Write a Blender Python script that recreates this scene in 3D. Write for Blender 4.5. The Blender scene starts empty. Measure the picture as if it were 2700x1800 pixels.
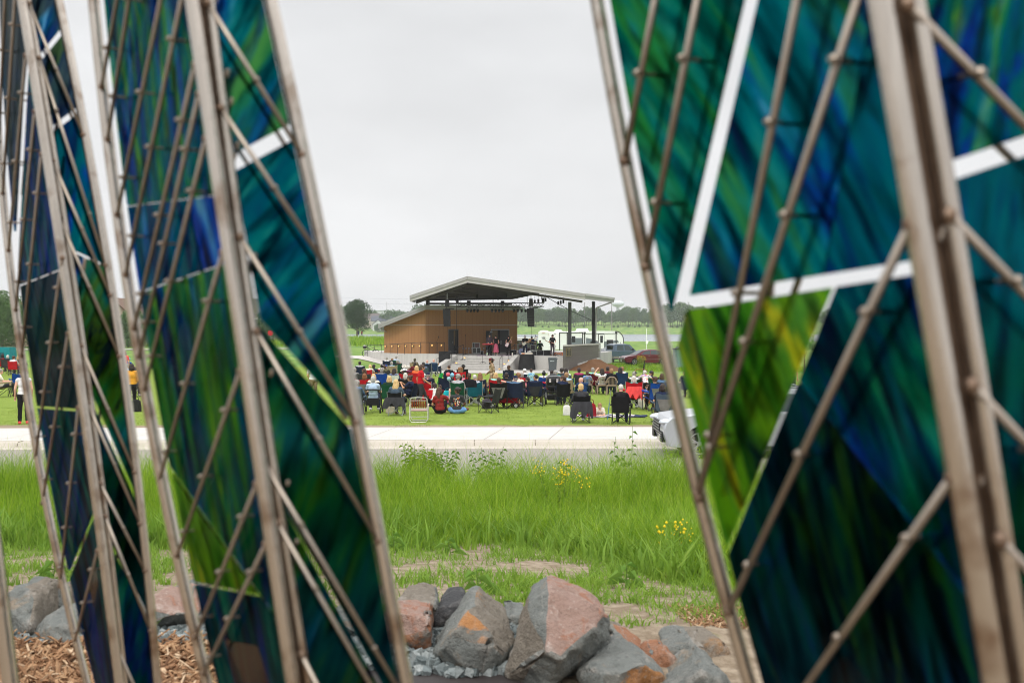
import bpy, bmesh, math, random
import numpy as np
from mathutils import Vector, Matrix, Euler, noise as mnoise
random.seed(7)
RNG = np.random.default_rng(11)
SC = bpy.context.scene
COL = SC.collection
F = 2625.0          # focal length in photo pixels (35 mm lens, 2700 px wide)
HZ = 862.0          # horizon row
CH = 3.0            # camera height above the lawn
PI = math.pi
HAZE = .00030
def W(px, py, d):
 return Vector(((px - 1350.0) / F * d, d, CH - (py - HZ) / F * d))
def sm(t):
 t = min(1.0, max(0.0, t))
 return t * t * (3 - 2 * t)
_PR = [(-40, 1.36), (5.4, 1.33), (7, 1.13), (10, .70), (14, .2), (17, -.1), (18.4, -.22), (27.3, -.22), (27.7, -.08),
       (29.8, -.03), (36, -.07), (76, -.585), (86, -.62), (100, -.62), (130, -.6), (200, -.7), (262, -.75), (273, -2.2),
       (566, -2.2), (580, -1.1), (690, 4.4), (760, 6.6), (1600, 15.0)]
_PL = [(-40, 1.36), (5.4, 1.33), (7, 1.13), (10, .70), (14, .2), (17, -.1), (18.4, -.22), (27.3, -.22), (27.7, -.08),
       (29.8, -.03), (36, -.07), (60, -.12), (76, -.12), (86, -.1), (100, 0), (130, .05), (200, .15), (262, .28), (273, -2.2),
       (566, -2.2), (580, -1.0), (690, 4.6), (760, 6.6), (1600, 15.0)]
def _lin(P, y):
 if y <= P[0][0]:
  return P[0][1]
 for (a, za), (b, zb) in zip(P, P[1:]):
  if y <= b:
   return za + (zb - za) * (y - a) / (b - a)
 return P[-1][1]
def G(x, y):
 w = sm((-x - 7) / 8.0)
 return _lin(_PR, y) * (1 - w) + _lin(_PL, y) * w
def lin(c):
 out = []
 for v in c[:3]:
  v /= 255.0
  out.append(v / 12.92 if v <= .04045 else ((v + .055) / 1.055) ** 2.4)
 return tuple(out)
def link(o, parent=None):
 COL.objects.link(o)
 if parent is not None:
  o.parent = parent
 return o
def tag(o, label=None, cat=None, group=None, kind=None):
 if label:
  o['label'] = label
 if cat:
  o['category'] = cat
 if group:
  o['group'] = group
 if kind:
  o['kind'] = kind
 return o
def empty(name, loc=(0, 0, 0), rz=0.0, label=None, cat=None, group=None):
 o = bpy.data.objects.new(name, None)
 o.empty_display_size = .1
 o.location = loc
 o.rotation_euler = (0, 0, rz)
 link(o)
 return tag(o, label, cat, group)
def copy_tree(o, parent=None):
 c = o.copy()
 link(c, parent)
 for ch in list(o.children):
  copy_tree(ch, c)
 return c
class MB:
 """collects shapes, then links them as one mesh object"""
 def __init__(self):
  self.v, self.f, self.m = [], [], []
 def add(self, vs, fs, mi=0):
  n = len(self.v)
  self.v.extend(tuple(p) for p in vs)
  for f in fs:
   self.f.append(tuple(i + n for i in f))
   self.m.append(mi)
  return self
 def box(self, c, s, rz=0.0, mi=0, taper=1.0, rot=None):
  x, y, z = s[0] / 2, s[1] / 2, s[2] / 2
  P = [(-x, -y, -z), (x, -y, -z), (x, y, -z), (-x, y, -z), (-x * taper, -y * taper, z), (x * taper, -y * taper, z),
             (x * taper, y * taper, z), (-x * taper, y * taper, z)]
  R = rot if rot is not None else Matrix.Rotation(rz, 3, 'Z')
  c = Vector(c)
  return self.add([R @ Vector(p) + c for p in P],
      [(0, 3, 2, 1), (4, 5, 6, 7), (0, 1, 5, 4), (1, 2, 6, 5), (2, 3, 7, 6), (3, 0, 4, 7)], mi)
 def tube(self, p0, p1, r0, r1=None, n=8, mi=0):
  return self.path([p0, p1], [r0, r0 if r1 is None else r1], n, mi)
 def path(self, pts, r, n=8, mi=0, sq=False, up=None):
  pts = [Vector(p) for p in pts]
  if not isinstance(r, (list, tuple)):
   r = [r] * len(pts)
  vs, fs = [], []
  nrm = None
  ang0 = PI / 4 if sq else 0
  for i, p in enumerate(pts):
   a = pts[max(i - 1, 0)]
   b = pts[min(i + 1, len(pts) - 1)]
   t = (b - a).normalized()
   if nrm is None:
    u = Vector(up) if up is not None else (Vector((0, 0, 1)) if abs(t.z) < .9 else Vector((0, 1, 0)))
    nrm = (u - t * u.dot(t)).normalized()
   else:
    nrm = (nrm - t * nrm.dot(t)).normalized()
   bi = t.cross(nrm)
   for k in range(n):
    an = 2 * PI * k / n + ang0
    vs.append(p + (nrm * math.cos(an) + bi * math.sin(an)) * r[i])
  for i in range(len(pts) - 1):
   for k in range(n):
    k2 = (k + 1) % n
    fs.append((i * n + k, i * n + k2, (i + 1) * n + k2, (i + 1) * n + k))
  fs.append(tuple(range(n))[::-1])
  fs.append(tuple((len(pts) - 1) * n + k for k in range(n)))
  return self.add(vs, fs, mi)
 def ell(self, c, r, nu=12, nv=8, mi=0, rot=None, z0=-1.0, z1=1.0):
  c = Vector(c)
  if not isinstance(r, (list, tuple)):
   r = (r, r, r)
  vs, fs = [], []
  a0, a1 = math.asin(max(-1, z0)), math.asin(min(1, z1))
  for j in range(nv + 1):
   a = a0 + (a1 - a0) * j / nv
   for i in range(nu):
    b = 2 * PI * i / nu
    p = Vector((r[0] * math.cos(a) * math.cos(b), r[1] * math.cos(a) * math.sin(b), r[2] * math.sin(a)))
    if rot is not None:
     p = rot @ p
    vs.append(p + c)
  for j in range(nv):
   for i in range(nu):
    i2 = (i + 1) % nu
    fs.append((j * nu + i, j * nu + i2, (j + 1) * nu + i2, (j + 1) * nu + i))
  fs.append(tuple(range(nu))[::-1])
  fs.append(tuple(nv * nu + k for k in range(nu)))
  return self.add(vs, fs, mi)
 def capsule(self, p0, p1, r0, r1=None, n=10, mi=0):
  p0, p1 = Vector(p0), Vector(p1)
  if r1 is None:
   r1 = r0
  t = (p1 - p0)
  L = t.length
  t = t / L if L > 1e-6 else Vector((0, 0, 1))
  P, R = [], []
  for k in range(5):
   a = PI / 2 * (k / 4.0)
   P.append(p0 - t * r0 * math.cos(a)); R.append(max(r0 * math.sin(a), r0 * .02))
  for k in range(5):
   a = PI / 2 * (k / 4.0)
   P.append(p1 + t * r1 * math.sin(a)); R.append(max(r1 * math.cos(a), r1 * .02))
  return self.path(P, R, n, mi)
 def quad(self, a, b, c, d, mi=0):
  return self.add([a, b, c, d], [(0, 1, 2, 3)], mi)
 def slab(self, poly, z0, z1, mi=0):
  """vertical prism over an XY polygon; z0/z1 numbers or per-vertex lists"""
  n = len(poly)
  a = z0 if isinstance(z0, (list, tuple)) else [z0] * n
  b = z1 if isinstance(z1, (list, tuple)) else [z1] * n
  vs = [(p[0], p[1], a[i]) for i, p in enumerate(poly)] + [(p[0], p[1], b[i]) for i, p in enumerate(poly)]
  fs = [tuple(range(n))[::-1], tuple(range(n, 2 * n))]
  for i in range(n):
   j = (i + 1) % n
   fs.append((i, j, n + j, n + i))
  return self.add(vs, fs, mi)
 def extrude(self, poly, off, mi=0):
  """any planar 3D polygon pushed along off"""
  n = len(poly)
  off = Vector(off)
  vs = [Vector(p) for p in poly] + [Vector(p) + off for p in poly]
  fs = [tuple(range(n))[::-1], tuple(range(n, 2 * n))]
  for i in range(n):
   j = (i + 1) % n
   fs.append((i, j, n + j, n + i))
  return self.add(vs, fs, mi)
 def disc(self, c, axis, r, h, n=16, mi=0):
  c, axis = Vector(c), Vector(axis).normalized()
  return self.path([c - axis * h / 2, c + axis * h / 2], r, n, mi)
 def mesh(self, name, mats, smooth=False, fixn=True):
  me = bpy.data.meshes.new(name)
  me.from_pydata(self.v, [], self.f)
  if not isinstance(mats, (list, tuple)):
   mats = [mats]
  for m in mats:
   me.materials.append(m)
  if len(mats) > 1:
   me.polygons.foreach_set('material_index', self.m)
  if fixn:
   bm = bmesh.new(); bm.from_mesh(me)
   bmesh.ops.recalc_face_normals(bm, faces=bm.faces)
   bm.to_mesh(me); bm.free()
  if smooth:
   me.polygons.foreach_set('use_smooth', [True] * len(me.polygons))
  me.update()
  return me
 def build(self, name, mats, parent=None, smooth=False, world=True):
  """world=True: the shapes are in world coordinates; they are rebased on the parent's location"""
  if parent is not None and world:
   l = Vector((0, 0, 0))
   q = parent
   while q is not None:
    l = l + q.location
    q = q.parent
   self.v = [(p[0] - l.x, p[1] - l.y, p[2] - l.z) for p in self.v]
  o = bpy.data.objects.new(name, self.mesh(name, mats, smooth))
  return link(o, parent)
def auto_smooth(o, ang=40):
 me = o.data
 bm = bmesh.new(); bm.from_mesh(me)
 for e in bm.edges:
  e.smooth = len(e.link_faces) == 2 and e.calc_face_angle(0) < math.radians(ang)
 for f in bm.faces:
  f.smooth = True
 bm.to_mesh(me); bm.free()
 return o
class NT:
 def __init__(self, name):
  self.mat = bpy.data.materials.new(name)
  self.mat.use_nodes = True
  self.t = self.mat.node_tree
  self.p = self.t.nodes['Principled BSDF']
  self.out = self.t.nodes['Material Output']
 def n(self, kind, **kw):
  nd = self.t.nodes.new(kind)
  for k, v in kw.items():
   if k in nd.inputs:
    nd.inputs[k].default_value = v
   else:
    setattr(nd, k, v)
  return nd
 def l(self, a, b):
  self.t.links.new(a, b)
 def noise(self, vec, scale, detail=4, rough=.55, dist=0.0):
  nd = self.n('ShaderNodeTexNoise')
  nd.inputs['Scale'].default_value = scale
  nd.inputs['Detail'].default_value = detail
  nd.inputs['Roughness'].default_value = rough
  nd.inputs['Distortion'].default_value = dist
  if vec is not None:
   self.l(vec, nd.inputs['Vector'])
  return nd.outputs['Fac']
 def ramp(self, fac, stops, interp='LINEAR'):
  nd = self.n('ShaderNodeValToRGB')
  nd.color_ramp.interpolation = interp
  el = nd.color_ramp.elements
  while len(el) < len(stops):
   el.new(.5)
  for e, (p, c) in zip(el, stops):
   e.position = p
   e.color = (*c, 1) if len(c) == 3 else c
  self.l(fac, nd.inputs['Fac'])
  return nd.outputs['Color']
 def mix(self, fac, a, b, mode='MIX'):
  nd = self.n('ShaderNodeMix')
  nd.data_type = 'RGBA'
  nd.blend_type = mode
  for val, i in ((fac, 0), (a, 6), (b, 7)):
   if hasattr(val, 'is_linked') or hasattr(val, 'links'):
    self.l(val, nd.inputs[i])
   elif i == 0:
    nd.inputs[0].default_value = val
   else:
    nd.inputs[i].default_value = (*val, 1)
  return nd.outputs[2]
 def math(self, op, a, b=None, clamp=False):
  nd = self.n('ShaderNodeMath')
  nd.operation = op
  nd.use_clamp = clamp
  for i, val in enumerate((a, b)):
   if val is None:
    continue
   if hasattr(val, 'links'):
    self.l(val, nd.inputs[i])
   else:
    nd.inputs[i].default_value = val
  return nd.outputs[0]
 def objco(self, scale=(1, 1, 1), rot=(0, 0, 0), which='Object'):
  tc = self.n('ShaderNodeTexCoord')
  mp = self.n('ShaderNodeMapping')
  mp.inputs['Scale'].default_value = scale
  mp.inputs['Rotation'].default_value = rot
  self.l(tc.outputs[which], mp.inputs['Vector'])
  return mp.outputs['Vector']
 def pos(self, scale=(1, 1, 1)):
  g = self.n('ShaderNodeNewGeometry')
  mp = self.n('ShaderNodeMapping')
  mp.inputs['Scale'].default_value = scale
  self.l(g.outputs['Position'], mp.inputs['Vector'])
  return mp.outputs['Vector']
 def sep(self, vec):
  s = self.n('ShaderNodeSeparateXYZ')
  self.l(vec, s.inputs[0])
  return s.outputs
 def rng(self, val, a, b, c=0.0, d=1.0):
  m = self.n('ShaderNodeMapRange')
  m.inputs[1].default_value = a; m.inputs[2].default_value = b
  m.inputs[3].default_value = c; m.inputs[4].default_value = d
  self.l(val, m.inputs[0])
  return m.outputs[0]
 def bump(self, h, strength=.3, dist=.02):
  b = self.n('ShaderNodeBump')
  b.inputs['Strength'].default_value = strength
  b.inputs['Distance'].default_value = dist
  self.l(h, b.inputs['Height'])
  self.l(b.outputs['Normal'], self.p.inputs['Normal'])
 def base(self, col):
  if hasattr(col, 'links'):
   self.l(col, self.p.inputs['Base Color'])
  else:
   self.p.inputs['Base Color'].default_value = (*col, 1)
 def set(self, rough=None, metal=None, spec=None):
  if rough is not None:
   self.p.inputs['Roughness'].default_value = rough
  if metal is not None:
   self.p.inputs['Metallic'].default_value = metal
  if spec is not None:
   self.p.inputs['Specular IOR Level'].default_value = spec
_MC = {}
def plain(rgb, rough=.7, var=.12, scale=9.0, metal=0.0, bump=0.0, spec=.35, key='m', k=.8):
 """a paint/fabric/plastic with slight mottling; rgb as seen (sRGB 0-255), k = reflectance factor"""
 kk = (key, tuple(rgb), rough, var, scale, metal, bump, spec, k)
 if kk in _MC:
  return _MC[kk]
 t = NT(key)
 c = tuple(v * k for v in lin(rgb))
 co = t.objco()
 nz = t.noise(co, scale, 3)
 lo = tuple(v * (1 - var) for v in c); hi = tuple(min(1, v * (1 + var)) for v in c)
 t.base(t.ramp(nz, [(.3, lo), (.7, hi)]))
 t.set(rough, metal, spec)
 if bump:
  t.bump(t.noise(co, scale * 4, 3), bump, .02)
 _MC[kk] = t.mat
 return t.mat
def fabric(rgb, k=.8):
 return plain(rgb, rough=.85, var=.16, scale=7.0, bump=.25, spec=.15, key='fabric', k=k)
def emit(rgb, s):
 kk = ('e', tuple(rgb), s)
 if kk not in _MC:
  t = NT('lamp_glow')
  t.base((0, 0, 0))
  t.p.inputs['Emission Color'].default_value = (*lin(rgb), 1)
  t.p.inputs['Emission Strength'].default_value = s
  _MC[kk] = t.mat
 return _MC[kk]
def glassy(rgb=(40, 48, 55), rough=.08, key='dark_glass'):
 kk = ('g', tuple(rgb), rough)
 if kk not in _MC:
  t = NT(key)
  t.base(t.mix(t.noise(t.objco(), 2.0, 2), tuple(v * .8 for v in lin(rgb)), lin(rgb)))
  t.set(rough, 0, .6)
  _MC[kk] = t.mat
 return _MC[kk]
cam = bpy.data.cameras.new('camera')
cam.lens = 35.0
cam.sensor_width = 36.0
cam.shift_y = -(900 - HZ) / 2700.0
cam.clip_start = .05
cam.clip_end = 6000
cam.dof.use_dof = True
cam.dof.focus_distance = 48.0
cam.dof.aperture_fstop = 3.8
cam.dof.aperture_blades = 9
cam_o = bpy.data.objects.new('camera', cam)
cam_o.location = (0, 0, CH)
cam_o.rotation_euler = (PI / 2, 0, 0)
COL.objects.link(cam_o)
SC.camera = cam_o
SC.view_settings.view_transform = 'Standard'
SC.view_settings.look = 'None'
SC.view_settings.exposure = 0.18
SC.view_settings.gamma = 1.0
SC.render.engine = 'CYCLES'
SC.cycles.use_denoising = True
SC.cycles.filter_width = 1.05
SC.cycles.max_bounces = 8
SC.cycles.diffuse_bounces = 3
SC.cycles.glossy_bounces = 3
SC.cycles.transmission_bounces = 4
SC.cycles.transparent_max_bounces = 24
SC.cycles.volume_bounces = 0
SC.cycles.sample_clamp_indirect = 6.0
SC.cycles.caustics_reflective = False
SC.cycles.caustics_refractive = False
SUN_EL, SUN_AZ = math.radians(50), math.radians(198)     # azimuth clockwise from +Y: behind the camera, to the right
wd = bpy.data.worlds.new('World')
SC.world = wd
wd.use_nodes = True
t = wd.node_tree
bg = t.nodes['Background']
bg.inputs['Strength'].default_value = .1
sky = t.nodes.new('ShaderNodeTexSky')
sky.sky_type = 'NISHITA'
sky.sun_disc = False
sky.sun_elevation = SUN_EL
sky.sun_rotation = SUN_AZ
sky.dust_density = 4.0
hsv = t.nodes.new('ShaderNodeHueSaturation')
hsv.inputs['Saturation'].default_value = .25
t.links.new(sky.outputs[0], hsv.inputs['Color'])
tc = t.nodes.new('ShaderNodeTexCoord')
sp = t.nodes.new('ShaderNodeSeparateXYZ')
t.links.new(tc.outputs['Generated'], sp.inputs[0])
rp = t.nodes.new('ShaderNodeValToRGB')
t.links.new(sp.outputs['Z'], rp.inputs['Fac'])
el = rp.color_ramp.elements
for _ in range(2):
 el.new(.5)
for e, (p_, c_) in zip(el, [(0.0, (.392, .393, .395)), (.33, (.352, .356, .362)), (.46, (.62, .625, .635)), (.95, (1.08, 1.085, 1.10))]):
 e.position = p_
 e.color = (*c_, 1)
nz = t.nodes.new('ShaderNodeTexNoise')
mp = t.nodes.new('ShaderNodeMapping')
mp.inputs['Scale'].default_value = (2.2, 2.2, 6.0)
mp.inputs['Location'].default_value = (.4, .2, .65)
t.links.new(tc.outputs['Generated'], mp.inputs['Vector'])
t.links.new(mp.outputs[0], nz.inputs['Vector'])
nz.inputs['Scale'].default_value = 1.3
nz.inputs['Detail'].default_value = 4
cr = t.nodes.new('ShaderNodeMapRange')
cr.inputs[1].default_value = .35; cr.inputs[2].default_value = .65; cr.inputs[3].default_value = .90; cr.inputs[4].default_value = 1.04
t.links.new(nz.outputs['Fac'], cr.inputs[0])
ml = t.nodes.new('ShaderNodeVectorMath'); ml.operation = 'SCALE'
t.links.new(rp.outputs[0], ml.inputs[0]); t.links.new(cr.outputs[0], ml.inputs['Scale'])
ml2 = t.nodes.new('ShaderNodeVectorMath'); ml2.operation = 'SCALE'
ml2.inputs['Scale'].default_value = 21.6
t.links.new(ml.outputs[0], ml2.inputs[0])
mx = t.nodes.new('ShaderNodeMix'); mx.data_type = 'RGBA'
mx.inputs[0].default_value = .93
t.links.new(hsv.outputs[0], mx.inputs[6]); t.links.new(ml2.outputs[0], mx.inputs[7])
t.links.new(mx.outputs[2], bg.inputs['Color'])
sl = bpy.data.lights.new('sun', 'SUN')
sl.energy = 1.2
sl.angle = math.radians(14)
sl.color = (1.0, .95, .88)
so = bpy.data.objects.new('sun', sl)
dv = Vector((math.sin(SUN_AZ) * math.cos(SUN_EL), math.cos(SUN_AZ) * math.cos(SUN_EL), math.sin(SUN_EL)))
so.rotation_euler = (-dv).to_track_quat('-Z', 'Y').to_euler()
COL.objects.link(so)
def grid_mesh(name, pts, nu, nv, mats, smooth=True):
 me = bpy.data.meshes.new(name)
 fs = [(j * nu + i, j * nu + i + 1, (j + 1) * nu + i + 1, (j + 1) * nu + i) for j in range(nv - 1) for i in range(nu - 1)]
 me.from_pydata(pts, [], fs)
 for m in (mats if isinstance(mats, list) else [mats]):
  me.materials.append(m)
 if smooth:
  me.polygons.foreach_set('use_smooth', [True] * len(me.polygons))
 o = bpy.data.objects.new(name, me)
 return link(o)
def drape(name, left, right, n, m, off, mat, zf=None):
 """sheet between two XY polylines of equal length, laid on the terrain"""
 def at(P, s):
  s = s * (len(P) - 1)
  i = min(int(s), len(P) - 2)
  return Vector(P[i]).lerp(Vector(P[i + 1]), s - i)
 pts = []
 for j in range(n + 1):
  a, b = at(left, j / n), at(right, j / n)
  for i in range(m + 1):
   q = a.lerp(b, i / m)
   pts.append((q.x, q.y, (zf or G)(q.x, q.y) + off))
 o = grid_mesh(name, pts, m + 1, n + 1, mat)
 return tag(o, kind='structure')
t = NT('ground_soil_and_meadow')
P = t.pos()
y = t.sep(P)[1]
x = t.sep(P)[0]
n1 = t.noise(P, 1.3, 5, .6); n2 = t.noise(P, 9, 4, .6); n3 = t.noise(P, 55, 3, .7)
soil = t.mix(n3, (.11, .078, .052), (.30, .235, .165))
soil = t.mix(t.ramp(n2, [(.4, (0, 0, 0)), (.62, (1, 1, 1))]), soil, (.33, .27, .2))
weed = t.mix(n2, (.09, .13, .03), (.20, .24, .07))
cover = t.math('ADD', t.rng(y, 9.0, 15, -.12, .5), n1)
near = t.mix(t.ramp(cover, [(.52, (0, 0, 0)), (.66, (1, 1, 1))]), soil, weed)
f1 = t.noise(t.pos((.035, .02, .05)), 1.0, 6, .65); f2 = t.noise(t.pos((.3, .12, .3)), 1.0, 5, .7)
far = t.mix(f1, (.13, .21, .04), (.25, .325, .085))
far = t.mix(t.ramp(f2, [(.42, (0, 0, 0)), (.6, (1, 1, 1))]), far, (.085, .18, .035))
t.base(t.mix(t.rng(y, 24, 40), near, far))
t.set(.95, 0, .1)
t.bump(t.mix(t.rng(y, 24, 40), n3, f2), .6, .03)
MAT_GROUND = t.mat
ys = sorted(set([-40, -20, -8, -3, 0, 1.5, 3, 4, 5, 5.4, 6, 7, 8, 9, 10, 11, 12, 13, 14, 15, 16, 17, 18.4, 20, 23, 26.2, 27.3, 27.7, 29.8]
    + [29.8 + 2.2 * i for i in range(1, 22)] + list(range(78, 132, 3)) + list(range(136, 262, 9))
    + [262, 265, 268, 271, 273, 290, 400, 560, 566, 572, 576, 580] + list(range(590, 700, 8)) + [710, 730, 760, 900, 1200, 1600]))
us = [math.copysign(abs(u) ** 1.3, u) for u in np.linspace(-1, 1, 71)]
pts = []
for yy in ys:
 wd_ = 40 + .62 * abs(yy)
 for u in us:
  xx = u * wd_
  z = G(xx, yy)
  if 29 < yy < 80:
   z -= .03
  if 17.9 < yy < 29.5:
   z -= .05
  if yy > 582:
   z += 1.6 * mnoise.noise(Vector((xx * .008, yy * .008, 3))) + .9 * mnoise.noise(Vector((xx * .03, yy * .02, 1)))
   z += 3.0 * sm((-xx - 120) / 120) * sm((yy - 600) / 100) * .4
  elif yy < 17:
   z += .05 * mnoise.noise(Vector((xx * .6, yy * .6, 5)))
  pts.append((xx, yy, z))
ground = tag(grid_mesh('ground', pts, len(us), len(ys), MAT_GROUND), kind='structure')
t = NT('lake_water')
P = t.pos((.5, .18, 1))
t.base((.20, .24, .26)); t.set(.22, 0, .5)
t.bump(t.noise(P, 1.0, 5, .6), .5, .25)
mb = MB(); mb.quad((-900, 255, -1.2), (900, 255, -1.2), (900, 600, -1.2), (-900, 600, -1.2))
tag(mb.build('lake_water', t.mat), kind='structure')
t = NT('asphalt')
P = t.pos()
a = t.mix(t.noise(P, 1.1, 4, .6), (.235, .205, .185), (.30, .27, .245))
t.base(t.mix(t.noise(P, 70, 2, .7), a, (.38, .345, .32), 'MIX') if False else t.mix(t.ramp(t.noise(P, 70, 2, .7), [(.45, (0, 0, 0)), (.7, (.45, .45, .45))]), a, (.45, .42, .39)))
t.set(.9, 0, .2); t.bump(t.noise(P, 90, 2), .3, .01)
MAT_ASPHALT = t.mat
def concrete(name, lo, hi, joint=None, stain=.25, brush=None):
 t = NT(name)
 P = t.pos()
 c = t.mix(t.noise(P, .9, 5, .6), lo, hi)
 c = t.mix(t.math('MULTIPLY', t.ramp(t.noise(P, 30, 3, .6), [(.5, (0, 0, 0)), (.8, (1, 1, 1))]), stain), c, tuple(v * .72 for v in lo))
 st = t.ramp(t.noise(t.pos((1.4, 1.4, .12)), 1.6, 5, .7), [(.48, (0, 0, 0)), (.68, (1, 1, 1))])
 c = t.mix(t.math('MULTIPLY', st, stain), c, tuple(v * .62 for v in lo))
 t.base(c)
 t.set(.85, 0, .25)
 t.bump(t.noise(P, 45, 3), .25, .01)
 return t.mat
MAT_PAVE = concrete('pale_concrete', (.47, .445, .41), (.57, .545, .51), stain=.26)
MAT_KERB = concrete('kerb_concrete', (.42, .375, .315), (.52, .475, .41), stain=.3)
MAT_WALLC = concrete('cast_concrete', (.46, .445, .42), (.56, .54, .51), stain=.45)
MAT_JOINT = plain((120, 108, 95), .9, key='joint_filler')
def yc(x, y0):      # the road bends very slightly
 return y0 + .012 * x - .0006 * x * x
xs = [-34 + 2 * i for i in range(35)]
road = drape('road', [(x, yc(x, 18.0)) for x in xs], [(x, yc(x, 26.2)) for x in xs], 68, 4, .03, MAT_ASPHALT, lambda x, y: -.21)
pave = drape('pavement', [(x, yc(x, 26.78)) for x in xs], [(x, yc(x, 29.9)) for x in xs], 68, 3, 0, MAT_PAVE, lambda x, y: .0 - .02 * (29.9 - y) / 3)
sec = [(26.0, -.174), (26.36, -.165), (26.40, -.14), (26.46, -.055), (26.52, -.03), (26.765, -.025), (26.765, -.3), (26.0, -.3)]
vs, fs = [], []
for x_ in xs:
 for (yy, zz) in sec:
  vs.append((x_, yc(x_, yy), zz))
ns = len(sec)
for j in range(len(xs) - 1):
 for k in range(ns):
  k2 = (k + 1) % ns
  fs.append((j * ns + k, j * ns + k2, (j + 1) * ns + k2, (j + 1) * ns + k))
mb = MB(); mb.add(vs, fs)
kerb = tag(auto_smooth(mb.build('kerb', MAT_KERB), 60), kind='structure')
mb = MB()
for i, xj in enumerate([-17.2, -13.8, -10.5, -7.2, -4.0, -0.75, 1.0, 5.4, 8.6, 11.8, 15.0, 18.2]):
 a, b = yc(xj, 26.80), yc(xj, 29.88)
 xk = xj + .55
 mb.quad((xj - .005, a, -.013), (xj + .005, a, -.013), (xk + .005, b, .007), (xk - .005, b, .007))
for xj in [-16, -13, -10, -7, -4, -1.0, .62, 5.2, 8.2, 11.2, 14.2]:
 mb.box((xj, yc(xj, 26.62), -.026), (.014, .28, .012))
 mb.box((xj, yc(xj, 26.425), -.098), (.014, .012, .1), rot=Matrix.Rotation(-.6, 3, 'X'))
tag(mb.build('pavement_joint', MAT_JOINT), kind='structure')
t = NT('mown_lawn')
P = t.pos()
y = t.sep(P)[1]
a1 = t.noise(P, .35, 4, .6); a2 = t.noise(P, 4.5, 5, .7); a3 = t.noise(P, 38, 3, .7)
c = t.mix(a1, (.165, .222, .030), (.245, .295, .052))
c = t.mix(t.ramp(a2, [(.35, (0, 0, 0)), (.65, (1, 1, 1))]), c, (.135, .195, .026))
c = t.mix(t.ramp(a3, [(.4, (0, 0, 0)), (.7, (.7, .7, .7))]), c, (.25, .36, .07))
edge = t.math('ADD', t.rng(y, 29.9, 31.6, .52, 0), t.math('MULTIPLY', t.noise(P, 2.4, 4, .65), .62))
c = t.mix(t.ramp(edge, [(.50, (0, 0, 0)), (.60, (1, 1, 1))]), c, (.27, .215, .15))
t.base(c); t.set(.95, 0, .1); t.bump(a3, .7, .03)
MAT_LAWN = t.mat
lx = [-60 + 3 * i for i in range(41)]
lawn = drape('lawn', [(x, yc(x, 29.88)) for x in lx], [(x, 77.4) for x in lx], 80, 36, 0.0, MAT_LAWN)
plaza = drape('plaza_pavement', [W(1010, 0, 78).xy, W(1180, 0, 77.2).xy, W(1340, 0, 77).xy, W(1500, 0, 77.4).xy],
              [W(1080, 0, 86.4).xy, W(1200, 0, 85.5).xy, W(1340, 0, 85).xy, W(1500, 0, 84.4).xy], 24, 12, .03, MAT_PAVE)
path = drape('path', [W(880, 0, 99).xy, W(940, 0, 95).xy, W(1010, 0, 87).xy, W(1062, 0, 80).xy, W(1110, 0, 78).xy],
             [W(880, 0, 104).xy, W(975, 0, 102).xy, W(1065, 0, 92).xy, W(1112, 0, 87.4).xy, W(1150, 0, 86).xy], 30, 6, .045, MAT_PAVE)
drape('far_path', [W(-400, 0, 255).xy, W(600, 0, 250).xy, W(1000, 0, 255).xy], [W(-400, 0, 259).xy, W(600, 0, 254).xy, W(1000, 0, 259).xy], 20, 2, .12, MAT_PAVE)
drape('side_street', [W(-900, 0, 128).xy, W(0, 0, 126).xy, W(480, 0, 126).xy, W(800, 0, 132).xy], [W(-900, 0, 132).xy, W(0, 0, 130).xy, W(480, 0, 130).xy, W(800, 0, 136).xy], 30, 2, .09, MAT_PAVE)
def blades(name, px, py, pz, h, wid, lean, mat, segs=3, label=None, cat=None):
 n = len(px)
 ang = RNG.uniform(0, 2 * PI, n)
 la = RNG.uniform(0, 2 * PI, n)
 L = lean * RNG.uniform(.25, 1.0, n) * h
 lvl = segs + 1
 V = np.zeros((n, lvl * 2 - 1, 3), np.float32)
 k = 0
 dx, dy = np.cos(ang) * wid / 2, np.sin(ang) * wid / 2
 for j in range(lvl):
  s = j / segs
  cx = px + np.cos(la) * L * s ** 2; cy = py + np.sin(la) * L * s ** 2
  cz = pz + h * (s - .22 * s ** 3 * np.minimum(1, L / h))
  tw = (1 - .75 * s)
  if j < segs:
   V[:, k, 0] = cx - dx * tw; V[:, k, 1] = cy - dy * tw; V[:, k, 2] = cz; k += 1
   V[:, k, 0] = cx + dx * tw; V[:, k, 1] = cy + dy * tw; V[:, k, 2] = cz; k += 1
  else:
   V[:, k, 0] = cx; V[:, k, 1] = cy; V[:, k, 2] = cz; k += 1
 nv = V.shape[1]
 base = (np.arange(n) * nv)[:, None]
 loops, starts, tot = [], [], []
 quads = np.concatenate([(base + np.array([[2 * j, 2 * j + 1, 2 * j + 3, 2 * j + 2]])) for j in range(segs - 1)], 0) if segs > 1 else np.zeros((0, 4), int)
 tris = base + np.array([[2 * (segs - 1), 2 * (segs - 1) + 1, 2 * segs]])
 lv = np.concatenate([quads.ravel(), tris.ravel()]).astype(np.int32)
 nq, ntr = len(quads), len(tris)
 ls = np.concatenate([np.arange(nq) * 4, nq * 4 + np.arange(ntr) * 3]).astype(np.int32)
 me = bpy.data.meshes.new(name)
 me.vertices.add(n * nv); me.loops.add(len(lv)); me.polygons.add(nq + ntr)
 me.vertices.foreach_set('co', V.reshape(-1))
 me.loops.foreach_set('vertex_index', lv)
 me.polygons.foreach_set('loop_start', ls)
 me.update(calc_edges=True)
 me.materials.append(mat)
 o = link(bpy.data.objects.new(name, me))
 return tag(o, label, cat, kind='stuff')
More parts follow.
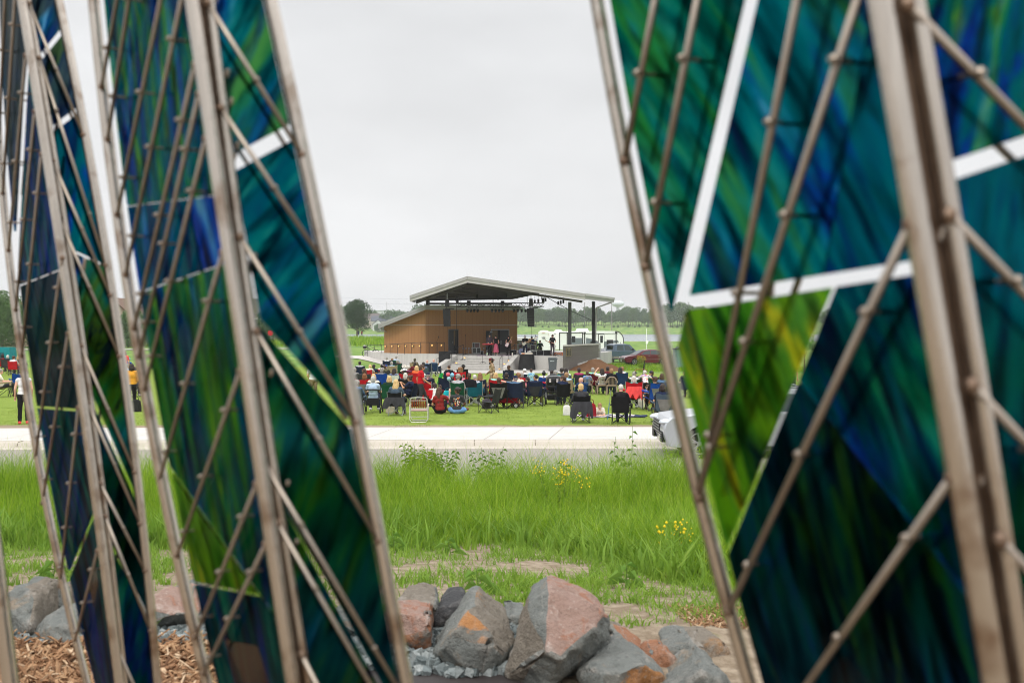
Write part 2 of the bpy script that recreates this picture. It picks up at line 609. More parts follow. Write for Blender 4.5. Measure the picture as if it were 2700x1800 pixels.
def grass_mat(name, cols, trans=.35):
 t = NT(name)
 g = t.n('ShaderNodeNewGeometry')
 col = t.ramp(g.outputs['Random Per Island'], cols)
 tn = t.noise(t.pos(), 5.0, 2, .6)
 fac = t.math('ADD', t.math('MULTIPLY', g.outputs['Random Per Island'], .62), t.math('MULTIPLY', t.rng(tn, .3, .7), .38))
 col = t.ramp(fac, cols)
 big = t.noise(t.pos(), .55, 3, .6)
 col = t.mix(t.ramp(big, [(.35, (0, 0, 0)), (.65, (.45, .45, .45))]), col, cols[0][1])
 t.base(col)
 t.set(.6, 0, .25)
 tr = t.n('ShaderNodeBsdfTranslucent')
 t.l(col, tr.inputs['Color'])
 ms = t.n('ShaderNodeMixShader')
 ms.inputs[0].default_value = trans
 t.l(t.p.outputs[0], ms.inputs[1]); t.l(tr.outputs[0], ms.inputs[2])
 t.l(ms.outputs[0], t.out.inputs['Surface'])
 return t.mat
MAT_TALL = grass_mat('tall_grass_blade', [(0, (.07, .17, .006)), (.3, (.16, .31, .012)), (.6, (.29, .45, .022)), (.82, (.42, .55, .06)), (.92, (.50, .58, .2)), (.96, (.50, .43, .20)), (1, (.42, .33, .14))], .42)
MAT_SHORT = grass_mat('lawn_blade', [(0, (.12, .19, .02)), (.5, (.23, .31, .045)), (1, (.38, .43, .12))])
MAT_WEED = grass_mat('weed_leaf', [(0, (.13, .25, .03)), (.6, (.22, .36, .04)), (1, (.33, .45, .08))])
def nz2(x, y, s, o=0.0):
 return np.array([mnoise.noise(Vector((a * s + o, b * s, o))) for a, b in zip(x, y)])
def gz(x, y):
 return np.array([G(a, b) for a, b in zip(x, y)])
def tufts(n, y0, y1, k, spread_):
 cx, cy = scatter(n, y0, y1)
 kk = RNG.integers(k // 2, k * 2, n)
 x = np.repeat(cx, kk) + RNG.normal(0, 1, kk.sum()) * spread_ * np.repeat(RNG.uniform(.3, 1.2, n), kk)
 y = np.repeat(cy, kk) + RNG.normal(0, 1, kk.sum()) * spread_ * np.repeat(RNG.uniform(.3, 1.2, n), kk)
 return x, y
def scatter(n, y0, y1, spread=.58, x0=None, x1=None):
 y = RNG.uniform(y0, y1, n)
 x = RNG.uniform(-1, 1, n) * (y * spread + 1.0) if x0 is None else RNG.uniform(x0, x1, n)
 return x, y
x, y = tufts(9500, 6.6, 18.3, 20, .16)
front = 11.2 + .9 * nz2(x, y, .45, 3) - 5.0 * np.clip((x - .25) / 1.5, 0, 1) + .8 * np.clip((-x - 2) / 3, 0, 1)
keep = (y > front + RNG.uniform(-.6, .6, len(y)))
x, y, front = x[keep], y[keep], front[keep]
keep = nz2(x, y, 1.5, 17) + .5 * nz2(x, y, 4.0, 6) > -.42 - .5 * np.clip((y - 14) / 2, 0, 1)
x, y, front = x[keep], y[keep], front[keep]
clump = np.clip(nz2(x, y, .55, 9) * .6 + .5 + nz2(x, y, 2.6, 4) * .55, 0, 1)
hgt = (.14 + .50 * clump + .50 * RNG.uniform(0, 1, len(x)) ** 2.5) * np.clip((y - front) / 2.4 + .42, .42, 1) * (1 + .42 * np.clip((y - 14.6) / 1.6, 0, 1)) * (1 - .36 * np.clip((15.5 - y) / 3, 0, 1))
blades('tall_grass', x, y, gz(x, y) - .03, hgt, RNG.uniform(.005, .013, len(x)), .85, MAT_TALL, 3, 'tall unmown meadow grass on the slope beside the road', 'grass')
x, y = tufts(2600, 7.5, 18.2, 14, .10)
keep = y > 10.6 + .9 * nz2(x, y, .45, 3) - 5.0 * np.clip((x - .25) / 1.5, 0, 1)
x, y = x[keep], y[keep]
blades('meadow_weeds', x, y, gz(x, y), RNG.uniform(.10, .55, len(x)) * RNG.uniform(.5, 1, len(x)), RNG.uniform(.018, .042, len(x)), .8, MAT_WEED, 2, 'broad leaved weeds mixed into the tall meadow grass', 'weeds')
x, y = scatter(5200, 11.5, 18.2)
blades('seed_grass', x, y, gz(x, y), RNG.uniform(.6, 1.35, len(x)), RNG.uniform(.004, .009, len(x)), .45, MAT_TALL, 3, 'thin seeding grass stalks standing above the meadow', 'grass')
x, y = tufts(5200, 5.5, 12.4, 12, .07)
k_ = nz2(x, y, 1.1, 21) + .55 * nz2(x, y, 3.4, 5)
keep = k_ > (-.10 - .30 * np.clip((y - 9) / 2.5, -.25, 1) - .6 * np.clip((x - .3) / .8, 0, 1))
x, y = x[keep], y[keep]
blades('low_weeds', x, y, gz(x, y) - .01, RNG.uniform(.03, .15, len(x)), RNG.uniform(.006, .016, len(x)), 1.0, MAT_WEED, 2, 'low weeds in tufts on the bare soil behind the rocks', 'weeds')
x, y = scatter(70000, 29.9, 38)
keep = nz2(x, y, 1.2, 2) > (-.15 + .75 * np.clip((31.0 - y), 0, 1))
x, y = x[keep], y[keep]
x2, y2 = scatter(90000, 36, 77)
x, y = np.concatenate([x, x2]), np.concatenate([y, y2])
blades('lawn_grass', x, y, gz(x, y) - .005, RNG.uniform(.025, .065, len(x)) * np.where(y > 36, 1.1, 1), RNG.uniform(.006, .014, len(x)), .9, MAT_SHORT, 1, 'short mown grass of the lawn under the audience', 'grass')
x, y = scatter(16000, 79, 97, x0=8.5, x1=26)
keep = nz2(x, y, .5, 8) > -.25
x, y = x[keep], y[keep]
blades('rough_grass', x, y, gz(x, y), RNG.uniform(.1, .34, len(x)), RNG.uniform(.02, .05, len(x)), .5, MAT_TALL, 2, 'rough grass patch beside the parked red sedan', 'grass')
x, y = scatter(26000, 150, 235, x0=-95, x1=-12)
blades('shore_grass', x, y, gz(x, y), RNG.uniform(.5, 1.3, len(x)), RNG.uniform(.08, .16, len(x)), .5, MAT_TALL, 2, 'long grass strip before the lakeside path', 'grass')
MAT_STEM = plain((110, 140, 60), .7, key='green_stem')
MAT_LEAF = grass_mat('broad_leaf', [(0, (.10, .22, .03)), (1, (.22, .36, .06))])
MAT_YEL = plain((250, 215, 20), .6, key='yellow_petal')
MAT_LIME = grass_mat('lime_leaf', [(0, (.2, .34, .03)), (1, (.36, .46, .05))])
def leaf(mb, p, az, L, wv, droop, mi=0):
 d = Vector((math.cos(az), math.sin(az), 0))
 s = Vector((-d.y, d.x, 0))
 p = Vector(p)
 a = p + d * L * .5 + Vector((0, 0, L * .22))
 b = p + d * L + Vector((0, 0, L * .22 - droop * L))
 mb.add([p, a - s * wv / 2, b, a + s * wv / 2], [(0, 1, 2), (0, 2, 3)], mi)
def weed(px, py, d, h, nl, label, L=.13, wv=.05, mat=None, stems=1, seed=0, flower=False, name='weed_plant', cat='weed', group='tall weeds above the grass'):
 R = random.Random(seed)
 b = W(px, py, d)
 x_, y_ = b.x, d
 root = empty(name, (x_, y_, G(x_, y_)), 0, label, cat, group)
 ms, ml_, mf = MB(), MB(), MB()
 for s in range(stems):
  ox, oy = (R.uniform(-.22, .22), R.uniform(-.2, .2)) if stems > 1 else (0, 0)
  hh = h * R.uniform(.8, 1.05)
  top = Vector((x_ + ox * 1.6 + R.uniform(-.05, .05), y_ + oy * 1.6, G(x_, y_) + hh))
  bot = Vector((x_ + ox * .4, y_ + oy * .4, G(x_, y_) - .02))
  ms.tube(bot, top, .006, .003, 5)
  for i in range(nl):
   q = bot.lerp(top, .25 + .73 * i / nl)
   leaf(ml_, q, i * 2.4 + R.uniform(-.3, .3), L * R.uniform(.7, 1.1) * (1.15 - .6 * i / nl), wv, R.uniform(.3, .8))
  if flower:
   for i in range(14):
    q = top + Vector((R.uniform(-.08, .08), R.uniform(-.08, .08), R.uniform(-.16, .05)))
    mf.ell(q, R.uniform(.007, .013), 6, 4)
 ms.build('stem', MAT_STEM, root)
 ml_.build('foliage', mat or MAT_LEAF, root)
 if flower:
  mf.build('blossom', MAT_YEL, root)
 return root
weed(1100, 0, 17.3, 1.10, 26, 'bushy weed with yellow green leaves beside the road edge', .16, .03, MAT_LIME, 16, 1)
weed(1150, 0, 17.6, .95, 26, 'dark green bushy weed next to the yellow green one', .17, .03, None, 12, 2)
weed(1295, 0, 17.4, 1.15, 22, 'upright leafy weed rising against the grey road', .15, .035, None, 5, 3)
weed(1335, 0, 17.2, .98, 20, 'small pale weed cluster next to the upright leafy weed', .13, .03, MAT_LIME, 4, 4)
weed(1605, 0, 16.6, 1.22, 12, 'broad leaved weed spreading over the grass near the silver car', .17, .05, None, 3, 5)
weed(1663, 0, 16.4, 1.42, 14, 'tallest broad leaved weed before the kerb', .15, .05, None, 1, 6)
weed(1492, 0, 16.8, 1.0, 10, 'star shaped weed top in the middle of the meadow', .22, .05, None, 1, 7)
weed(1800, 0, 16.5, 1.2, 40, 'feathery yellow green goldenrod before the silver car', .10, .02, MAT_LIME, 5, 8)
weed(1475, 0, 14.0, .9, 18, 'flowering yellow wildflower clump in the tall meadow', .12, .02, MAT_LIME, 9, 9, True, 'wildflower', 'wildflower', 'yellow wildflowers')
weed(1795, 0, 8.7, .42, 10, 'yellow wildflower clump near the purple marker flag', .05, .015, MAT_LIME, 3, 10, True, 'wildflower', 'wildflower', 'yellow wildflowers')
weed(1690, 0, 84, 1.15, 14, 'yellow flowering mustard clump before the red sedan', .16, .03, MAT_LIME, 14, 12, True, 'wildflower', 'wildflower', 'yellow wildflowers')
for i, (px, d, lab) in enumerate([(1040, 10.4, 'flat rosette weed on bare soil near the tall grass'), (1190, 10.1, 'pale dock weed in the soil patch'),
              (1265, 7.0, 'leafy weed sprouting behind the orange streaked rock'), (140, 7.6, 'leafy weed sprouting above the grey rocks'),
              (1650, 7.2, 'leafy weed sprouting beside the big red faced boulder')]):
 weed(px, 0, d, .22, 9, lab, .17, .05, None, 1, 30 + i, name='rosette_weed', group='low rosette weeds')
fl = W(1815, 1600, 7.7)
fr = empty('marker_flag', (fl.x, 7.7, G(fl.x, 7.7)), 0, 'small purple marker flag on a wire stake in the grass', 'flag')
mb = MB(); mb.tube((fl.x - .02, 7.7, G(fl.x, 7.7) - .05), (fl.x + .005, 7.7, W(0, 1558, 7.7).z), .0025)
mb.build('stake', plain((150, 150, 150), .4, metal=.8, key='wire'), fr)
mb = MB()
a, b, c, d_ = W(1819, 1560, 7.7), W(1832, 1587, 7.66), W(1822, 1597, 7.72), W(1809, 1604, 7.7)
mb.add([a, b, c, d_, a + Vector((0, .004, 0)), b + Vector((0, .004, 0)), c + Vector((0, .004, 0)), d_ + Vector((0, .004, 0))],
       [(0, 1, 2), (0, 2, 3), (4, 6, 5), (4, 7, 6), (0, 4, 5, 1), (1, 5, 6, 2), (2, 6, 7, 3), (3, 7, 4, 0)])
mb.build('flag', plain((158, 135, 225), .6, key='purple_plastic'), fr)
def rock_mat(name, a, b, vein, patch=None, pth=.55, pscale=1.4):
 t = NT(name)
 P = t.pos()
 c = t.mix(t.noise(P, 2.2, 6, .65), a, b)
 c = t.mix(t.ramp(t.noise(P, 26, 4, .7), [(.5, (0, 0, 0)), (.75, (.6, .6, .6))]), c, tuple(v * .6 for v in a))
 if patch:
  pm = t.ramp(t.noise(P, pscale, 7, .68, .6), [(pth - .03, (0, 0, 0)), (pth + .03, (1, 1, 1))])
  pc = t.mix(t.noise(P, 14, 4, .7), patch[0], patch[1])
  c = t.mix(pm, c, pc)
 v = t.n('ShaderNodeTexVoronoi')
 v.feature = 'DISTANCE_TO_EDGE'
 v.inputs['Scale'].default_value = 2.6
 wv = t.noise(P, 3.0, 5, .7)
 mpv = t.n('ShaderNodeVectorMath'); mpv.operation = 'ADD'
 sc_ = t.n('ShaderNodeVectorMath'); sc_.operation = 'SCALE'
 nn = t.n('ShaderNodeTexNoise'); nn.inputs['Scale'].default_value = 2.4; nn.inputs['Detail'].default_value = 6
 t.l(P, nn.inputs['Vector'])
 t.l(nn.outputs['Color'], sc_.inputs[0]); sc_.inputs['Scale'].default_value = .9
 t.l(P, mpv.inputs[0]); t.l(sc_.outputs[0], mpv.inputs[1]); t.l(mpv.outputs[0], v.inputs['Vector'])
 vm = t.math('MULTIPLY', t.ramp(v.outputs['Distance'], [(0, (1, 1, 1)), (.035, (0, 0, 0))]), t.ramp(wv, [(.38, (0, 0, 0)), (.62, (1, 1, 1))]))
 c = t.mix(t.math('MULTIPLY', vm, .3), c, vein)
 sp_ = t.ramp(t.noise(P, 40, 3, .8), [(.62, (0, 0, 0)), (.72, (1, 1, 1))])
 c = t.mix(t.math('MULTIPLY', sp_, .7), c, vein)
 ge = t.n('ShaderNodeNewGeometry')
 c = t.mix(t.math('MULTIPLY', t.rng(ge.outputs['Pointiness'], .52, .60), .7), c, vein)
 t.base(c); t.set(.85, 0, .25)
 h = t.math('ADD', t.math('MULTIPLY', t.noise(P, 9, 6, .7), .6), t.math('MULTIPLY', t.noise(P, 60, 4, .7), .25))
 t.bump(h, 1.0, .085)
 return t.mat
VEIN = (.40, .37, .33)
RM = {
 'grey': rock_mat('grey_green_stone', (.115, .125, .118), (.25, .26, .24), VEIN, ((.22, .17, .12), (.30, .25, .19)), .60, 2.2),
 'dark': rock_mat('dark_stone', (.035, .036, .038), (.085, .085, .088), (.24, .23, .22)),
 'tan': rock_mat('tan_stone', (.16, .135, .105), (.27, .235, .19), VEIN, ((.24, .13, .06), (.33, .2, .1)), .6),
 'red': rock_mat('red_stone', (.27, .165, .13), (.40, .28, .23), (.58, .51, .46), ((.30, .13, .08), (.36, .20, .14)), .55, 4.5),
 'rust': rock_mat('rust_stone', (.15, .135, .12), (.23, .2, .17), VEIN, ((.34, .14, .065), (.30, .16, .10)), .47, 4.0),
 'orange': rock_mat('orange_stone', (.12, .125, .11), (.19, .18, .16), VEIN, ((.46, .20, .05), (.33, .17, .09)), .47, 3.6),
}
def rock(sil, d, fronts, label, mats, pick=None, depth=.45, seed=0, amp=.026, cat='rock'):
 """sil: silhouette in photo pixels at distance d; fronts: (px, py, metres nearer)"""
 R = random.Random(seed)
 pts = [W(a, b, d + R.uniform(-.05, .05)) for a, b in sil]
 cx = sum(a for a, b in sil) / len(sil); cy = sum(b for a, b in sil) / len(sil)
 pts += [W(a, b, d - k) for a, b, k in fronts]
 for a, b in sil:
  q = W(cx + (a - cx) * .72, cy + (b - cy) * .78, d)
  q.y += depth * R.uniform(.8, 1.1)
  pts.append(q)
 bm = bmesh.new()
 for p in pts:
  bm.verts.new(p)
 bmesh.ops.convex_hull(bm, input=bm.verts)
 bmesh.ops.delete(bm, geom=[v for v in bm.verts if not v.link_faces], context='VERTS')
 cc = sum((v.co for v in bm.verts), Vector()) / len(bm.verts)
 for _k in range(9):
  bm.verts.ensure_lookup_table()
  v = R.choice(bm.verts[:])
  dv = (v.co - cc)
  nv_ = (dv.normalized() + Vector((R.uniform(-.3, .3), R.uniform(-.3, .3), R.uniform(-.25, .25)))).normalized()
  bmesh.ops.bisect_plane(bm, geom=bm.verts[:] + bm.edges[:] + bm.faces[:], plane_co=cc + dv * R.uniform(.90, .97), plane_no=nv_, clear_outer=True)
  ps = [v.co.copy() for v in bm.verts]
  bm.clear()
  for p in ps:
   bm.verts.new(p)
  bmesh.ops.convex_hull(bm, input=bm.verts)
  bmesh.ops.delete(bm, geom=[v for v in bm.verts if not v.link_faces], context='VERTS')
 bmesh.ops.dissolve_limit(bm, angle_limit=math.radians(9), verts=bm.verts, edges=bm.edges)
 bmesh.ops.bevel(bm, geom=list(bm.edges), offset=.009, segments=1, affect='EDGES', profile=.5)
 bmesh.ops.triangulate(bm, faces=bm.faces)
 for f in bm.faces:
  f.normal_update()
  f.material_index = pick(f.normal, f.calc_center_median()) if pick else 0
 for _ in range(4):
  es = [e for e in bm.edges if e.calc_length() > .026]
  if not es:
   break
  bmesh.ops.subdivide_edges(bm, edges=es, cuts=1, use_grid_fill=False)
  bmesh.ops.triangulate(bm, faces=[f for f in bm.faces if len(f.verts) > 3])
 bm.normal_update()
 nn = {v: v.normal.copy() for v in bm.verts}
 amp *= 1.25
 for v in bm.verts:
  p = v.co
  k = mnoise.noise(p * 4.5 + Vector((seed, 0, 0))) * .55 + mnoise.noise(p * 11 + Vector((0, seed, 0))) * .3 + (.5 - abs(mnoise.noise(p * 7 + Vector((0, 0, seed))))) * .5 + mnoise.noise(p * 26) * .22 - .5 * max(0, mnoise.noise(p * 9 + Vector((7, seed, 2)))) ** .5 * .6
  v.co = p + nn[v] * amp * k
 c = Vector((0, 0, 0))
 for v in bm.verts:
  c += v.co
 c /= len(bm.verts)
 c.z = min(v.co.z for v in bm.verts)
 for v in bm.verts:
  v.co -= c
 me = bpy.data.meshes.new('boulder')
 bm.to_mesh(me); bm.free()
 for m in mats:
  me.materials.append(RM[m])
 me.polygons.foreach_set('use_smooth', [True] * len(me.polygons))
 try:
  me.set_sharp_from_angle(angle=math.radians(38))
 except Exception:
  pass
 o = link(bpy.data.objects.new('boulder', me))
 o.location = c - Vector((0, 0, .04))
 return tag(o, label, cat, 'boulders of the rock border')
rock([(1332, 1762), (1370, 1620), (1392, 1568), (1450, 1534), (1482, 1556), (1560, 1575), (1630, 1622), (1625, 1665), (1560, 1712), (1500, 1768), (1440, 1815), (1350, 1812)], 4.75,
     [(1440, 1640, .1), (1480, 1712, .30), (1440, 1690, .30), (1600, 1650, .15), (1395, 1730, .22), (1450, 1790, .2)],
     'largest grey boulder with a flat dusky red top face', ['grey', 'red', 'tan'],
     lambda n, c: 1 if (n.z > .30 and n.x > -.45 and n.y < .4) else (2 if n.x < -.55 and n.z < .5 else 0), .5, 1, .03)
rock([(1134, 1690), (1160, 1655), (1190, 1628), (1230, 1582), (1255, 1574), (1300, 1610), (1362, 1664), (1352, 1705), (1332, 1772), (1240, 1765), (1140, 1735)], 4.95,
     [(1240, 1690, .25), (1255, 1600, .05), (1185, 1650, .2), (1320, 1695, .25), (1270, 1750, .25), (1165, 1700, .2)],
     'angular grey green rock with a bright orange streak', ['grey', 'orange', 'tan'],
     lambda n, c: 1 if (n.x > -.25 and n.x < .35 and n.z > .15 and n.y < -.2) else (2 if n.x > .3 and n.z > 0 else 0), .5, 2)
rock([(1003, 1600), (1060, 1592), (1136, 1604), (1140, 1660), (1136, 1718), (1085, 1733), (1003, 1725)], 5.15,
     [(1020, 1610, .2), (1125, 1615, .2), (1128, 1712, .2), (1020, 1718, .2)],
     'blocky brick red rock with pale crusted top edge', ['rust', 'red'], lambda n, c: 1 if n.z > .5 else 0, .4, 3)
rock([(1040, 1600), (1050, 1562), (1110, 1551), (1152, 1560), (1160, 1600), (1130, 1625), (1050, 1625)], 5.55,
     [(1080, 1585, .15), (1140, 1590, .15)], 'tan grey rock slab resting behind the brick red block', ['tan', 'grey'], lambda n, c: 0 if n.x < .4 else 1, .4, 4)
rock([(1140, 1605), (1165, 1575), (1222, 1561), (1232, 1590), (1200, 1640), (1165, 1690), (1141, 1690)], 5.4,
     [(1150, 1615, .18), (1215, 1600, .1)], 'small black rock wedged behind the orange streaked rock', ['dark'], None, .4, 5)
rock([(1312, 1608), (1345, 1601), (1388, 1604), (1390, 1650), (1330, 1650)], 5.5, [(1345, 1618, .12)], 'small grey rock peeking out between the two large boulders', ['grey'], None, .35, 6)
rock([(1523, 1748), (1560, 1722), (1620, 1708), (1700, 1720), (1752, 1760), (1760, 1800), (1720, 1850), (1560, 1850), (1530, 1800)], 4.6,
     [(1590, 1755, .25), (1700, 1745, .25), (1600, 1830, .3), (1730, 1800, .2)],
     'low grey rock with ochre stained front face', ['grey', 'orange', 'tan'], lambda n, c: 0 if n.z > .45 else (1 if n.x > -.3 else 0), .45, 7)
rock([(1590, 1700), (1610, 1668), (1660, 1680), (1735, 1728), (1745, 1770), (1600, 1770)], 5.0, [(1640, 1710, .15), (1700, 1735, .12)],
     'rust and grey rock tucked beneath the largest boulder', ['grey', 'rust'], lambda n, c: 1 if n.x > .1 and n.z > .1 else 0, .4, 8)
rock([(1742, 1702), (1775, 1688), (1830, 1672), (1895, 1680), (1930, 1700), (1990, 1790), (1960, 1830), (1760, 1800)], 4.95,
     [(1790, 1720, .15), (1900, 1740, .2), (1880, 1790, .2)], 'pale tan topped rock beside the glass panel', ['tan', 'grey'], lambda n, c: 1 if n.x < -.2 else 0, .45, 9)
rock([(1740, 1800), (1800, 1755), (1870, 1714), (1905, 1740), (1950, 1830), (1950, 1880), (1740, 1880)], 4.55, [(1840, 1770, .2), (1800, 1830, .25), (1900, 1820, .2)],
     'pointed dark grey rock before the pale tan one', ['grey'], None, .4, 10)
rock([(-25, 1570), (0, 1534), (45, 1527), (78, 1545), (96, 1600), (92, 1690), (60, 1705), (-25, 1700)], 5.4, [(10, 1570, .15), (70, 1580, .15), (40, 1660, .25), (85, 1660, .15)],
     'tall grey rock with brown weathering by the mulch', ['grey', 'tan'], lambda n, c: 1 if n.x > .15 else 0, .45, 11)
rock([(90, 1600), (105, 1550), (140, 1526), (162, 1560), (160, 1620), (100, 1640)], 5.75, [(125, 1575, .15), (150, 1600, .1)], 'upright grey rock leaning behind two others', ['grey'], None, .4, 12)
rock([(80, 1692), (92, 1640), (120, 1605), (160, 1594), (205, 1640), (225, 1690), (160, 1715), (90, 1712)], 5.3, [(130, 1640, .2), (175, 1650, .2), (110, 1690, .2), (190, 1695, .15)],
     'veined dark grey rock half buried at the mulch edge', ['grey'], None, .4, 13)
rock([(395, 1600), (402, 1550), (450, 1552), (520, 1575), (530, 1605), (525, 1650), (470, 1675), (400, 1672)], 5.55, [(410, 1605, .22), (515, 1610, .2), (420, 1660, .2), (500, 1655, .2)],
     'flat rock with a red top and grey sides between the glass towers', ['grey', 'red'], lambda n, c: 1 if n.z > .35 else 0, .45, 14)
rock([(425, 1555), (460, 1540), (505, 1535), (520, 1560), (500, 1585), (440, 1585)], 6.0, [(470, 1550, .1)], 'grey rock mostly hidden behind the red topped slab', ['grey'], None, .35, 15)
for i, (px, py, d, w_, h_, lab) in enumerate([(250, 1600, 5.6, 90, 80, 'grey rock seen through the slim glass tower'), (330, 1610, 5.5, 80, 70, 'mottled grey rock behind the slim tower pole'),
              (620, 1620, 5.5, 110, 90, 'grey rock hidden behind the glass tower panels'), (760, 1640, 5.4, 120, 95, 'dark rock behind the lower glass panels'),
              (900, 1640, 5.3, 120, 100, 'brownish rock behind the slanting tower pole'), (2080, 1720, 5.2, 150, 130, 'dark rock behind the big blue glass panel')]):
 R = random.Random(50 + i)
 rock([(px + math.cos(a) * w_ * R.uniform(.8, 1.1) * .6, py + math.sin(a) * h_ * R.uniform(.8, 1.1) * .6 + 20) for a in [k * PI / 4.5 for k in range(9)]], d,
         [(px - 20, py, .2), (px + 25, py + 25, .2)], lab, ['grey', 'tan'], (lambda n, c: 1 if n.x > .4 else 0), .4, 60 + i)
rock([(1690, 1740), (1715, 1705), (1765, 1700), (1800, 1730), (1790, 1790), (1700, 1790)], 4.85, [(1730, 1730, .15), (1770, 1750, .15)], 'small rust stained rock filling the gap beside the low grey rock', ['grey', 'rust'], lambda n, c: 1 if n.z > .3 else 0, .35, 71)
rock([(1560, 1690), (1600, 1655), (1655, 1665), (1690, 1710), (1660, 1750), (1580, 1750)], 5.1, [(1620, 1690, .15), (1650, 1715, .15)], 'dull green rock below the right flank of the big red faced boulder', ['grey', 'tan'], lambda n, c: 1 if n.z > .6 else 0, .35, 72)
def chips(name, n, xr, yr, size, mat, label, cat, flat=False, keepf=None):
 vs, fs = [], []
 for i in range(n):
  x_, y_ = random.uniform(*xr), random.uniform(*yr)
  if keepf and not keepf(x_, y_):
   continue
  z_ = G(x_, y_) + .012 + random.uniform(0, size * (.7 if not flat else 1.6))
  R = Euler((random.uniform(-.7, .7), random.uniform(-.7, .7), random.uniform(0, 6.3))).to_matrix() if flat else Euler((random.uniform(0, 6), random.uniform(0, 6), random.uniform(0, 6))).to_matrix()
  if flat:
   L, wv, th = size * random.uniform(1.2, 4.2), size * random.uniform(.25, .8), size * .16
   P8 = [(-L, -wv * .5, -th), (L, -wv * .3, -th), (L * .9, wv * .6, -th), (-L * .8, wv, -th), (-L, -wv * .4, th), (L * .95, -wv * .3, th), (L * .8, wv * .5, th), (-L * .75, wv * .8, th)]
  else:
   s = size * random.uniform(.55, 1.35)
   P8 = [(a * s * random.uniform(.5, 1), b * s * random.uniform(.5, 1), c * s * random.uniform(.35, .8)) for a, b, c in
              [(-1, -1, -1), (1, -1, -1), (1, 1, -1), (-1, 1, -1), (-1, -1, 1), (1, -1, 1), (1, 1, 1), (-1, 1, 1)]]
  b0 = len(vs)
  vs += [tuple(R @ Vector(p) + Vector((x_, y_, z_))) for p in P8]
  fs += [tuple(b0 + k for k in q) for q in [(0, 3, 2, 1), (4, 5, 6, 7), (0, 1, 5, 4), (1, 2, 6, 5), (2, 3, 7, 6), (3, 0, 4, 7)]]
 me = bpy.data.meshes.new(name)
 me.from_pydata(vs, [], fs)
 me.materials.append(mat)
 return tag(link(bpy.data.objects.new(name, me)), label, cat, kind='stuff')
def island_mat(name, cols, rough=.85):
 t = NT(name)
 g = t.n('ShaderNodeNewGeometry')
 c = t.ramp(g.outputs['Random Per Island'], cols)
 c = t.mix(t.ramp(t.noise(t.pos(), 60, 3, .7), [(.4, (0, 0, 0)), (.7, (.5, .5, .5))]), c, tuple(v * .5 for v in cols[0][1]))
 t.base(c); t.set(rough, 0, .2)
 return t.mat
MAT_GRAV = island_mat('grey_gravel_stone', [(0, (.10, .12, .12)), (.5, (.19, .22, .22)), (1, (.33, .35, .34))])
MAT_MULCH = island_mat('bark_chip', [(0, (.12, .06, .03)), (.4, (.29, .155, .08)), (.8, (.43, .265, .145)), (1, (.56, .42, .28))])
chips('gravel', 9000, (-3.3, 1.2), (4.0, 5.65), .026, MAT_GRAV, 'crushed grey gravel at the foot of the boulders', 'gravel',
      keepf=lambda x, y: (x > -1.05 or y > 5.15) and x < .12 + .1 * (y - 4.8) and (y > 4.78 + .12 * mnoise.noise(Vector((x * 2, 0, 0))) - .5 * max(0, x + .1)))
chips('bark_mulch', 15000, (-3.4, -.6), (3.4, 5.25), .020, MAT_MULCH, 'shredded brown bark mulch around the glass tower feet', 'mulch', True, keepf=lambda x, y: x < -.85 - .1 * (y - 4) or y < 4.4)
chips('edging_mulch', 900, (1.0, 1.5), (5.5, 6.2), .014, MAT_MULCH, 'reddish bark chips between the boulders and grass', 'mulch', True)
t = NT('mulch_bed_soil'); t.base(t.mix(t.noise(t.pos(), 30, 4, .7), (.06, .032, .018), (.22, .125, .07))); t.set(.95, 0, .1); t.bump(t.noise(t.pos(), 70, 3), .8, .03)
MAT_MBED = t.mat
drape('mulch_bed', [(-3.6, 2.6), (-3.6, 5.2)], [(-.72, 2.6), (-.95, 5.2)], 12, 12, .012, MAT_MBED)
t = NT('weed_fabric'); t.base(t.mix(t.noise(t.pos(), 120, 2), (.018, .014, .013), (.04, .03, .028))); t.set(.7)
drape('weed_barrier', [(-.95, 3.4), (-1.05, 4.9)], [(.4, 3.4), (.3, 4.75)], 10, 12, .011, t.mat)
t = NT('brushed_steel')
co = t.objco((14, 14, 1.2))
c = t.mix(t.noise(co, 6, 4, .6), (.42, .37, .32), (.68, .62, .55))
heat = t.ramp(t.noise(t.objco((3, 3, 3)), 3.2, 3, .6), [(.55, (0, 0, 0)), (.70, (1, 1, 1))])
c = t.mix(t.math('MULTIPLY', heat, .8), c, (.22, .13, .075))
t.base(c); t.set(.24, .95, .5)
t.bump(t.noise(co, 30, 3), .12, .004)
MAT_STEEL = t.mat
t = NT('dull_steel_rod')
t.base(t.mix(t.noise(t.objco(), 20, 4, .6), (.24, .20, .165), (.44, .385, .325))); t.set(.4, .9, .5)
MAT_ROD = t.mat
t = NT('weld_heat_tint')
t.base(t.mix(t.noise(t.objco(), 30, 3), (.10, .055, .035), (.30, .22, .16))); t.set(.5, .7, .5)
MAT_WELD = t.mat
ACC = {'b': [(.3, (.002, .01, .06)), (.5, (.004, .05, .40)), (.64, (.0, .13, .30)), (.8, (.12, .45, .80))], 'l': [(.3, (.0, .05, .02)), (.46, (.05, .26, .02)), (.62, (.24, .54, .02)), (.8, (.5, .62, .03))],
       't': [(.3, (.0, .03, .05)), (.5, (.0, .16, .17)), (.7, (.02, .30, .24))], 'n': [(.3, (.0, .002, .006)), (.55, (.002, .015, .05)), (.75, (.03, .10, .02))]}
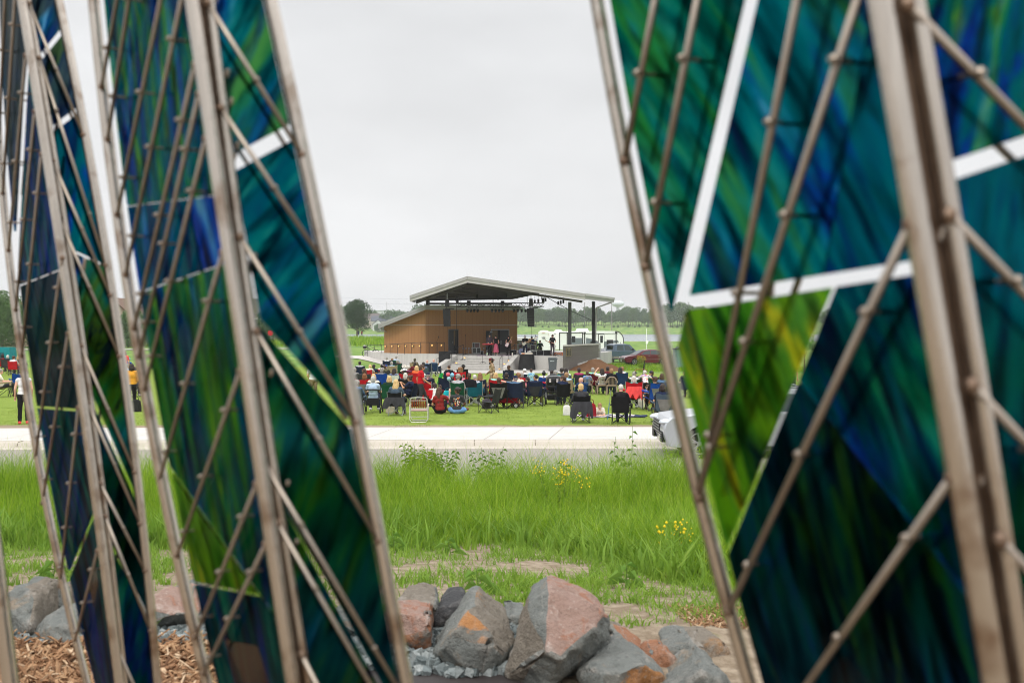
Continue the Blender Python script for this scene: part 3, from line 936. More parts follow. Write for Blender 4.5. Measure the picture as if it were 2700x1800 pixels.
def glass_mat(name, stops, acc='b', streak=(1.5, 10.0), amt=.52):
 """coloured art glass: light passes through and takes the streaked colour"""
 t = NT(name)
 uv = t.n('ShaderNodeUVMap')
 oi = t.n('ShaderNodeObjectInfo')
 mp = t.n('ShaderNodeMapping')
 mp.inputs['Scale'].default_value = (streak[1], streak[0], 1)
 t.l(uv.outputs[0], mp.inputs['Vector'])
 cmb = t.n('ShaderNodeCombineXYZ')
 t.l(t.math('MULTIPLY', oi.outputs['Random'], 37.0), cmb.inputs[0]); t.l(t.math('MULTIPLY', oi.outputs['Random'], 91.0), cmb.inputs[1])
 t.l(cmb.outputs[0], mp.inputs['Location'])
 n_ = t.noise(mp.outputs[0], 1.7, 5, .55, .7)
 n2_ = t.noise(mp.outputs[0], 9.0, 4, .6, .5)
 f = t.math('ADD', t.math('MULTIPLY', n_, 2.3), t.math('MULTIPLY', n2_, .35))
 f = t.math('SUBTRACT', f, .77)
 f = t.math('ADD', f, t.math('MULTIPLY', t.math('SUBTRACT', oi.outputs['Random'], .5), .12))
 stops = [(p, tuple((v * .78) ** .5 for v in c)) for p, c in stops]      # a pane has two faces
 col = t.ramp(f, stops)
 f3 = t.math('SUBTRACT', t.math('MULTIPLY', t.noise(mp.outputs[0], 2.6, 5, .6, 1.2), 2.2), .6)
 col2 = t.ramp(f3, [(p, tuple((v * .8) ** .5 for v in c)) for p, c in ACC[acc]])
 msk = t.ramp(t.noise(mp.outputs[0], 1.15, 4, .55, .9), [(amt - .03, (0, 0, 0)), (amt + .09, (1, 1, 1))])
 col = t.mix(msk, col, col2)
 dk = t.ramp(t.noise(mp.outputs[0], 4.2, 4, .6, .4), [(.30, (.32, .32, .36)), (.50, (1, 1, 1))])
 col = t.mix(1.0, col, dk, 'MULTIPLY')
 tr = t.n('ShaderNodeBsdfTransparent'); t.l(col, tr.inputs['Color'])
 tl = t.n('ShaderNodeBsdfTranslucent'); t.l(col, tl.inputs['Color'])
 gl = t.n('ShaderNodeBsdfGlossy'); gl.inputs['Roughness'].default_value = .12
 rf = t.n('ShaderNodeBsdfRefraction'); t.l(col, rf.inputs['Color']); rf.inputs['Roughness'].default_value = .34; rf.inputs['IOR'].default_value = 1.12
 m0 = t.n('ShaderNodeMixShader'); m0.inputs[0].default_value = .80
 t.l(tr.outputs[0], m0.inputs[1]); t.l(rf.outputs[0], m0.inputs[2])
 m1 = t.n('ShaderNodeMixShader'); m1.inputs[0].default_value = .12
 t.l(m0.outputs[0], m1.inputs[1]); t.l(tl.outputs[0], m1.inputs[2])
 lw = t.n('ShaderNodeFresnel'); lw.inputs['IOR'].default_value = 1.10
 m2 = t.n('ShaderNodeMixShader')
 t.l(t.math('MULTIPLY', lw.outputs[0], .2), m2.inputs[0]); t.l(m1.outputs[0], m2.inputs[1]); t.l(gl.outputs[0], m2.inputs[2])
 t.l(m2.outputs[0], t.out.inputs['Surface'])
 return t.mat
NAVY, BLU, TEAL, TEA2, GRN, LIME, DK, YEL = (.004, .012, .05), (.004, .05, .42), (.0, .16, .19), (.01, .26, .24), (.02, .22, .075), (.26, .56, .02), (.003, .012, .012), (.75, .70, .03)
SKYB = (.10, .42, .80)
GM = {
 'cobalt': glass_mat('bright_cobalt_art_glass', [(.1, NAVY), (.32, BLU), (.52, (.015, .13, .62)), (.72, SKYB), (.9, (.2, .6, .8))], 't', amt=.62),
 'tealgreen': glass_mat('teal_green_art_glass', [(.05, DK), (.28, (.0, .06, .05)), (.45, (.0, .17, .10)), (.6, GRN), (.74, (.02, .26, .04)), (.9, TEA2)], 't'),
 'teal': glass_mat('teal_art_glass', [(.05, NAVY), (.28, (.0, .07, .09)), (.45, TEAL), (.62, TEA2), (.74, GRN), (.88, (.08, .36, .08))], 'b', amt=.56),
 'tealblue': glass_mat('teal_blue_art_glass', [(.05, NAVY), (.22, (.002, .03, .12)), (.42, (.0, .11, .17)), (.58, TEAL), (.74, (.0, .10, .27)), (.86, BLU), (.97, SKYB)], 't'),
 'green': glass_mat('green_art_glass', [(.05, DK), (.25, (.0, .07, .06)), (.44, GRN), (.62, (.05, .28, .05)), (.80, LIME), (.92, TEAL)], 'b'),
 'lime': glass_mat('lime_art_glass', [(.05, DK), (.25, (.02, .14, .01)), (.42, (.09, .34, .02)), (.6, LIME), (.75, (.10, .36, .05)), (.9, YEL)], 'n', amt=.63),
 'blue': glass_mat('cobalt_art_glass', [(.05, (.002, .004, .02)), (.3, NAVY), (.48, (.0, .07, .11)), (.62, (.004, .03, .26)), (.74, BLU), (.9, (.0, .14, .16))], 't'),
 'deep': glass_mat('deep_green_art_glass', [(.05, (.001, .014, .024)), (.35, (.003, .06, .085)), (.52, (.004, .11, .12)), (.68, (.03, .19, .07)), (.85, (.06, .14, .02)), (.95, NAVY)], 'b', amt=.56),
 'night': glass_mat('midnight_art_glass', [(.05, (.0, .010, .020)), (.4, (.001, .035, .065)), (.6, (.002, .08, .11)), (.75, (.004, .05, .22)), (.9, (.01, .13, .06))], 'n'),
 'mix': glass_mat('marbled_art_glass', [(.1, (.004, .02, .06)), (.24, BLU), (.36, (.0, .13, .16)), (.5, TEAL), (.6, GRN), (.68, LIME), (.78, TEA2), (.88, SKYB), (.95, BLU)], 'b', streak=(2.2, 12.0), amt=.55),
 'grey': glass_mat('smoky_art_glass', [(.1, (.005, .02, .03)), (.35, (.03, .08, .09)), (.5, (.06, .11, .12)), (.65, (.02, .05, .12)), (.8, (.06, .14, .04)), (.95, (.09, .11, .15))], 'b', amt=.58),
}
class Pole:
 def __init__(self, pts, d, r=.0165):
  ys_ = np.array([p[1] for p in pts], float); xs_ = np.array([p[0] for p in pts], float)
  q = np.polyfit(ys_, xs_, 2)
  self.pts, self.d, self.r = [(float(np.polyval(q, y_)), y_) for y_ in range(0, 1801, 150)], d, r
 def x(self, py):
  P = self.pts
  if py <= P[0][1]:
   a, b = P[0], P[1]
  elif py >= P[-1][1]:
   a, b = P[-2], P[-1]
  else:
   for a, b in zip(P, P[1:]):
    if py <= b[1]:
     break
  return a[0] + (b[0] - a[0]) * (py - a[1]) / (b[1] - a[1])
 def end(self):
  gy = HZ + (CH - 1.33) * F / self.d
  top = HZ - 2.35 * F / self.d
  top = min(top, -420)
  rows = [top] + [p[1] for p in self.pts if top < p[1] < gy] + [gy + 40]
  return [W(self.x(r), r, self.d) for r in rows]
class Face:
 def __init__(self, a, b):
  self.a, self.b = a, b
  u = (W(b.x(900), 900, b.d) - W(a.x(900), 900, a.d)); u.z = 0
  self.u = u.normalized()
  n = Vector((-u.y, u.x, 0)).normalized()
  self.n = n if n.y > 0 else -n        # away from the camera
 def P(self, px, py, off=0.0):
  xa, xb = self.a.x(py), self.b.x(py)
  s = (px - xa) / (xb - xa)
  s = max(-.6, min(1.6, s))
  d = 1.0 / ((1 - s) / self.a.d + s / self.b.d)
  return W(px, py, d) + self.n * off
def clip(poly, a, b, side, gap):
 """keep the part of poly on one side of line a-b, stepping back by gap/2"""
 dx, dy = b[0] - a[0], b[1] - a[1]
 L = math.hypot(dx, dy)
 nx, ny = -dy / L * side, dx / L * side
 f = lambda p: (p[0] - a[0]) * nx + (p[1] - a[1]) * ny - gap / 2
 out = []
 for i, p in enumerate(poly):
  q = poly[(i + 1) % len(poly)]
  fp, fq = f(p), f(q)
  if fp >= 0:
   out.append(p)
  if (fp >= 0) != (fq >= 0):
   k = fp / (fp - fq)
   out.append((p[0] + (q[0] - p[0]) * k, p[1] + (q[1] - p[1]) * k))
 return out
def cen(poly):
 A = cx = cy = 0.0
 for i, p in enumerate(poly):
  q = poly[(i + 1) % len(poly)]
  k = p[0] * q[1] - q[0] * p[1]
  A += k; cx += (p[0] + q[0]) * k; cy += (p[1] + q[1]) * k
 return cx / (3 * A), cy / (3 * A)
def area(p):
 return abs(sum(p[i][0] * p[(i + 1) % len(p)][1] - p[(i + 1) % len(p)][0] * p[i][1] for i in range(len(p)))) / 2
def tower(label, poles, faces):
 """poles: name->Pole; faces: list of (pole a, pole b, inset, cuts, rods, colour pick)"""
 base = poles[0].end()[-1]
 root = empty('glass_tower', (base.x, base.y, 1.33), 0, label, 'sculpture', 'stained glass towers')
 for p in poles:
  mb = MB()
  mb.path(p.end(), p.r * .70, 12)
  o = mb.build('pole', MAT_STEEL, root, smooth=True)
 e1, e2 = poles[1].end(), poles[2].end()
 n_ = min(len(e1), len(e2))
 mb = MB(); off_ = Vector((0, .012, 0))
 mb.add([p + off_ for p in e1[:n_]] + [p + off_ for p in e2[:n_]] + [p + off_ * 1.5 for p in e1[:n_]] + [p + off_ * 1.5 for p in e2[:n_]],
           [q for i in range(n_ - 1) for q in ((i, i + 1, n_ + i + 1, n_ + i), (2 * n_ + i, 3 * n_ + i, 3 * n_ + i + 1, 2 * n_ + i + 1))])
 mb.build('web_plate', MAT_WELD, root)
 for (a, b, ins, cuts, rods, pick, top, bot) in faces:
  fc = Face(a, b)
  rows = [top + (bot - top) * i / 24 for i in range(25)]
  L_ = [(a.x(r) + ins[0] * (1 if b.x(r) > a.x(r) else -1), r) for r in rows]
  R_ = [(b.x(r) - ins[1] * (1 if b.x(r) > a.x(r) else -1), r) for r in rows]
  polys = [L_ + R_[::-1]]
  for cut in cuts:
   A, B, gap = cut[:3]
   cond = cut[3] if len(cut) > 3 else None
   new = []
   for pl in polys:
    if cond and not cond(*cen(pl)):
     new.append(pl); continue
    p1, p2 = clip(pl, A, B, 1, gap), clip(pl, A, B, -1, gap)
    new += [q for q in (p1, p2) if len(q) >= 3 and area(q) > 300]
   polys = new
  for pl in polys:
   cx, cy = cen(pl)
   n = len(pl)
   fr = [fc.P(x_, y_, .012) for x_, y_ in pl]
   bk = [fc.P(x_, y_, .018) for x_, y_ in pl]
   mb = MB()
   l = root.location
   vs = [p - l for p in fr] + [p - l for p in bk]
   mb.add(vs, [tuple(range(n)), tuple(range(n, 2 * n))[::-1]] + [(i, n + i, n + (i + 1) % n, (i + 1) % n) for i in range(n)])
   me = mb.mesh('glass_pane', GM[pick(cx, cy)])
   uvl = me.uv_layers.new(name='streak')
   ang = random.uniform(-.35, .35) + (-.3 if fc.u.y < 0 else .35)
   ca, sa = math.cos(ang), math.sin(ang)
   pix = [(fc.P(x_, y_).dot(fc.u), fc.P(x_, y_).z) for x_, y_ in pl] * 2
   for lp in me.loops:
    u_, v_ = pix[lp.vertex_index]
    uvl.data[lp.index].uv = (u_ * ca - v_ * sa, u_ * sa + v_ * ca)
   link(bpy.data.objects.new('glass_pane', me), root)
  for (p0, p1, rr) in rods:
   ends = []
   for (u_, v_) in ((p0, p1), (p1, p0)):
    dx, dy = u_[0] - v_[0], u_[1] - v_[1]
    Lr_ = math.hypot(dx, dy)
    best = u_
    for po in (a, b):
     for q_ in range(0, 900, 3):
      xx_, yy_ = u_[0] + dx / Lr_ * q_, u_[1] + dy / Lr_ * q_
      if abs(xx_ - po.x(yy_)) < 7:
       best = (xx_, yy_)
       break
    ends.append(best)
   p0, p1 = ends
   m = MB()
   A0, A1 = fc.P(*p0, -.006), fc.P(*p1, -.006)
   m.path([A0, A1], rr, 8)
   ro = m.build('rod', MAT_ROD, root, smooth=True)
   m = MB()
   B0, B1 = fc.P(*p0, .042), fc.P(*p1, .042)
   m.path([B0, B1], rr * .9, 8)
   m.build('rod', MAT_ROD, root, smooth=True)
   n = max(1, int((A1 - A0).length / .19))
   for k in range(n):
    s = (k + .5) / n
    q0, q1 = A0.lerp(A1, s), B0.lerp(B1, s)
    m = MB()
    q0 = q0 - fc.n * .006
    m.v = []
    m.disc((q0 + q1) / 2 - ro.parent.location, fc.n, rr * .62, (q1 - q0).length + .012, 8)
    m.ell(q0 - ro.parent.location, rr * 1.2, 8, 6)
    m.build('standoff', MAT_ROD, ro, world=False)
   for q, po in ((A0, None), (A1, None)):
    m = MB()
    m.ell(q - ro.parent.location, rr * 1.7, 8, 6)
    m.build('weld', MAT_WELD, ro, world=False)
 return root
S = lambda *a: a
q1 = Pole([(-12, 340), (5, 459), (29, 677), (56, 897), (115, 1325), (172, 1580), (235, 1800)], 2.75, .0150)
q2 = Pole([(54, 0), (115, 321), (152, 562), (191, 897), (241, 1221), (287, 1589), (318, 1800)], 2.25, .0150)
q2b = Pole([(70, 0), (134, 321), (172, 562), (213, 897), (262, 1221), (303, 1589), (334, 1800)], 2.27, .0100)
q3 = Pole([(158, 0), (207, 287), (270, 603), (312, 897), (359, 1221), (396, 1531), (410, 1800)], 2.31, .0150)
tower('slim leaning tower of smoky dark green glass nearest the photo edge', [q1, q2, q2b, q3], [
 (q1, q2, (7, 7), [((57, 100), (30, 640), 15, lambda x, y: y < 1400), ((115, 1076), (195, 1082), 6), ((172, 1508), (230, 1359), 12), ((20, 760), (190, 690), 5)],
     [((6, 320), (23, -60), .0038), ((14, 510), (50, -40), .0038), ((29, 660), (62, 300), .0038), ((52, 775), (92, 373), .0038), ((69, 884), (109, 488), .0038), ((100, 1204), (172, 680), .0038),
      ((118, 1325), (172, 980), .0038), ((164, 1543), (204, 1175), .0038), ((201, 1698), (250, 1508), .0038)],
     lambda x, y: 'grey' if y < 500 else ('blue' if y < 760 else ('night' if y < 1200 else 'blue')), -260, 2150),
 (q2b, q3, (7, 9), [((103, 155), (161, 84), 13), ((126, 349), (195, 297), 15), ((230, 1015), (356, 1302), 9), ((150, 640), (280, 700), 6), ((276, 1400), (400, 1640), 7)],
     [((75, 11), (161, 218), .0038), ((103, 155), (230, 551), .0038), ((138, 425), (264, 718), .0038), ((155, 574), (287, 878), .0038), ((212, 911), (344, 1221), .0038), ((230, 1061), (367, 1376), .0038),
      ((264, 1273), (373, 1486), .0038), ((276, 1359), (390, 1646), .0038), ((299, 1686), (350, 1800), .0038)],
     lambda x, y: 'grey' if y < 480 else ('tealblue' if y < 680 else ('deep' if y < 1100 else ('blue' if y > 1400 else 'night'))), -260, 2150),
])
b1 = Pole([(244, 0), (270, 230), (316, 545), (357, 897), (402, 1118), (428, 1267), (471, 1503), (517, 1675), (551, 1800)], 1.95, .0165)
b2 = Pole([(505, 0), (551, 287), (597, 586), (630, 897), (677, 1158), (718, 1388), (752, 1646), (769, 1800)], 1.45, .0150)
b2b = Pole([(560, 23), (598, 373), (638, 700), (668, 900), (722, 1221), (760, 1417), (806, 1800)], 1.47, .0100)
b3 = Pole([(715, 0), (775, 287), (821, 517), (861, 700), (895, 900), (941, 1118), (987, 1331), (1033, 1531), (1062, 1800)], 1.53, .0155)
tower('broad leaning tower of blue and green streaked glass beside the stage view', [b1, b2, b2b, b3], [
 (b1, b2, (10, 10), [((508, 95), (455, 330), 11, lambda x, y: y < 900), ((345, 250), (318, 420), 8, lambda x, y: y < 700 and x < 420), ((300, 545), (640, 500), 3, None),
      ((430, 742), (640, 670), 5, lambda x, y: y > 480), ((437, 1245), (662, 1572), 9, lambda x, y: y > 700), ((650, 1570), (740, 1588), 7, lambda x, y: x > 560 and y > 1300),
      ((480, 560), (525, 760), 5, lambda x, y: 480 < y < 740)],
     [((278, 221), (330, -60), .0038), ((300, 320), (360, -60), .0038), ((327, 522), (448, -60), .0038), ((345, 700), (503, -60), .0038), ((367, 844), (515, 220), .0038), ((385, 895), (525, 300), .0038),
      ((425, 884), (540, 425), .0038), ((428, 1267), (592, 690), .0038), ((482, 1445), (632, 1015), .0038), ((534, 1652), (678, 1300), .0038), ((565, 1732), (703, 1451), .0038)],
     lambda x, y: ('mix' if y < 330 else ('tealblue' if x < 430 else ('cobalt' if x > 505 else ('mix' if y < 560 else 'blue')))) if y < 720 else ('green' if y < 1330 and x < 600 else ('lime' if (x < 560) else ('blue' if y > 1560 else 'green'))), -300, 2250),
 (b2b, b3, (8, 14), [((614, 430), (763, 350), 40), ((640, 792), (925, 1112), 17, lambda x, y: y > 400), ((746, 1319), (953, 1704), 10, lambda x, y: y > 900), ((640, 560), (700, 900), 7, lambda x, y: 420 < y < 900)],
     [((545, 11), (746, 333), .0038), ((580, 287), (821, 649), .0038), ((631, 626), (907, 1066), .0038), ((689, 900), (970, 1382), .0038), ((689, 1210), (1016, 1761), .0038), ((729, 1376), (970, 1795), .0038),
      ((792, 1721), (832, 1800), .0038)],
     lambda x, y: ('teal' if x < 690 else 'teal') if y < 420 else ('tealblue' if (y < 900 and x > 700) else ('lime' if y < 900 else ('night' if y < 1250 else 'deep'))), -300, 2250),
])
r1 = Pole([(1569, 0), (1609, 172), (1655, 430), (1701, 689), (1743, 900), (1830, 1244), (1921, 1577), (1973, 1800)], 1.48, .0155)
r2 = Pole([(2309, 0), (2378, 287), (2430, 574), (2466, 900), (2524, 1302), (2576, 1531), (2633, 1800)], 1.0, .0180)
r2b = Pole([(2404, 0), (2470, 287), (2520, 574), (2560, 900), (2615, 1302), (2655, 1531), (2712, 1800)], 1.02, .0140)
r3 = Pole([(2905, 0), (2970, 400), (3050, 900), (3150, 1800)], 1.2, .0155)
tower('closest tower of teal and cobalt glass with a white gap band', [r1, r2, r2b, r3], [
 (r1, r2, (16, 22), [((1958, -20), (1778, 775), 42, lambda x, y: True), ((1800, 797), (2170, 738), 38, lambda x, y: x > 1790), ((2182, 735), (2005, 1180), 17, lambda x, y: y > 640 and x > 1700),
      ((2100, 1028), (2410, 1425), 7, lambda x, y: x > 2020 and y > 400), ((2160, 650), (2290, -100), 5, lambda x, y: y < 700 and x > 1900)],
     [((1672, 344), (1750, -60), .0052), ((1721, 654), (1862, -60), .0052), ((1870, 1221), (2126, -60), .0052), ((1960, 960), (2268, 20), .0052), ((1939, 1589), (2385, 650), .0052), ((2140, 1800), (2500, 1290), .0052)],
     lambda x, y: ('tealgreen' if x < 1860 and y < 640 else ('teal' if (y < 700 and x < 2140) else ('tealblue' if y < 900 and x > 2100 else ('lime' if x < 2030 and y < 1250 else ('blue' if y < 1250 else ('night' if x > 2130 else 'deep')))))), -350, 2400),
 (r2b, r3, (22, 20), [((2533, 448), (2720, 385), 52)],
     [((2378, 17), (2740, 385), .0052), ((2487, 568), (2740, 830), .0052), ((2547, 1015), (2760, 1240), .0052), ((2620, 1420), (2800, 1610), .0052)],
     lambda x, y: 'mix' if y < 420 else 'tealblue', -350, 2400),
])
q = Pole([(-22, 1400), (-2, 1560), (28, 1800)], 2.0, .0165)
e = q.end()
mb = MB(); mb.path(e, .0165, 10)
o = mb.build('steel_pole', MAT_STEEL, None, smooth=True)
tag(o, 'brown steel pole rising from the mulch by the grey rocks', 'pole')
t = NT('wood_cladding')
co = t.pos((9, 9, .35))
pl = t.n('ShaderNodeTexWave'); pl.bands_direction = 'X'; pl.wave_profile = 'SAW'
pl.inputs['Scale'].default_value = 1.0
g = t.pos((1, .55, 0))
t.l(g, pl.inputs['Vector']); pl.inputs['Scale'].default_value = .95
c = t.mix(t.noise(co, 1.0, 5, .65), (.27, .125, .05), (.44, .23, .095))
c = t.mix(t.noise(t.pos((2.2, 2.2, .05)), 1.0, 3, .5), c, (.34, .165, .066))
gr = t.ramp(pl.outputs['Fac'], [(0, (1, 1, 1)), (.05, (0, 0, 0)), (.95, (0, 0, 0)), (1, (1, 1, 1))])
c = t.mix(t.math('MULTIPLY', gr, .45), c, (.09, .04, .018))
t.base(c); t.set(.6, 0, .3)
MAT_CLAD = t.mat
MAT_TRIM = plain((174, 171, 172), .5, .06, 3, key='painted_fascia')
MAT_TRIM2 = plain((194, 190, 191), .5, .05, 3, key='light_trim')
MAT_SOFFIT = plain((70, 64, 58), .8, .25, 1.5, key='dark_soffit')
MAT_ROOFTOP = plain((205, 205, 203), .6, .06, 2, key='pale_roof')
MAT_COLUMN = plain((96, 98, 100), .5, .08, 4, key='grey_steel_paint')
MAT_DKCOL = plain((48, 48, 50), .5, .08, 4, key='dark_steel_paint')
MAT_BLACK = plain((24, 24, 26), .55, .2, 6, key='black_paint')
MAT_BLKF = plain((34, 34, 35), .85, .3, 3, bump=.5, key='black_cover')
MAT_ALU = plain((170, 172, 174), .35, .1, 8, metal=.7, key='aluminium')
MAT_DOOR = plain((62, 64, 66), .55, .08, 4, key='grey_door_paint')
MAT_DARKIN = plain((22, 20, 18), .9, .3, 4, key='dark_interior')
MAT_TANIN = plain((122, 100, 66), .8, .1, 3, key='tan_interior')
MAT_RAIL = plain((52, 52, 54), .4, .1, 6, metal=.4, key='dark_railing')
AMB = emit((255, 190, 100), 2.6)
FL = .55          # stage floor
cA = W(1122, 0, 90.5); cL = W(1013, 0, 94.5); cR = W(1364, 0, 93.2)
vb = Vector((-.10, 1, 0)) * 7.5
bR = cR + vb; bL = cL + vb * .6
bld = empty('bandshell_stage', (cA.x, cA.y, FL), 0, 'open air band stage with wood clad rooms under a folded pale roof', 'stage')
mb = MB()
pA, pB, pC, pD = W(1110, 0, 86.5), W(1217, 0, 84.4), W(1351, 0, 84.2), W(1486, 0, 83.4)
plat = [pA.xy, pB.xy, pC.xy, pD.xy, W(1600, 0, 97).xy, W(1620, 0, 104).xy, W(960, 0, 104).xy, W(985, 0, 96.5).xy]
mb.slab(plat, -.75, FL)
o = mb.build('platform', MAT_WALLC, bld)
tl, tr_ = W(1217, 0, 84.38), W(1351, 0, 84.18)
bl_, br_ = W(1163, 0, 81.7), W(1324, 0, 82.2)
for i in range(6):
 s0, s1 = i / 6.0, (i + 1) / 6.0
 mb = MB()
 a0, a1 = tl.lerp(bl_, s0), tl.lerp(bl_, s1)
 b0, b1 = tr_.lerp(br_, s0), tr_.lerp(br_, s1)
 zt = FL - .19 * (i + 1) + .01 * (i == 5)
 if i < 6 and zt > -.62:
  mb.slab([a1.xy, b1.xy, b0.xy, a0.xy], -.75, zt)
  mb.slab([(a1 + (a1 - a0) * .08).xy, (b1 + (b1 - b0) * .08).xy, b1.xy, a1.xy], zt - .05, zt + .004)
  mb.build('step', MAT_WALLC, bld)
for (top, bot, w_) in ((W(1206, 0, 84.3), W(1155, 0, 81.4), -.45), (W(1356, 0, 84.1), W(1326, 0, 81.9), .42)):
 mb = MB()
 poly = [(top.x, top.y), (bot.x, bot.y), (bot.x + w_, bot.y + .05), (top.x + w_ * .9, top.y)]
 mb.slab(poly, -.75, [FL + .1, -.30, -.30, FL + .1])
 mb.build('cheek_wall', MAT_WALLC, bld)
mb = MB()
w0, w1, w2 = W(978, 0, 98), W(1108, 0, 86.3), W(1160, 0, 85.0)
mb.slab([w0.xy, w1.xy, w2.xy, (w2.x, w2.y + .3), (w1.x, w1.y + .35), (w0.x + .1, w0.y + .4)], -.9, [.24, .70, .70, .70, .70, .24])
mb.build('ramp_wall', MAT_WALLC, bld)
H0, H1 = FL, 4.72
zL = 3.05
mb = MB()
mb.add([(cL.x, cL.y, H0 - .3), (cA.x, cA.y, H0), (cA.x, cA.y, H1), (cL.x, cL.y, zL), (bL.x, bL.y, H0 - .3), (bR.x, bR.y, H0), (bR.x, bR.y, H1), (bL.x, bL.y, zL), (cR.x, cR.y, H0), (cR.x, cR.y, H1)],
       [(0, 1, 2, 3), (1, 8, 9, 2), (8, 5, 6, 9), (5, 4, 7, 6), (4, 0, 3, 7), (3, 2, 9, 6, 7)])
mb.build('wall', MAT_CLAD, bld)
uA = (cR - cA).normalized(); nA = Vector((uA.y, -uA.x, 0))          # front wall, outward
uL = (cL - cA).normalized(); nL = Vector((-uL.y, uL.x, 0))
zt_ = FL + 2.62
mb = MB()
for (p, q, n_) in ((cA, cR, nA), (cL, cA, nL)):
 a, b = p + n_ * .012, q + n_ * .012
 mb.add([(a.x, a.y, zt_ - .02), (b.x, b.y, zt_ - .02), (b.x, b.y, zt_ + .03), (a.x, a.y, zt_ + .03)], [(0, 1, 2, 3)])
mb.build('trim_line', MAT_TRIM2, bld)
eL = W(997, 0, 93.6); eA = W(1122, 0, 89.6); eR = W(1372, 0, 92.5)
mb = MB()
back = vb * 1.15
zz = [3.28, 4.98, 4.98]
for lo, hi, pr in ((0, .20, .0), (.20, .42, -.06)):
 f_ = [Vector((p.x, p.y, 0)) + nA * (-pr) for p in (eL, eA, eR)]
 k_ = [p + back for p in f_]
 vs = []
 for row in (f_, k_):
  for i, p in enumerate(row):
   vs.append((p.x, p.y, zz[i] - .42 + lo)); vs.append((p.x, p.y, zz[i] - .42 + hi))
 mb.add(vs, [(0, 2, 3, 1), (2, 4, 5, 3), (6, 7, 9, 8), (8, 9, 11, 10), (0, 1, 7, 6), (4, 10, 11, 5), (1, 3, 9, 7), (3, 5, 11, 9), (0, 6, 8, 2), (2, 8, 10, 4)])
mb.build('lower_roof', MAT_TRIM, bld)
dp = W(1008, 0, 94.6)
mb = MB(); mb.path([(dp.x, dp.y - .6, 3.0), (dp.x, dp.y - .6, 2.8), (dp.x + .5, dp.y - .25, 2.5), (dp.x + .5, dp.y - .2, .3)], .06, 6)
mb.build('downspout', MAT_ALU, bld)
def on_front(px, z, off=0.0):
 """point on the front wall seen at photo column px"""
 k = (px - 1350) / F
 a = cA + nA * off
 s = (k * a.y - a.x) / (uA.x - k * uA.y)
 p = a + uA * s
 return Vector((p.x, p.y, z))
def wall_panel(name, px0, px1, z0, z1, off, th, mat, parent):
 a, b = on_front(px0, 0, off), on_front(px1, 0, off)
 mb = MB()
 q = nA * th
 mb.slab([a.xy, b.xy, (b + q).xy, (a + q).xy], z0, z1)
 return mb.build(name, mat, parent)
for (x0, x1, what) in ((1183.5, 1207, 'single'), (1296, 1341, 'double')):
 dz = FL + 2.16
 fr = wall_panel('door', x0, x1, FL + .01, dz, .012, .02, MAT_DARKIN, bld)
 for (a, b, z0, z1) in ((x0 - 1.4, x0, FL, dz + .1), (x1, x1 + 1.4, FL, dz + .1), (x0, x1, dz, dz + .1)):
  wall_panel('door_frame', a, b, z0 + .003, z1, .012, .07, MAT_TRIM if what == 'double' else MAT_COLUMN, fr).location = (0, 0, 0)
 if what == 'single':
  wall_panel('door_leaf', x0 + .3, x0 + 12.5, FL + .02, dz - .02, .04, .03, MAT_DOOR, fr)
  wall_panel('shelf_unit', x0 + 16, x0 + 20, FL + .02, dz - .6, .034, .012, MAT_BLACK, fr)
  wall_panel('interior_wall', x0 + 12.6, x0 + 17, FL + .8, dz - .02, .034, .006, MAT_TANIN, fr)
  wall_panel('handle', x0 + 10, x0 + 10.8, FL + .95, FL + 1.15, .07, .03, MAT_ALU, fr)
 else:
  wall_panel('interior_wall', x0 + .3, 1312, FL + .02, dz - .02, .034, .006, MAT_TANIN, fr)
  wall_panel('door_leaf', 1318.6, 1340.6, FL + .08, dz - .02, .04, .03, MAT_DOOR, fr)
  wall_panel('handle', 1320, 1321.8, FL + .85, FL + 1.2, .07, .03, MAT_ALU, fr)
  wall_panel('kick_plate', 1318.6, 1333, FL + .02, FL + .1, .072, .01, MAT_TRIM2, fr)
  wall_panel('door_leaf', 1281.5, 1296, FL + .02, dz - .06, .10, .05, MAT_DOOR, fr)
  wall_panel('closer', 1292, 1298, dz - .22, dz - .12, .16, .06, MAT_ALU, fr)
  wall_panel('handle', 1283, 1285, FL + .85, FL + 1.15, .155, .03, MAT_ALU, fr)
  wall_panel('kick_plate', 1282, 1288, FL + .02, FL + .32, .155, .01, MAT_TRIM, fr)
for px in (1221, 1228, 1236, 1244, 1275.5):
 wall_panel('outlet_box', px - 1.6, px + 1.6, FL + .42, FL + .56, .012, .08, MAT_ALU, bld)
 if px in (1236, 1244):
  wall_panel('conduit', px - .5, px + .5, FL + .01, FL + .42, .012, .05, MAT_ALU, bld)
for px in (1139, 1164):
 wl = wall_panel('wall_light', px - 2.8, px + 2.8, FL + .72, FL + .86, .012, .06, MAT_COLUMN, bld)
 wall_panel('lamp', px - 1.8, px + 1.8, FL + .74, FL + .82, .074, .02, AMB, wl)
for k in range(6):          # low lights on the rail side of the clad end wall
 s = (k + .3) / 6.0
 p = cL.lerp(cA, s) + nL * .06
 mb = MB(); mb.box((p.x, p.y, FL + .62 + .02 * k), (.16, .1, .12), math.atan2(uL.y, uL.x)); wl = mb.build('wall_light', MAT_COLUMN, bld)
 p = p + nL * .06
 mb = MB(); mb.box((p.x, p.y, FL + .62 + .02 * k), (.1, .06, .07), math.atan2(uL.y, uL.x)); mb.build('lamp', AMB, wl)
A1, A2, A3 = W(1081, 0, 84.5), W(1232.6, 0, 82), W(1543, 0, 82)
B1, B2, B3 = W(1094, 0, 92), W(1432, 0, 100), W(1619, 0, 95)
T1, T2, T3 = 3 + 82 * 84.5 / F, 3 + 133 * 82 / F, 3 + 87 * 82 / F
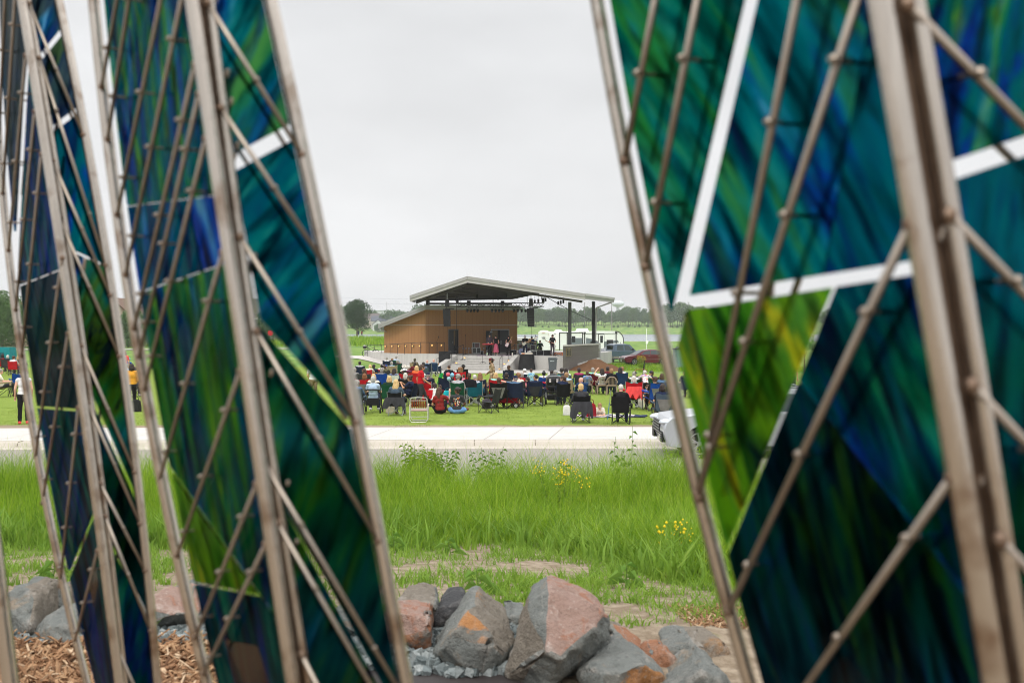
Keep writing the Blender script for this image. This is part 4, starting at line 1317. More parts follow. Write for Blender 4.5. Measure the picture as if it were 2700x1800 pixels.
U1, U2, U3 = T1 + .05, 3 + 98 * 100 / F, 3 + 76 * 95 / F
Bm = W(1349, 0, 95)
Um = 3 + 81 * 95 / F
V = lambda p, z: (p.x, p.y, z)
mb = MB()
TH = .16
vs = [V(A1, T1), V(A2, T2), V(A3, T3), V(B3, U3), V(B2, U2), V(Bm, Um), V(B1, U1)]
n7 = len(vs)
vs2 = [(x_, y_, z_ - TH) for x_, y_, z_ in vs]
mb.add(vs + vs2, [(0, 1, 4, 5), (0, 5, 6), (1, 2, 3, 4)])
mb.build('roof_deck', MAT_ROOFTOP, bld)
mb = MB()
mb.add(vs2, [(0, 5, 4, 1), (0, 6, 5), (1, 4, 3, 2)])
for i in range(1, 6):       # purlins under the deck
 s = i / 6.0
 for (p, q, z0, z1, r, v, y0, y1) in ((A1, A2, T1, T2, Bm, B2, Um, U2), (A2, A3, T2, T3, B2, B3, U2, U3)):
  a, b = p.lerp(q, s), r.lerp(v, s)
  za, zb = z0 + (z1 - z0) * s - TH - .12, y0 + (y1 - y0) * s - TH - .12
  mb.path([(a.x, a.y + .3, za), (b.x, b.y - .1, zb)], .1, 4, sq=True)
mb.build('soffit', MAT_SOFFIT, bld)
def band(pts, z0, z1, out, th=.08):
 m = MB()
 for (p, zp), (q, zq) in zip(pts, pts[1:]):
  d_ = (q - p); d_.z = 0; d_.normalize(); nn = Vector((d_.y, -d_.x, 0))
  a, b = p + nn * out, q + nn * out
  c, e = a - nn * th, b - nn * th
  m.add([V(a, zp - z1), V(b, zq - z1), V(b, zq - z0), V(a, zp - z0), V(c, zp - z1), V(e, zq - z1), V(e, zq - z0), V(c, zp - z0)],
              [(0, 1, 2, 3), (4, 7, 6, 5), (3, 2, 6, 7), (0, 4, 5, 1), (0, 3, 7, 4), (1, 5, 6, 2)])
 return m
front = [(A1, T1), (A2, T2), (A3, T3)]
band(front, -.03, .25, .06).build('fascia', MAT_TRIM, bld)
band(front, .253, .50, .0).build('fascia', MAT_TRIM2, bld)
band([(A3, T3), (B3, U3)], -.04, .16, .10).build('gutter', MAT_TRIM2, bld)
band([(A3, T3), (B3, U3)], .163, .42, .0).build('fascia', MAT_TRIM, bld)
band([(B3, U3), (B2, U2), (Bm, Um), (B1, U1)], -.02, .30, .02).build('fascia', MAT_SOFFIT, bld)
band([(B1, U1), (A1, T1)], -.02, .45, .02).build('fascia', MAT_TRIM, bld)
m = MB(); m.path([V(A1 + Vector((.5, .5, 0)), T1 - .55), V(A2 + Vector((0, .5, 0)), T2 - .62)], .13, 4, sq=True)
m.path([V(A2 + Vector((0, .5, 0)), T2 - .62), V(A3 + Vector((-.2, .5, 0)), T3 - .62)], .13, 4, sq=True)
m.build('roof_beam', MAT_SOFFIT, bld)
m = MB(); q0, q1 = on_front(1130, 5.12, .6), on_front(1350, 5.12, .6); m.path([q0, q1], .12, 4, sq=True); m.build('roof_beam', MAT_SOFFIT, bld)
for px in (1128, 1236, 1325):
 q = on_front(px, 0, -.3)
 m = MB(); m.box((q.x, q.y, 5.13), (.34, .3, .62), 0); m.build('roof_post', MAT_SOFFIT, bld)
for (px, d, ztop, zb_, mt, wdt) in ((1502.5, 86.3, T3 - .55, 1.35, MAT_COLUMN, .27), (1565, 93.4, U3 - .35, 1.3, MAT_DKCOL, .27)):
 q = W(px, 0, d)
 m = MB(); m.box((q.x, q.y, (ztop + zb_) / 2), (wdt, .02, ztop - zb_)); m.box((q.x - wdt / 2, q.y + .12, (ztop + zb_) / 2), (.02, .26, ztop - zb_))
 m.box((q.x + wdt / 2, q.y + .12, (ztop + zb_) / 2), (.02, .26, ztop - zb_)); m.box((q.x, q.y + .02, zb_ + .02), (.42, .42, .04))
 m.build('column', mt, bld)
g0, g1, g2, g3 = W(1612, 797, 94.5), W(1573, 811, 93.0), W(1570, 897, 92.6), W(1582, 906, 91.0)
m = MB(); m.path([g0 + Vector((0, 0, .25)), g0, g1, g2, g3, Vector((g3.x, g3.y, -.6))], .065, 8); m.build('downspout', MAT_TRIM2, bld)
def hung(name, label, cat, loc, group=None):
 return empty(name, loc, 0, label, cat, group)
tA, tB = W(1205, 0, 84.5), W(1434, 0, 84.8)
zt0, zt1 = 4.74, 5.04
tr = hung('lighting_truss', 'black lattice lighting truss hanging across the stage front', 'truss', (tA.x, tA.y, zt0))
for (dy, zc) in ((0, zt0), (0, zt1), (.3, zt0), (.3, zt1)):
 m = MB(); m.path([(tA.x, tA.y + dy, zc), (tB.x, tB.y + dy, zc)], .036, 6); m.build('chord', MAT_BLACK, tr)
m = MB()
n = 30
for i in range(n):
 xa, xb = tA.x + (tB.x - tA.x) * i / n, tA.x + (tB.x - tA.x) * (i + 1) / n
 ya = tA.y
 for dy in (0, .3):
  m.path([(xa, ya + dy, zt0 if i % 2 else zt1), (xb, ya + dy, zt1 if i % 2 else zt0)], .02, 5)
 m.path([(xa, ya, zt1), (xb, ya + .3, zt1)], .014, 5)
m.build('lacing', MAT_BLACK, tr)
for px in (1215, 1300, 1390):
 q = W(px, 0, 84.6)
 m = MB(); m.path([(q.x, q.y + .15, zt1), (q.x, q.y + .15, 5.9)], .02, 5); m.build('hanger', MAT_BLACK, tr)
for k, (x0, x1, lab) in enumerate(((1228, 1264, 'bar of four black spotlights nearest the hung speaker by the single door'), (1293, 1330, 'bar of four black spotlights above the double door'),
              (1350, 1391, 'bar of four black spotlights at the open end of the truss'))):
 a, b = W(x0, 0, 84.4), W(x1, 0, 84.4)
 r_ = hung('spotlight_bar', lab, 'spotlight bar', (a.x, a.y, zt0 - .16), 'spotlight bars under the truss')
 m = MB(); m.path([(a.x, a.y, zt0 - .16), (b.x, b.y, zt0 - .16)], .025, 6)
 for s in (.2, .8):
  q = a.lerp(b, s); m.path([(q.x, q.y, zt0 - .16), (q.x, q.y + .02, zt0)], .015, 5)
 m.build('bar', MAT_BLACK, r_)
 for i in range(4):
  q = a.lerp(b, (i + .5) / 4)
  m = MB(); m.disc((q.x, q.y, zt0 - .36), (0, -1, -.5), .10, .2, 10); m.path([(q.x - .11, q.y, zt0 - .36), (q.x - .1, q.y, zt0 - .2), (q.x + .1, q.y, zt0 - .2), (q.x + .11, q.y, zt0 - .36)], .012, 5)
  m.build('lamp', MAT_BLACK, r_)
for k, (px, py0, py1, lab) in enumerate(((1177.5, 817.5, 857, 'covered line array speaker hanging before the wood wall'), (1398.5, 815.5, 858, 'covered line array speaker hanging against the green hill'))):
 a, b = W(px, py0, 84.0), W(px, py1, 84.0)
 r_ = hung('hung_speaker', lab, 'speaker', b, 'line array speakers')
 m = MB()
 nn_ = 7
 for i in range(nn_):
  s = i / (nn_ - 1.0)
  zc = a.z + (b.z - a.z) * s
  m.box((a.x + .05 * s, a.y - .04 * s * s, zc), (.60 - .06 * s + .02 * (i % 2), .42, .215 + .01 * (i % 2)), 0, 0, 1.03)
 m.build('speaker_cover', MAT_BLKF, r_)
 m = MB(); m.box((a.x + .25, a.y, a.z + .12), (.75, .3, .06)); m.path([(a.x, a.y, a.z + .12), (a.x, a.y, a.z + .9)], .02, 5)
 m.path([(b.x + .1, b.y, b.z), (b.x + .12, b.y, b.z - 1.6)], .012, 5)
 m.build('rigging', MAT_BLACK, r_)
for k, (px, py, lab) in enumerate(((1179, 799, 'small black wedge speaker above the line array by the wood wall'), (1400, 797, 'small black wedge speaker above the line array by the open end'))):
 a = W(px, py, 83.8)
 r_ = hung('wedge_speaker', lab, 'speaker', a, 'wedge speakers')
 m = MB(); m.box(a, (.38, .35, .62), 0, 0, .75); m.box((a.x, a.y - .19, a.z - .03), (.28, .02, .44)); m.build('cabinet', MAT_BLACK, r_)
 m = MB(); m.path([(a.x, a.y, a.z + .3), (a.x, a.y, a.z + .85)], .035, 6); m.build('hanger', MAT_ALU, r_)
for k, (px, py, lab) in enumerate(((1206, 793, 'moving head lamp clamped at the wood wall end of the truss'), (1432, 790, 'moving head lamp clamped at the open end of the truss'))):
 a = W(px, py, 84.3)
 r_ = hung('moving_head_lamp', lab, 'stage lamp', a, 'moving head lamps')
 m = MB(); m.box((a.x, a.y, a.z + .3), (.2, .2, .14)); m.path([(a.x - .14, a.y, a.z + .25), (a.x - .14, a.y, a.z - .02)], .03, 6); m.path([(a.x + .14, a.y, a.z + .25), (a.x + .14, a.y, a.z - .02)], .03, 6); m.build('yoke', MAT_BLACK, r_)
 m = MB(); m.path([(a.x, a.y - .12, a.z - .24), (a.x, a.y + .08, a.z + .12)], [.13, .1], 10); m.build('lamp', MAT_BLACK, r_)
 m = MB(); m.disc((a.x, a.y - .13, a.z - .26), (0, -.5, -1), .1, .03, 10); m.build('lens', MAT_ALU, r_)
PL_ = [(1258.5, 781, 'above the first spotlight bar'), (1313, 786, 'near the double door'), (1335, 779, 'above the double door'), (1410, 795, 'first of the cluster by the truss end'),
       (1419.5, 793, 'second of the cluster by the truss end'), (1438.5, 790, 'third of the cluster by the truss end'), (1472, 799, 'lowest of three near the grey column'),
       (1478.5, 797, 'middle of three near the grey column'), (1485.5, 795, 'highest of three near the grey column')]
for px, py, lab in PL_:
 a = W(px, py, 86)
 r_ = hung('pendant_light', 'black cylinder pendant light, ' + lab, 'pendant light', a, 'pendant lights under the canopy')
 m = MB(); m.disc(a, (0, 0, 1), .085, .30, 12); m.build('lamp_shade', MAT_BLACK, r_)
 m = MB(); m.path([(a.x, a.y, a.z + .15), (a.x, a.y, a.z + .75)], .008, 5); m.build('cord', MAT_BLACK, r_)
m = MB()
a, b = W(1441, 783, 86), W(1559, 844, 92)
m.path([a, a.lerp(b, .5) + Vector((0, 0, -.12)), b], .03, 5)
tag(m.build('stage_cable', MAT_BLACK), 'dark cable slanting from the canopy to the dark column', 'cable')
m = MB(); a = W(1492.5, 0, 85.8); m.path([(a.x, a.y, 5.3), (a.x + .02, a.y, 1.45)], .012, 5)
tag(m.build('stage_cable', MAT_BLACK), 'thin cable hanging straight down beside the grey column', 'cable')
m = MB(); a = W(1203.5, 0, 84.3); m.path([(a.x, a.y, 5.2), (a.x + .02, a.y, 2.4), (a.x, a.y + .1, FL)], .02, 5)
tag(m.build('stage_cable', MAT_BLACK), 'thick cable hanging from the truss end past the single door', 'cable')
t = NT('split_face_block')
P = t.pos((1, 1, 1))
bk = t.n('ShaderNodeTexBrick'); bk.offset = .5
mpn = t.n('ShaderNodeMapping'); mpn.inputs['Rotation'].default_value = (PI / 2, 0, 0)
t.l(P, mpn.inputs['Vector']); t.l(mpn.outputs[0], bk.inputs['Vector'])
bk.inputs['Scale'].default_value = 1.0; bk.inputs['Brick Width'].default_value = .6; bk.inputs['Row Height'].default_value = .2; bk.inputs['Mortar Size'].default_value = .008
bk.inputs['Color1'].default_value = (.135, .122, .108, 1); bk.inputs['Color2'].default_value = (.155, .14, .125, 1); bk.inputs['Mortar'].default_value = (.115, .105, .095, 1)
t.base(t.mix(t.math('MULTIPLY', t.noise(P, 14, 4, .7), .4), bk.outputs['Color'], (.20, .185, .17)))
t.set(.9, 0, .2); t.bump(t.noise(P, 25, 4, .7), .8, .04)
MAT_BLOCK = t.mat
k0, k1 = W(1484.5, 0, 81.6), W(1579, 0, 90.2)
du = (k1 - k0).normalized(); dn = Vector((du.y, -du.x, 0))
bw = empty('block_wall', (k0.x, k0.y, -.6), 0, 'grey split block wall with a pale cap carrying the two columns', 'wall')
m = MB(); m.slab([k0.xy, k1.xy, (k1 * 1.006 - dn * .4).xy, (k0 * 1.008).xy], -.75, 1.40); m.build('wall', MAT_BLOCK, bw)
m = MB(); m.slab([(k0 + dn * .06 - du * .06).xy, (k1 + dn * .06).xy, (k1 * 1.006 - dn * .45).xy, (k0 * 1.009).xy], 1.403, 1.52); m.build('cap', MAT_PAVE, bw)
q0, q1 = k0.lerp(k1, .38), k1
m = MB(); m.slab([(q0 + dn * .10).xy, (q1 + dn * .10).xy, (q1 + dn * .01).xy, (q0 + dn * .01).xy], -.7, [-.12, .25, .25, -.12]); m.build('footing', MAT_WALLC, bw)
p0, p1 = k0.lerp(k1, .075), k0.lerp(k1, .20)
pq = MB()
pq.slab([(p0 + dn * .05).xy, (p1 + dn * .05).xy, (p1 + dn * .004).xy, (p0 + dn * .004).xy], .58, 1.26)
pqo = pq.build('plaque', plain((165, 145, 95), .4, .1, 8, metal=.5, key='brass_edge'), bw)
pq = MB()
a, b = p0.lerp(p1, .07), p0.lerp(p1, .93)
pq.slab([(a + dn * .06).xy, (b + dn * .06).xy, (b + dn * .052).xy, (a + dn * .052).xy], .62, 1.22)
pq.build('plaque_face', plain((46, 38, 30), .5, .1, 8, key='bronze_face'), pqo)
pq = MB()
for i, (w_, h_) in enumerate([(.5, .05), (.66, .03), (.35, .02), (.5, .02), (.44, .02), (.55, .02), (.3, .02), (.6, .025), (.4, .03)]):
 a, b = p0.lerp(p1, .5 - w_ / 2), p0.lerp(p1, .5 + w_ / 2)
 zc = 1.16 - i * .06
 pq.slab([(a + dn * .066).xy, (b + dn * .066).xy, (b + dn * .061).xy, (a + dn * .061).xy], zc - h_ / 2, zc + h_ / 2)
pq.build('lettering', plain((150, 130, 85), .4, .1, 8, metal=.5, key='brass_letter'), pqo)
vs, fs = [], []
NU, NV = 34, 18
mc = W(1572, 0, 83.5)
for j in range(NV + 1):
 for i in range(NU):
  r = j / NV
  a = 2 * PI * i / NU
  x_ = mc.x + math.cos(a) * 2.6 * r; y_ = mc.y + math.sin(a) * 3.2 * r
  z_ = G(x_, y_) - .04 + 1.0 * (1 - r) ** 1.1 * (1 + .35 * mnoise.noise(Vector((x_, y_, 0)))) + .05 * mnoise.noise(Vector((x_ * 4, y_ * 4, 2)))
  vs.append((x_, y_, z_))
for j in range(NV):
 for i in range(NU):
  i2 = (i + 1) % NU
  fs.append((j * NU + i, j * NU + i2, (j + 1) * NU + i2, (j + 1) * NU + i))
t = NT('mulch_pile'); t.base(t.mix(t.noise(t.pos(), 14, 5, .75), (.075, .036, .018), (.25, .13, .065))); t.set(.95, 0, .1); t.bump(t.noise(t.pos(), 25, 4, .7), 1.0, .08)
m = MB(); m.add(vs, fs); tag(m.build('mulch_mound', t.mat, smooth=True), 'heap of brown bark mulch against the grey block wall', 'mulch', kind='stuff')
def railing(name, label, pts, h=.95, mid=False, group='dark metal railings', r=.022, posts=None):
 root = empty(name, pts[0], 0, label, 'railing', group)
 m = MB(); m.path([Vector(p) + Vector((0, 0, h)) for p in pts], r, 6); m.build('handrail', MAT_RAIL, root)
 if mid:
  m = MB(); m.path([Vector(p) + Vector((0, 0, h * .5)) for p in pts], r * .8, 6); m.build('rail', MAT_RAIL, root)
 for p in (posts or pts):
  m = MB(); m.path([p, Vector(p) + Vector((0, 0, h))], r, 6); m.build('post', MAT_RAIL, root)
 return root
P0, P1, P2 = W(962, 0, 98.5), W(1108, 0, 86.5), W(1172, 0, 85.3)
def zw(p):
 return .24 + (.46) * max(0, min(1, (p.x - w0.x) / (w1.x - w0.x)))
pp = [P0.lerp(P1, s) for s in (0, .055, .33, .5, .62, .74, .86, 1)] + [P1.lerp(P2, s) for s in (.37, .7, 1)]
for p in pp:
 p.z = zw(p) - .02
 p.y += .12
railing('railing', 'long dark railing along the ramp wall with the bicycle behind it', pp, .98)
a, b = W(1183, 0, 84.3), W(1160, 0, 81.6)
railing('railing', 'sloping dark handrail beside the black screen at the steps', [Vector((W(1222, 0, 84.6).x, 84.6, FL)), Vector((W(1190, 0, 83.4).x, 83.4, .12)), Vector((W(1152, 0, 81.8).x, 81.8, -.55))], .95)
railing('railing', 'short looped handrail at the foot of the steps', [Vector((W(1318, 0, 81.6).x, 81.6, -.58)), Vector((W(1324, 0, 82.4).x, 82.4, -.3))], .95)
railing('railing', 'sloping dark handrail rising to the stage beside the bass player', [Vector((W(1340, 0, 83.5).x, 83.5, .1)), Vector((W(1357, 0, 84.6).x, 84.6, FL)), Vector((W(1361, 0, 85).x, 85, FL))], .95)
q = W(1172, 0, 83.6)
sc_ = empty('black_screen', (q.x, q.y, G(q.x, q.y)), 0, 'black mesh covered screen box standing at the top of the ramp', 'screen')
m = MB(); m.box((q.x, q.y, .17), (.95, .6, 1.5)); m.build('mesh_cover', MAT_BLKF, sc_)
m = MB(); m.box((q.x, q.y, .94), (1.0, .64, .04)); m.build('frame', MAT_BLACK, sc_)
for i, (px, d, zc) in enumerate(((1225, 84.0, .42), (1203.5, 82.9, .02), (1182, 81.8, -.35), (1317, 81.7, -.42), (1330, 82.4, -.05), (1341, 83.3, .2))):
 q = W(px, 0, d)
 r_ = empty('step_light', (q.x, q.y, zc), 0, 'small amber step light, ' + ['highest by the microphone stand', 'in the middle of the flight', 'lowest near the black screen', 'lowest by the looped handrail', 'middle of the far cheek wall', 'upper end of the far cheek wall'][i], 'step light', 'amber step lights')
 m = MB(); m.box((q.x, q.y, zc), (.18, .05, .09)); m.build('housing', MAT_COLUMN, r_)
 m = MB(); m.box((q.x, q.y - .03, zc), (.13, .02, .055)); m.build('lamp', AMB, r_)
def stand(label, px, d, h, base=.25, boom=None, zf=FL, mic=True, group='microphone stands'):
 q = W(px, 0, d)
 r_ = empty('microphone_stand', (q.x, q.y, zf), 0, label, 'stand', group)
 m = MB()
 for k in range(3):
  a = k * 2.09 + .4
  m.path([(q.x, q.y, zf + .12), (q.x + base * math.cos(a), q.y + base * math.sin(a), zf + .01)], .014, 5)
 m.build('tripod_base', MAT_BLACK, r_)
 m = MB(); m.path([(q.x, q.y, zf + .02), (q.x, q.y, zf + h)], .014, 6)
 tip = Vector((q.x, q.y, zf + h))
 if boom:
  e_ = Vector((q.x + boom[0], q.y + boom[1], zf + h + boom[2])); m.path([tip, e_], .011, 5); tip = e_
 m.build('pole', MAT_BLACK, r_)
 if mic:
  m = MB(); m.capsule(tip, tip + Vector((0, -.03, .14)), .022, .03, 8); m.build('microphone', MAT_BLACK, r_)
 return r_
stand('thin tall microphone stand before the wood wall', 1227, 87.5, 1.62)
stand('black tripod stand with a flat holder standing on the steps', 1272.5, 83.0, 1.05, .32, None, -.02, False)
stand('low black stand at the top of the steps by the railing', 1219, 83.8, 1.0, .28, (.25, 0, .02), .2, False)
stand('microphone stand of the singer in the pink skirt', 1302, 85.2, 1.45, .25, None)
stand('microphone stand with boom at the drum kit', 1416, 88.0, 1.25, .25, (-.12, 0, .35))
stand('slim microphone stand at the stage edge by the orange bench', 1465.5, 84.0, .75, .25)
stand('slanted boom stand among the railing posts over the ramp', 1150, 87.0, 1.0, .25, (.2, 0, .45), .6)
def case(label, px, d, w_, h_, z, dep=.55, cat='equipment case', front=(90, 95, 100), group='equipment cases', knobs=True):
 q = W(px, 0, d)
 r_ = empty('equipment_case', (q.x, q.y, z), 0, label, cat, group)
 m = MB(); m.box((q.x, q.y, z + h_ / 2), (w_, dep, h_)); m.build('case_body', MAT_BLACK, r_)
 m = MB()
 for s in (-1, 1):
  m.box((q.x + s * w_ / 2, q.y - dep / 2, z + h_ / 2), (.035, .035, h_ + .03))
  m.box((q.x, q.y - dep / 2 - .004, z + h_ / 2 + s * h_ / 2), (w_ - .035, .035, .035))
 m.build('edge_trim', MAT_ALU, r_)
 m = MB()
 nr = 5
 for i in range(nr):
  m.box((q.x, q.y - dep / 2 - .008, z + h_ * (i + .6) / (nr + .3)), (w_ * .82, .012, h_ * .11))
 m.build('front_panel', plain(front, .5, .4, 16, key='rack_face'), r_)
 return r_
case('rack of audio gear in a silver edged case on top of the other cases', 1258.5, 88.2, .42, .42, FL + .64, front=(110, 70, 75))
case('silver edged flight case at the bottom near the outlets', 1252, 88.2, .36, .48, FL + .14, front=(70, 66, 60))
case('silver edged flight case below the audio rack', 1261.5, 88.2, .36, .48, FL + .14, front=(45, 45, 48))
case('small black amplifier next to the flight cases', 1271, 88.4, .25, .35, FL, front=(30, 30, 32))
case('black speaker box beside the audio rack', 1249.5, 88.3, .2, .42, FL + .64, front=(35, 35, 36))
case('low black amplifier behind the bass player', 1354, 87, .5, .45, FL, front=(28, 26, 30))
case('wide black bass cabinet beside the drum kit', 1424, 86.8, .62, .42, FL, front=(34, 34, 38))
case('black stage monitor cabinet nearest the guitarist in black', 1442.5, 85.8, .62, .46, FL, front=(30, 30, 34))
case('low black cabinet under the drum kit', 1408, 86.0, .45, .4, FL, front=(26, 26, 28))
case('vintage amplifier with a purple grille and cream frame tilted by the drums', 1404.5, 87.2, .42, .42, FL + .48, front=(64, 46, 66))
for (px, z_) in ((1256.8, FL + .07),):
 q = W(px, 0, 88.2)
 r_ = empty('equipment_trolley', (q.x, q.y, FL), 0, 'low wheeled trolley under the silver edged cases', 'trolley')
 m = MB(); m.box((q.x, q.y, FL + .11), (.75, .5, .05)); m.build('deck', MAT_ALU, r_)
 for sx in (-.3, .3):
  m = MB(); m.disc((q.x + sx, q.y - .2, FL + .045), (1, 0, 0), .045, .03, 10); m.build('wheel', plain((120, 90, 70), .7, key='caster'), r_)
q = W(1288.5, 0, 85.6)
kb = empty('keyboard', (q.x, q.y, FL), 0, 'bright red stage keyboard on a black stand', 'keyboard')
m = MB(); m.box((q.x - .05, q.y, FL + .98), (.98, .3, .09), rz=.35); m.build('case_body', plain((205, 18, 45), .4, key='red_lacquer'), kb)
m = MB(); m.box((q.x - .05, q.y + .02, FL + 1.029), (.85, .16, .012), rz=.35); m.build('keys', plain((230, 228, 222), .4, key='ivory_keys'), kb)
m = MB()
for s in (-1, 1):
 m.path([(q.x - s * .3, q.y - .15, FL + .01), (q.x + s * .25, q.y + .1, FL + .93)], .018, 5)
 m.path([(q.x - s * .3, q.y + .2, FL + .01), (q.x + s * .25, q.y + .1, FL + .93)], .018, 5)
m.build('stand', MAT_BLACK, kb)
q = W(1375, 0, 87.5)
dk = empty('drum_kit', (q.x, q.y, FL), 0, 'drum kit with a pale blue bass drum head', 'drum kit')
m = MB(); m.disc((q.x, q.y + .2, FL + .31), (0, 1, 0), .3, .42, 24); m.build('bass_drum', plain((88, 60, 66), .35, key='drum_shell'), dk)
m = MB(); m.disc((q.x, q.y - .02, FL + .31), (0, 1, 0), .265, .014, 24); hd = m.build('drum_head', plain((190, 200, 240), .5, key='drum_skin'), dk)
m = MB(); m.box((q.x + .04, q.y - .03, FL + .27), (.2, .008, .06)); m.build('emblem', MAT_BLACK, hd)
for (dx, dy, z_, r_) in ((.55, .3, .5, .2), (.35, .15, .78, .15), (-.1, .2, .8, .14)):
 m = MB(); m.disc((q.x + dx, q.y + dy, FL + z_), (0, -.25, 1), r_, .26, 18); m.build('drum', plain((88, 60, 66), .35, key='drum_shell'), dk)
for (dx, dy, z_, r_) in ((.85, .4, 1.12, .22), (-.32, .3, 1.1, .2), (1.2, .4, .98, .18)):
 m = MB(); m.path([(q.x + dx, q.y + dy, FL), (q.x + dx, q.y + dy, FL + z_)], .014, 5); st_ = m.build('cymbal_stand', MAT_ALU, dk)
 m = MB(); m.ell((q.x + dx, q.y + dy, FL + z_), (r_, r_, .025), 16, 6, rot=Matrix.Rotation(.3, 3, 'X')); m.build('cymbal', plain((190, 160, 70), .3, .1, 8, metal=.8, key='brass_cymbal'), st_)
q = W(1389, 0, 83.2)
gz_ = G(q.x, q.y)
lc = empty('covered_console', (q.x, q.y, gz_), 0, 'tall console wrapped in a black tarpaulin before the stage wall', 'console')
bm = bmesh.new()
NU, NV = 40, 22
for j in range(NV + 1):
 s = j / NV
 for i in range(NU):
  a = 2 * PI * i / NU
  e = 4.0
  cx_, sy_ = math.cos(a), math.sin(a)
  k = (abs(cx_) ** e + abs(sy_) ** e) ** (-1 / e)
  fold = .05 * (1 - s) * math.sin(a * 7 + 3 * s) + .06 * mnoise.noise(Vector((cx_ * 2, sy_ * 2, s * 3)))
  w_ = .62 + .06 * (1 - s) - .02 * s
  r = k * (1 + fold)
  bm.verts.new((q.x + cx_ * r * w_, q.y + sy_ * r * .4, gz_ + .04 + 1.28 * s + .05 * s * cx_))
bm.verts.ensure_lookup_table()
for j in range(NV):
 for i in range(NU):
  i2 = (i + 1) % NU
  bm.faces.new([bm.verts[j * NU + i], bm.verts[j * NU + i2], bm.verts[(j + 1) * NU + i2], bm.verts[(j + 1) * NU + i]])
bm.faces.new([bm.verts[NV * NU + i] for i in range(NU)])
for v in bm.verts:
 v.co -= Vector(lc.location)
me = bpy.data.meshes.new('tarpaulin'); bm.to_mesh(me); bm.free(); me.materials.append(MAT_BLKF)
me.polygons.foreach_set('use_smooth', [True] * len(me.polygons))
link(bpy.data.objects.new('tarpaulin', me), lc)
m = MB(); m.box((q.x, q.y, gz_ + 1.40), (.95, .45, .12)); m.build('desk_top', plain((225, 215, 200), .5, key='cream_board'), lc)
m = MB(); m.box((q.x - .3, q.y - .23, gz_ + 1.40), (.25, .02, .08)); m.build('end_panel', plain((210, 120, 60), .5, key='orange_panel'), lc)
q = W(1457, 0, 80.6)
gz_ = G(q.x, q.y)
bn = empty('wheeled_bin', (q.x, q.y, gz_), 0, 'grey wheeled refuse bin in front of the stage wall', 'bin')
MAT_BIN = plain((84, 90, 94), .55, .1, 5, key='grey_plastic')
m = MB(); m.box((q.x, q.y, gz_ + .54), (.56, .6, .98), 0, 0, 1.24); m.build('bin_body', MAT_BIN, bn)
m = MB(); m.box((q.x, q.y, gz_ + 1.06), (.74, .76, .07)); m.box((q.x, q.y + .05, gz_ + 1.11), (.66, .6, .05), 0, 0, .85); m.path([(q.x + .3, q.y + .4, gz_ + 1.0), (q.x + .44, q.y + .3, gz_ + 1.02)], .02, 5)
m.build('lid', MAT_BIN, bn)
m = MB()
for i, (dx, w_) in enumerate(((-.17, .045), (-.10, .06), (-.03, .04), (.03, .05), (.09, .05))):
 m.box((q.x + dx, q.y - .375, gz_ + .86), (w_, .008, .06 if i == 0 else .04))
m.build('lettering', plain((225, 235, 240), .5, key='white_print'), bn)
for s in (-1, 1):
 m = MB(); m.disc((q.x + s * .29, q.y + .25, gz_ + .1), (1, 0, 0), .1, .06, 14); m.build('wheel', MAT_BLACK, bn)
q = W(1473, 0, 86.0)
ob = empty('orange_bench', (q.x, q.y, FL), 0, 'low orange wooden bench at the open end of the stage', 'bench')
MAT_OR = plain((225, 120, 40), .6, .15, 5, key='orange_board')
m = MB(); m.box((q.x, q.y, FL + .24), (.75, .35, .05)); m.build('seat', MAT_OR, ob)
for s in (-1, 1):
 m = MB(); m.box((q.x + s * .33, q.y, FL + .11), (.05, .3, .21)); m.build('leg', MAT_OR, ob)
m = MB(); m.path([(q.x - .3, q.y - .15, FL + .03), (q.x + .3, q.y - .15, FL + .2)], .025, 4); m.path([(q.x + .3, q.y - .13, FL + .03), (q.x - .3, q.y - .13, FL + .2)], .025, 4); m.build('brace', MAT_OR, ob)
for (px, d, rgb, lab) in ((1284.5, 84.9, (200, 225, 190), 'pale green drink can standing on the stage edge'), (1351, 84.8, (235, 225, 215), 'white cup standing on the stage by the railing')):
 q = W(px, 0, d)
 m = MB(); m.disc((q.x, q.y, FL + .12), (0, 0, 1), .055, .24, 12); m.disc((q.x, q.y, FL + .25), (0, 0, 1), .035, .03, 12)
 tag(m.build('drink_can', plain(rgb, .4, key='drink')), lab, 'drink')
rugq = W(1312, 0, 85.6)
m = MB(); m.box((rugq.x, rugq.y, FL + .012), (3.6, 1.7, .016), rz=.05)
tag(m.build('stage_rug', plain((150, 125, 150), .9, .35, 3, key='purple_rug')), 'purple grey rug under the singers', 'rug')
q = W(975, 0, 101)
gz_ = G(q.x, q.y) + .0
bc = empty('bicycle', (q.x, q.y, gz_), 0, 'black electric bicycle with loaded rear rack behind the railing', 'bicycle')
wr = .35
for dx, nm in ((-.42, 'rear'), (.66, 'front')):
 m = MB()
 ring = [Vector((q.x + dx + wr * math.cos(2 * PI * k / 28), q.y, gz_ + wr + wr * math.sin(2 * PI * k / 28))) for k in range(29)]
 m.path(ring, .03, 6); wo = m.build('wheel', MAT_BLACK, bc)
 m = MB()
 for k in range(10):
  a = PI * k / 5
  m.path([(q.x + dx, q.y, gz_ + wr), (q.x + dx + wr * math.cos(a), q.y, gz_ + wr + wr * math.sin(a))], .004, 4)
 m.disc((q.x + dx, q.y, gz_ + wr), (0, 1, 0), .05, .1, 10)
 m.build('spokes', MAT_ALU, wo)
m = MB()
J = lambda dx, dz: (q.x + dx, q.y, gz_ + dz)
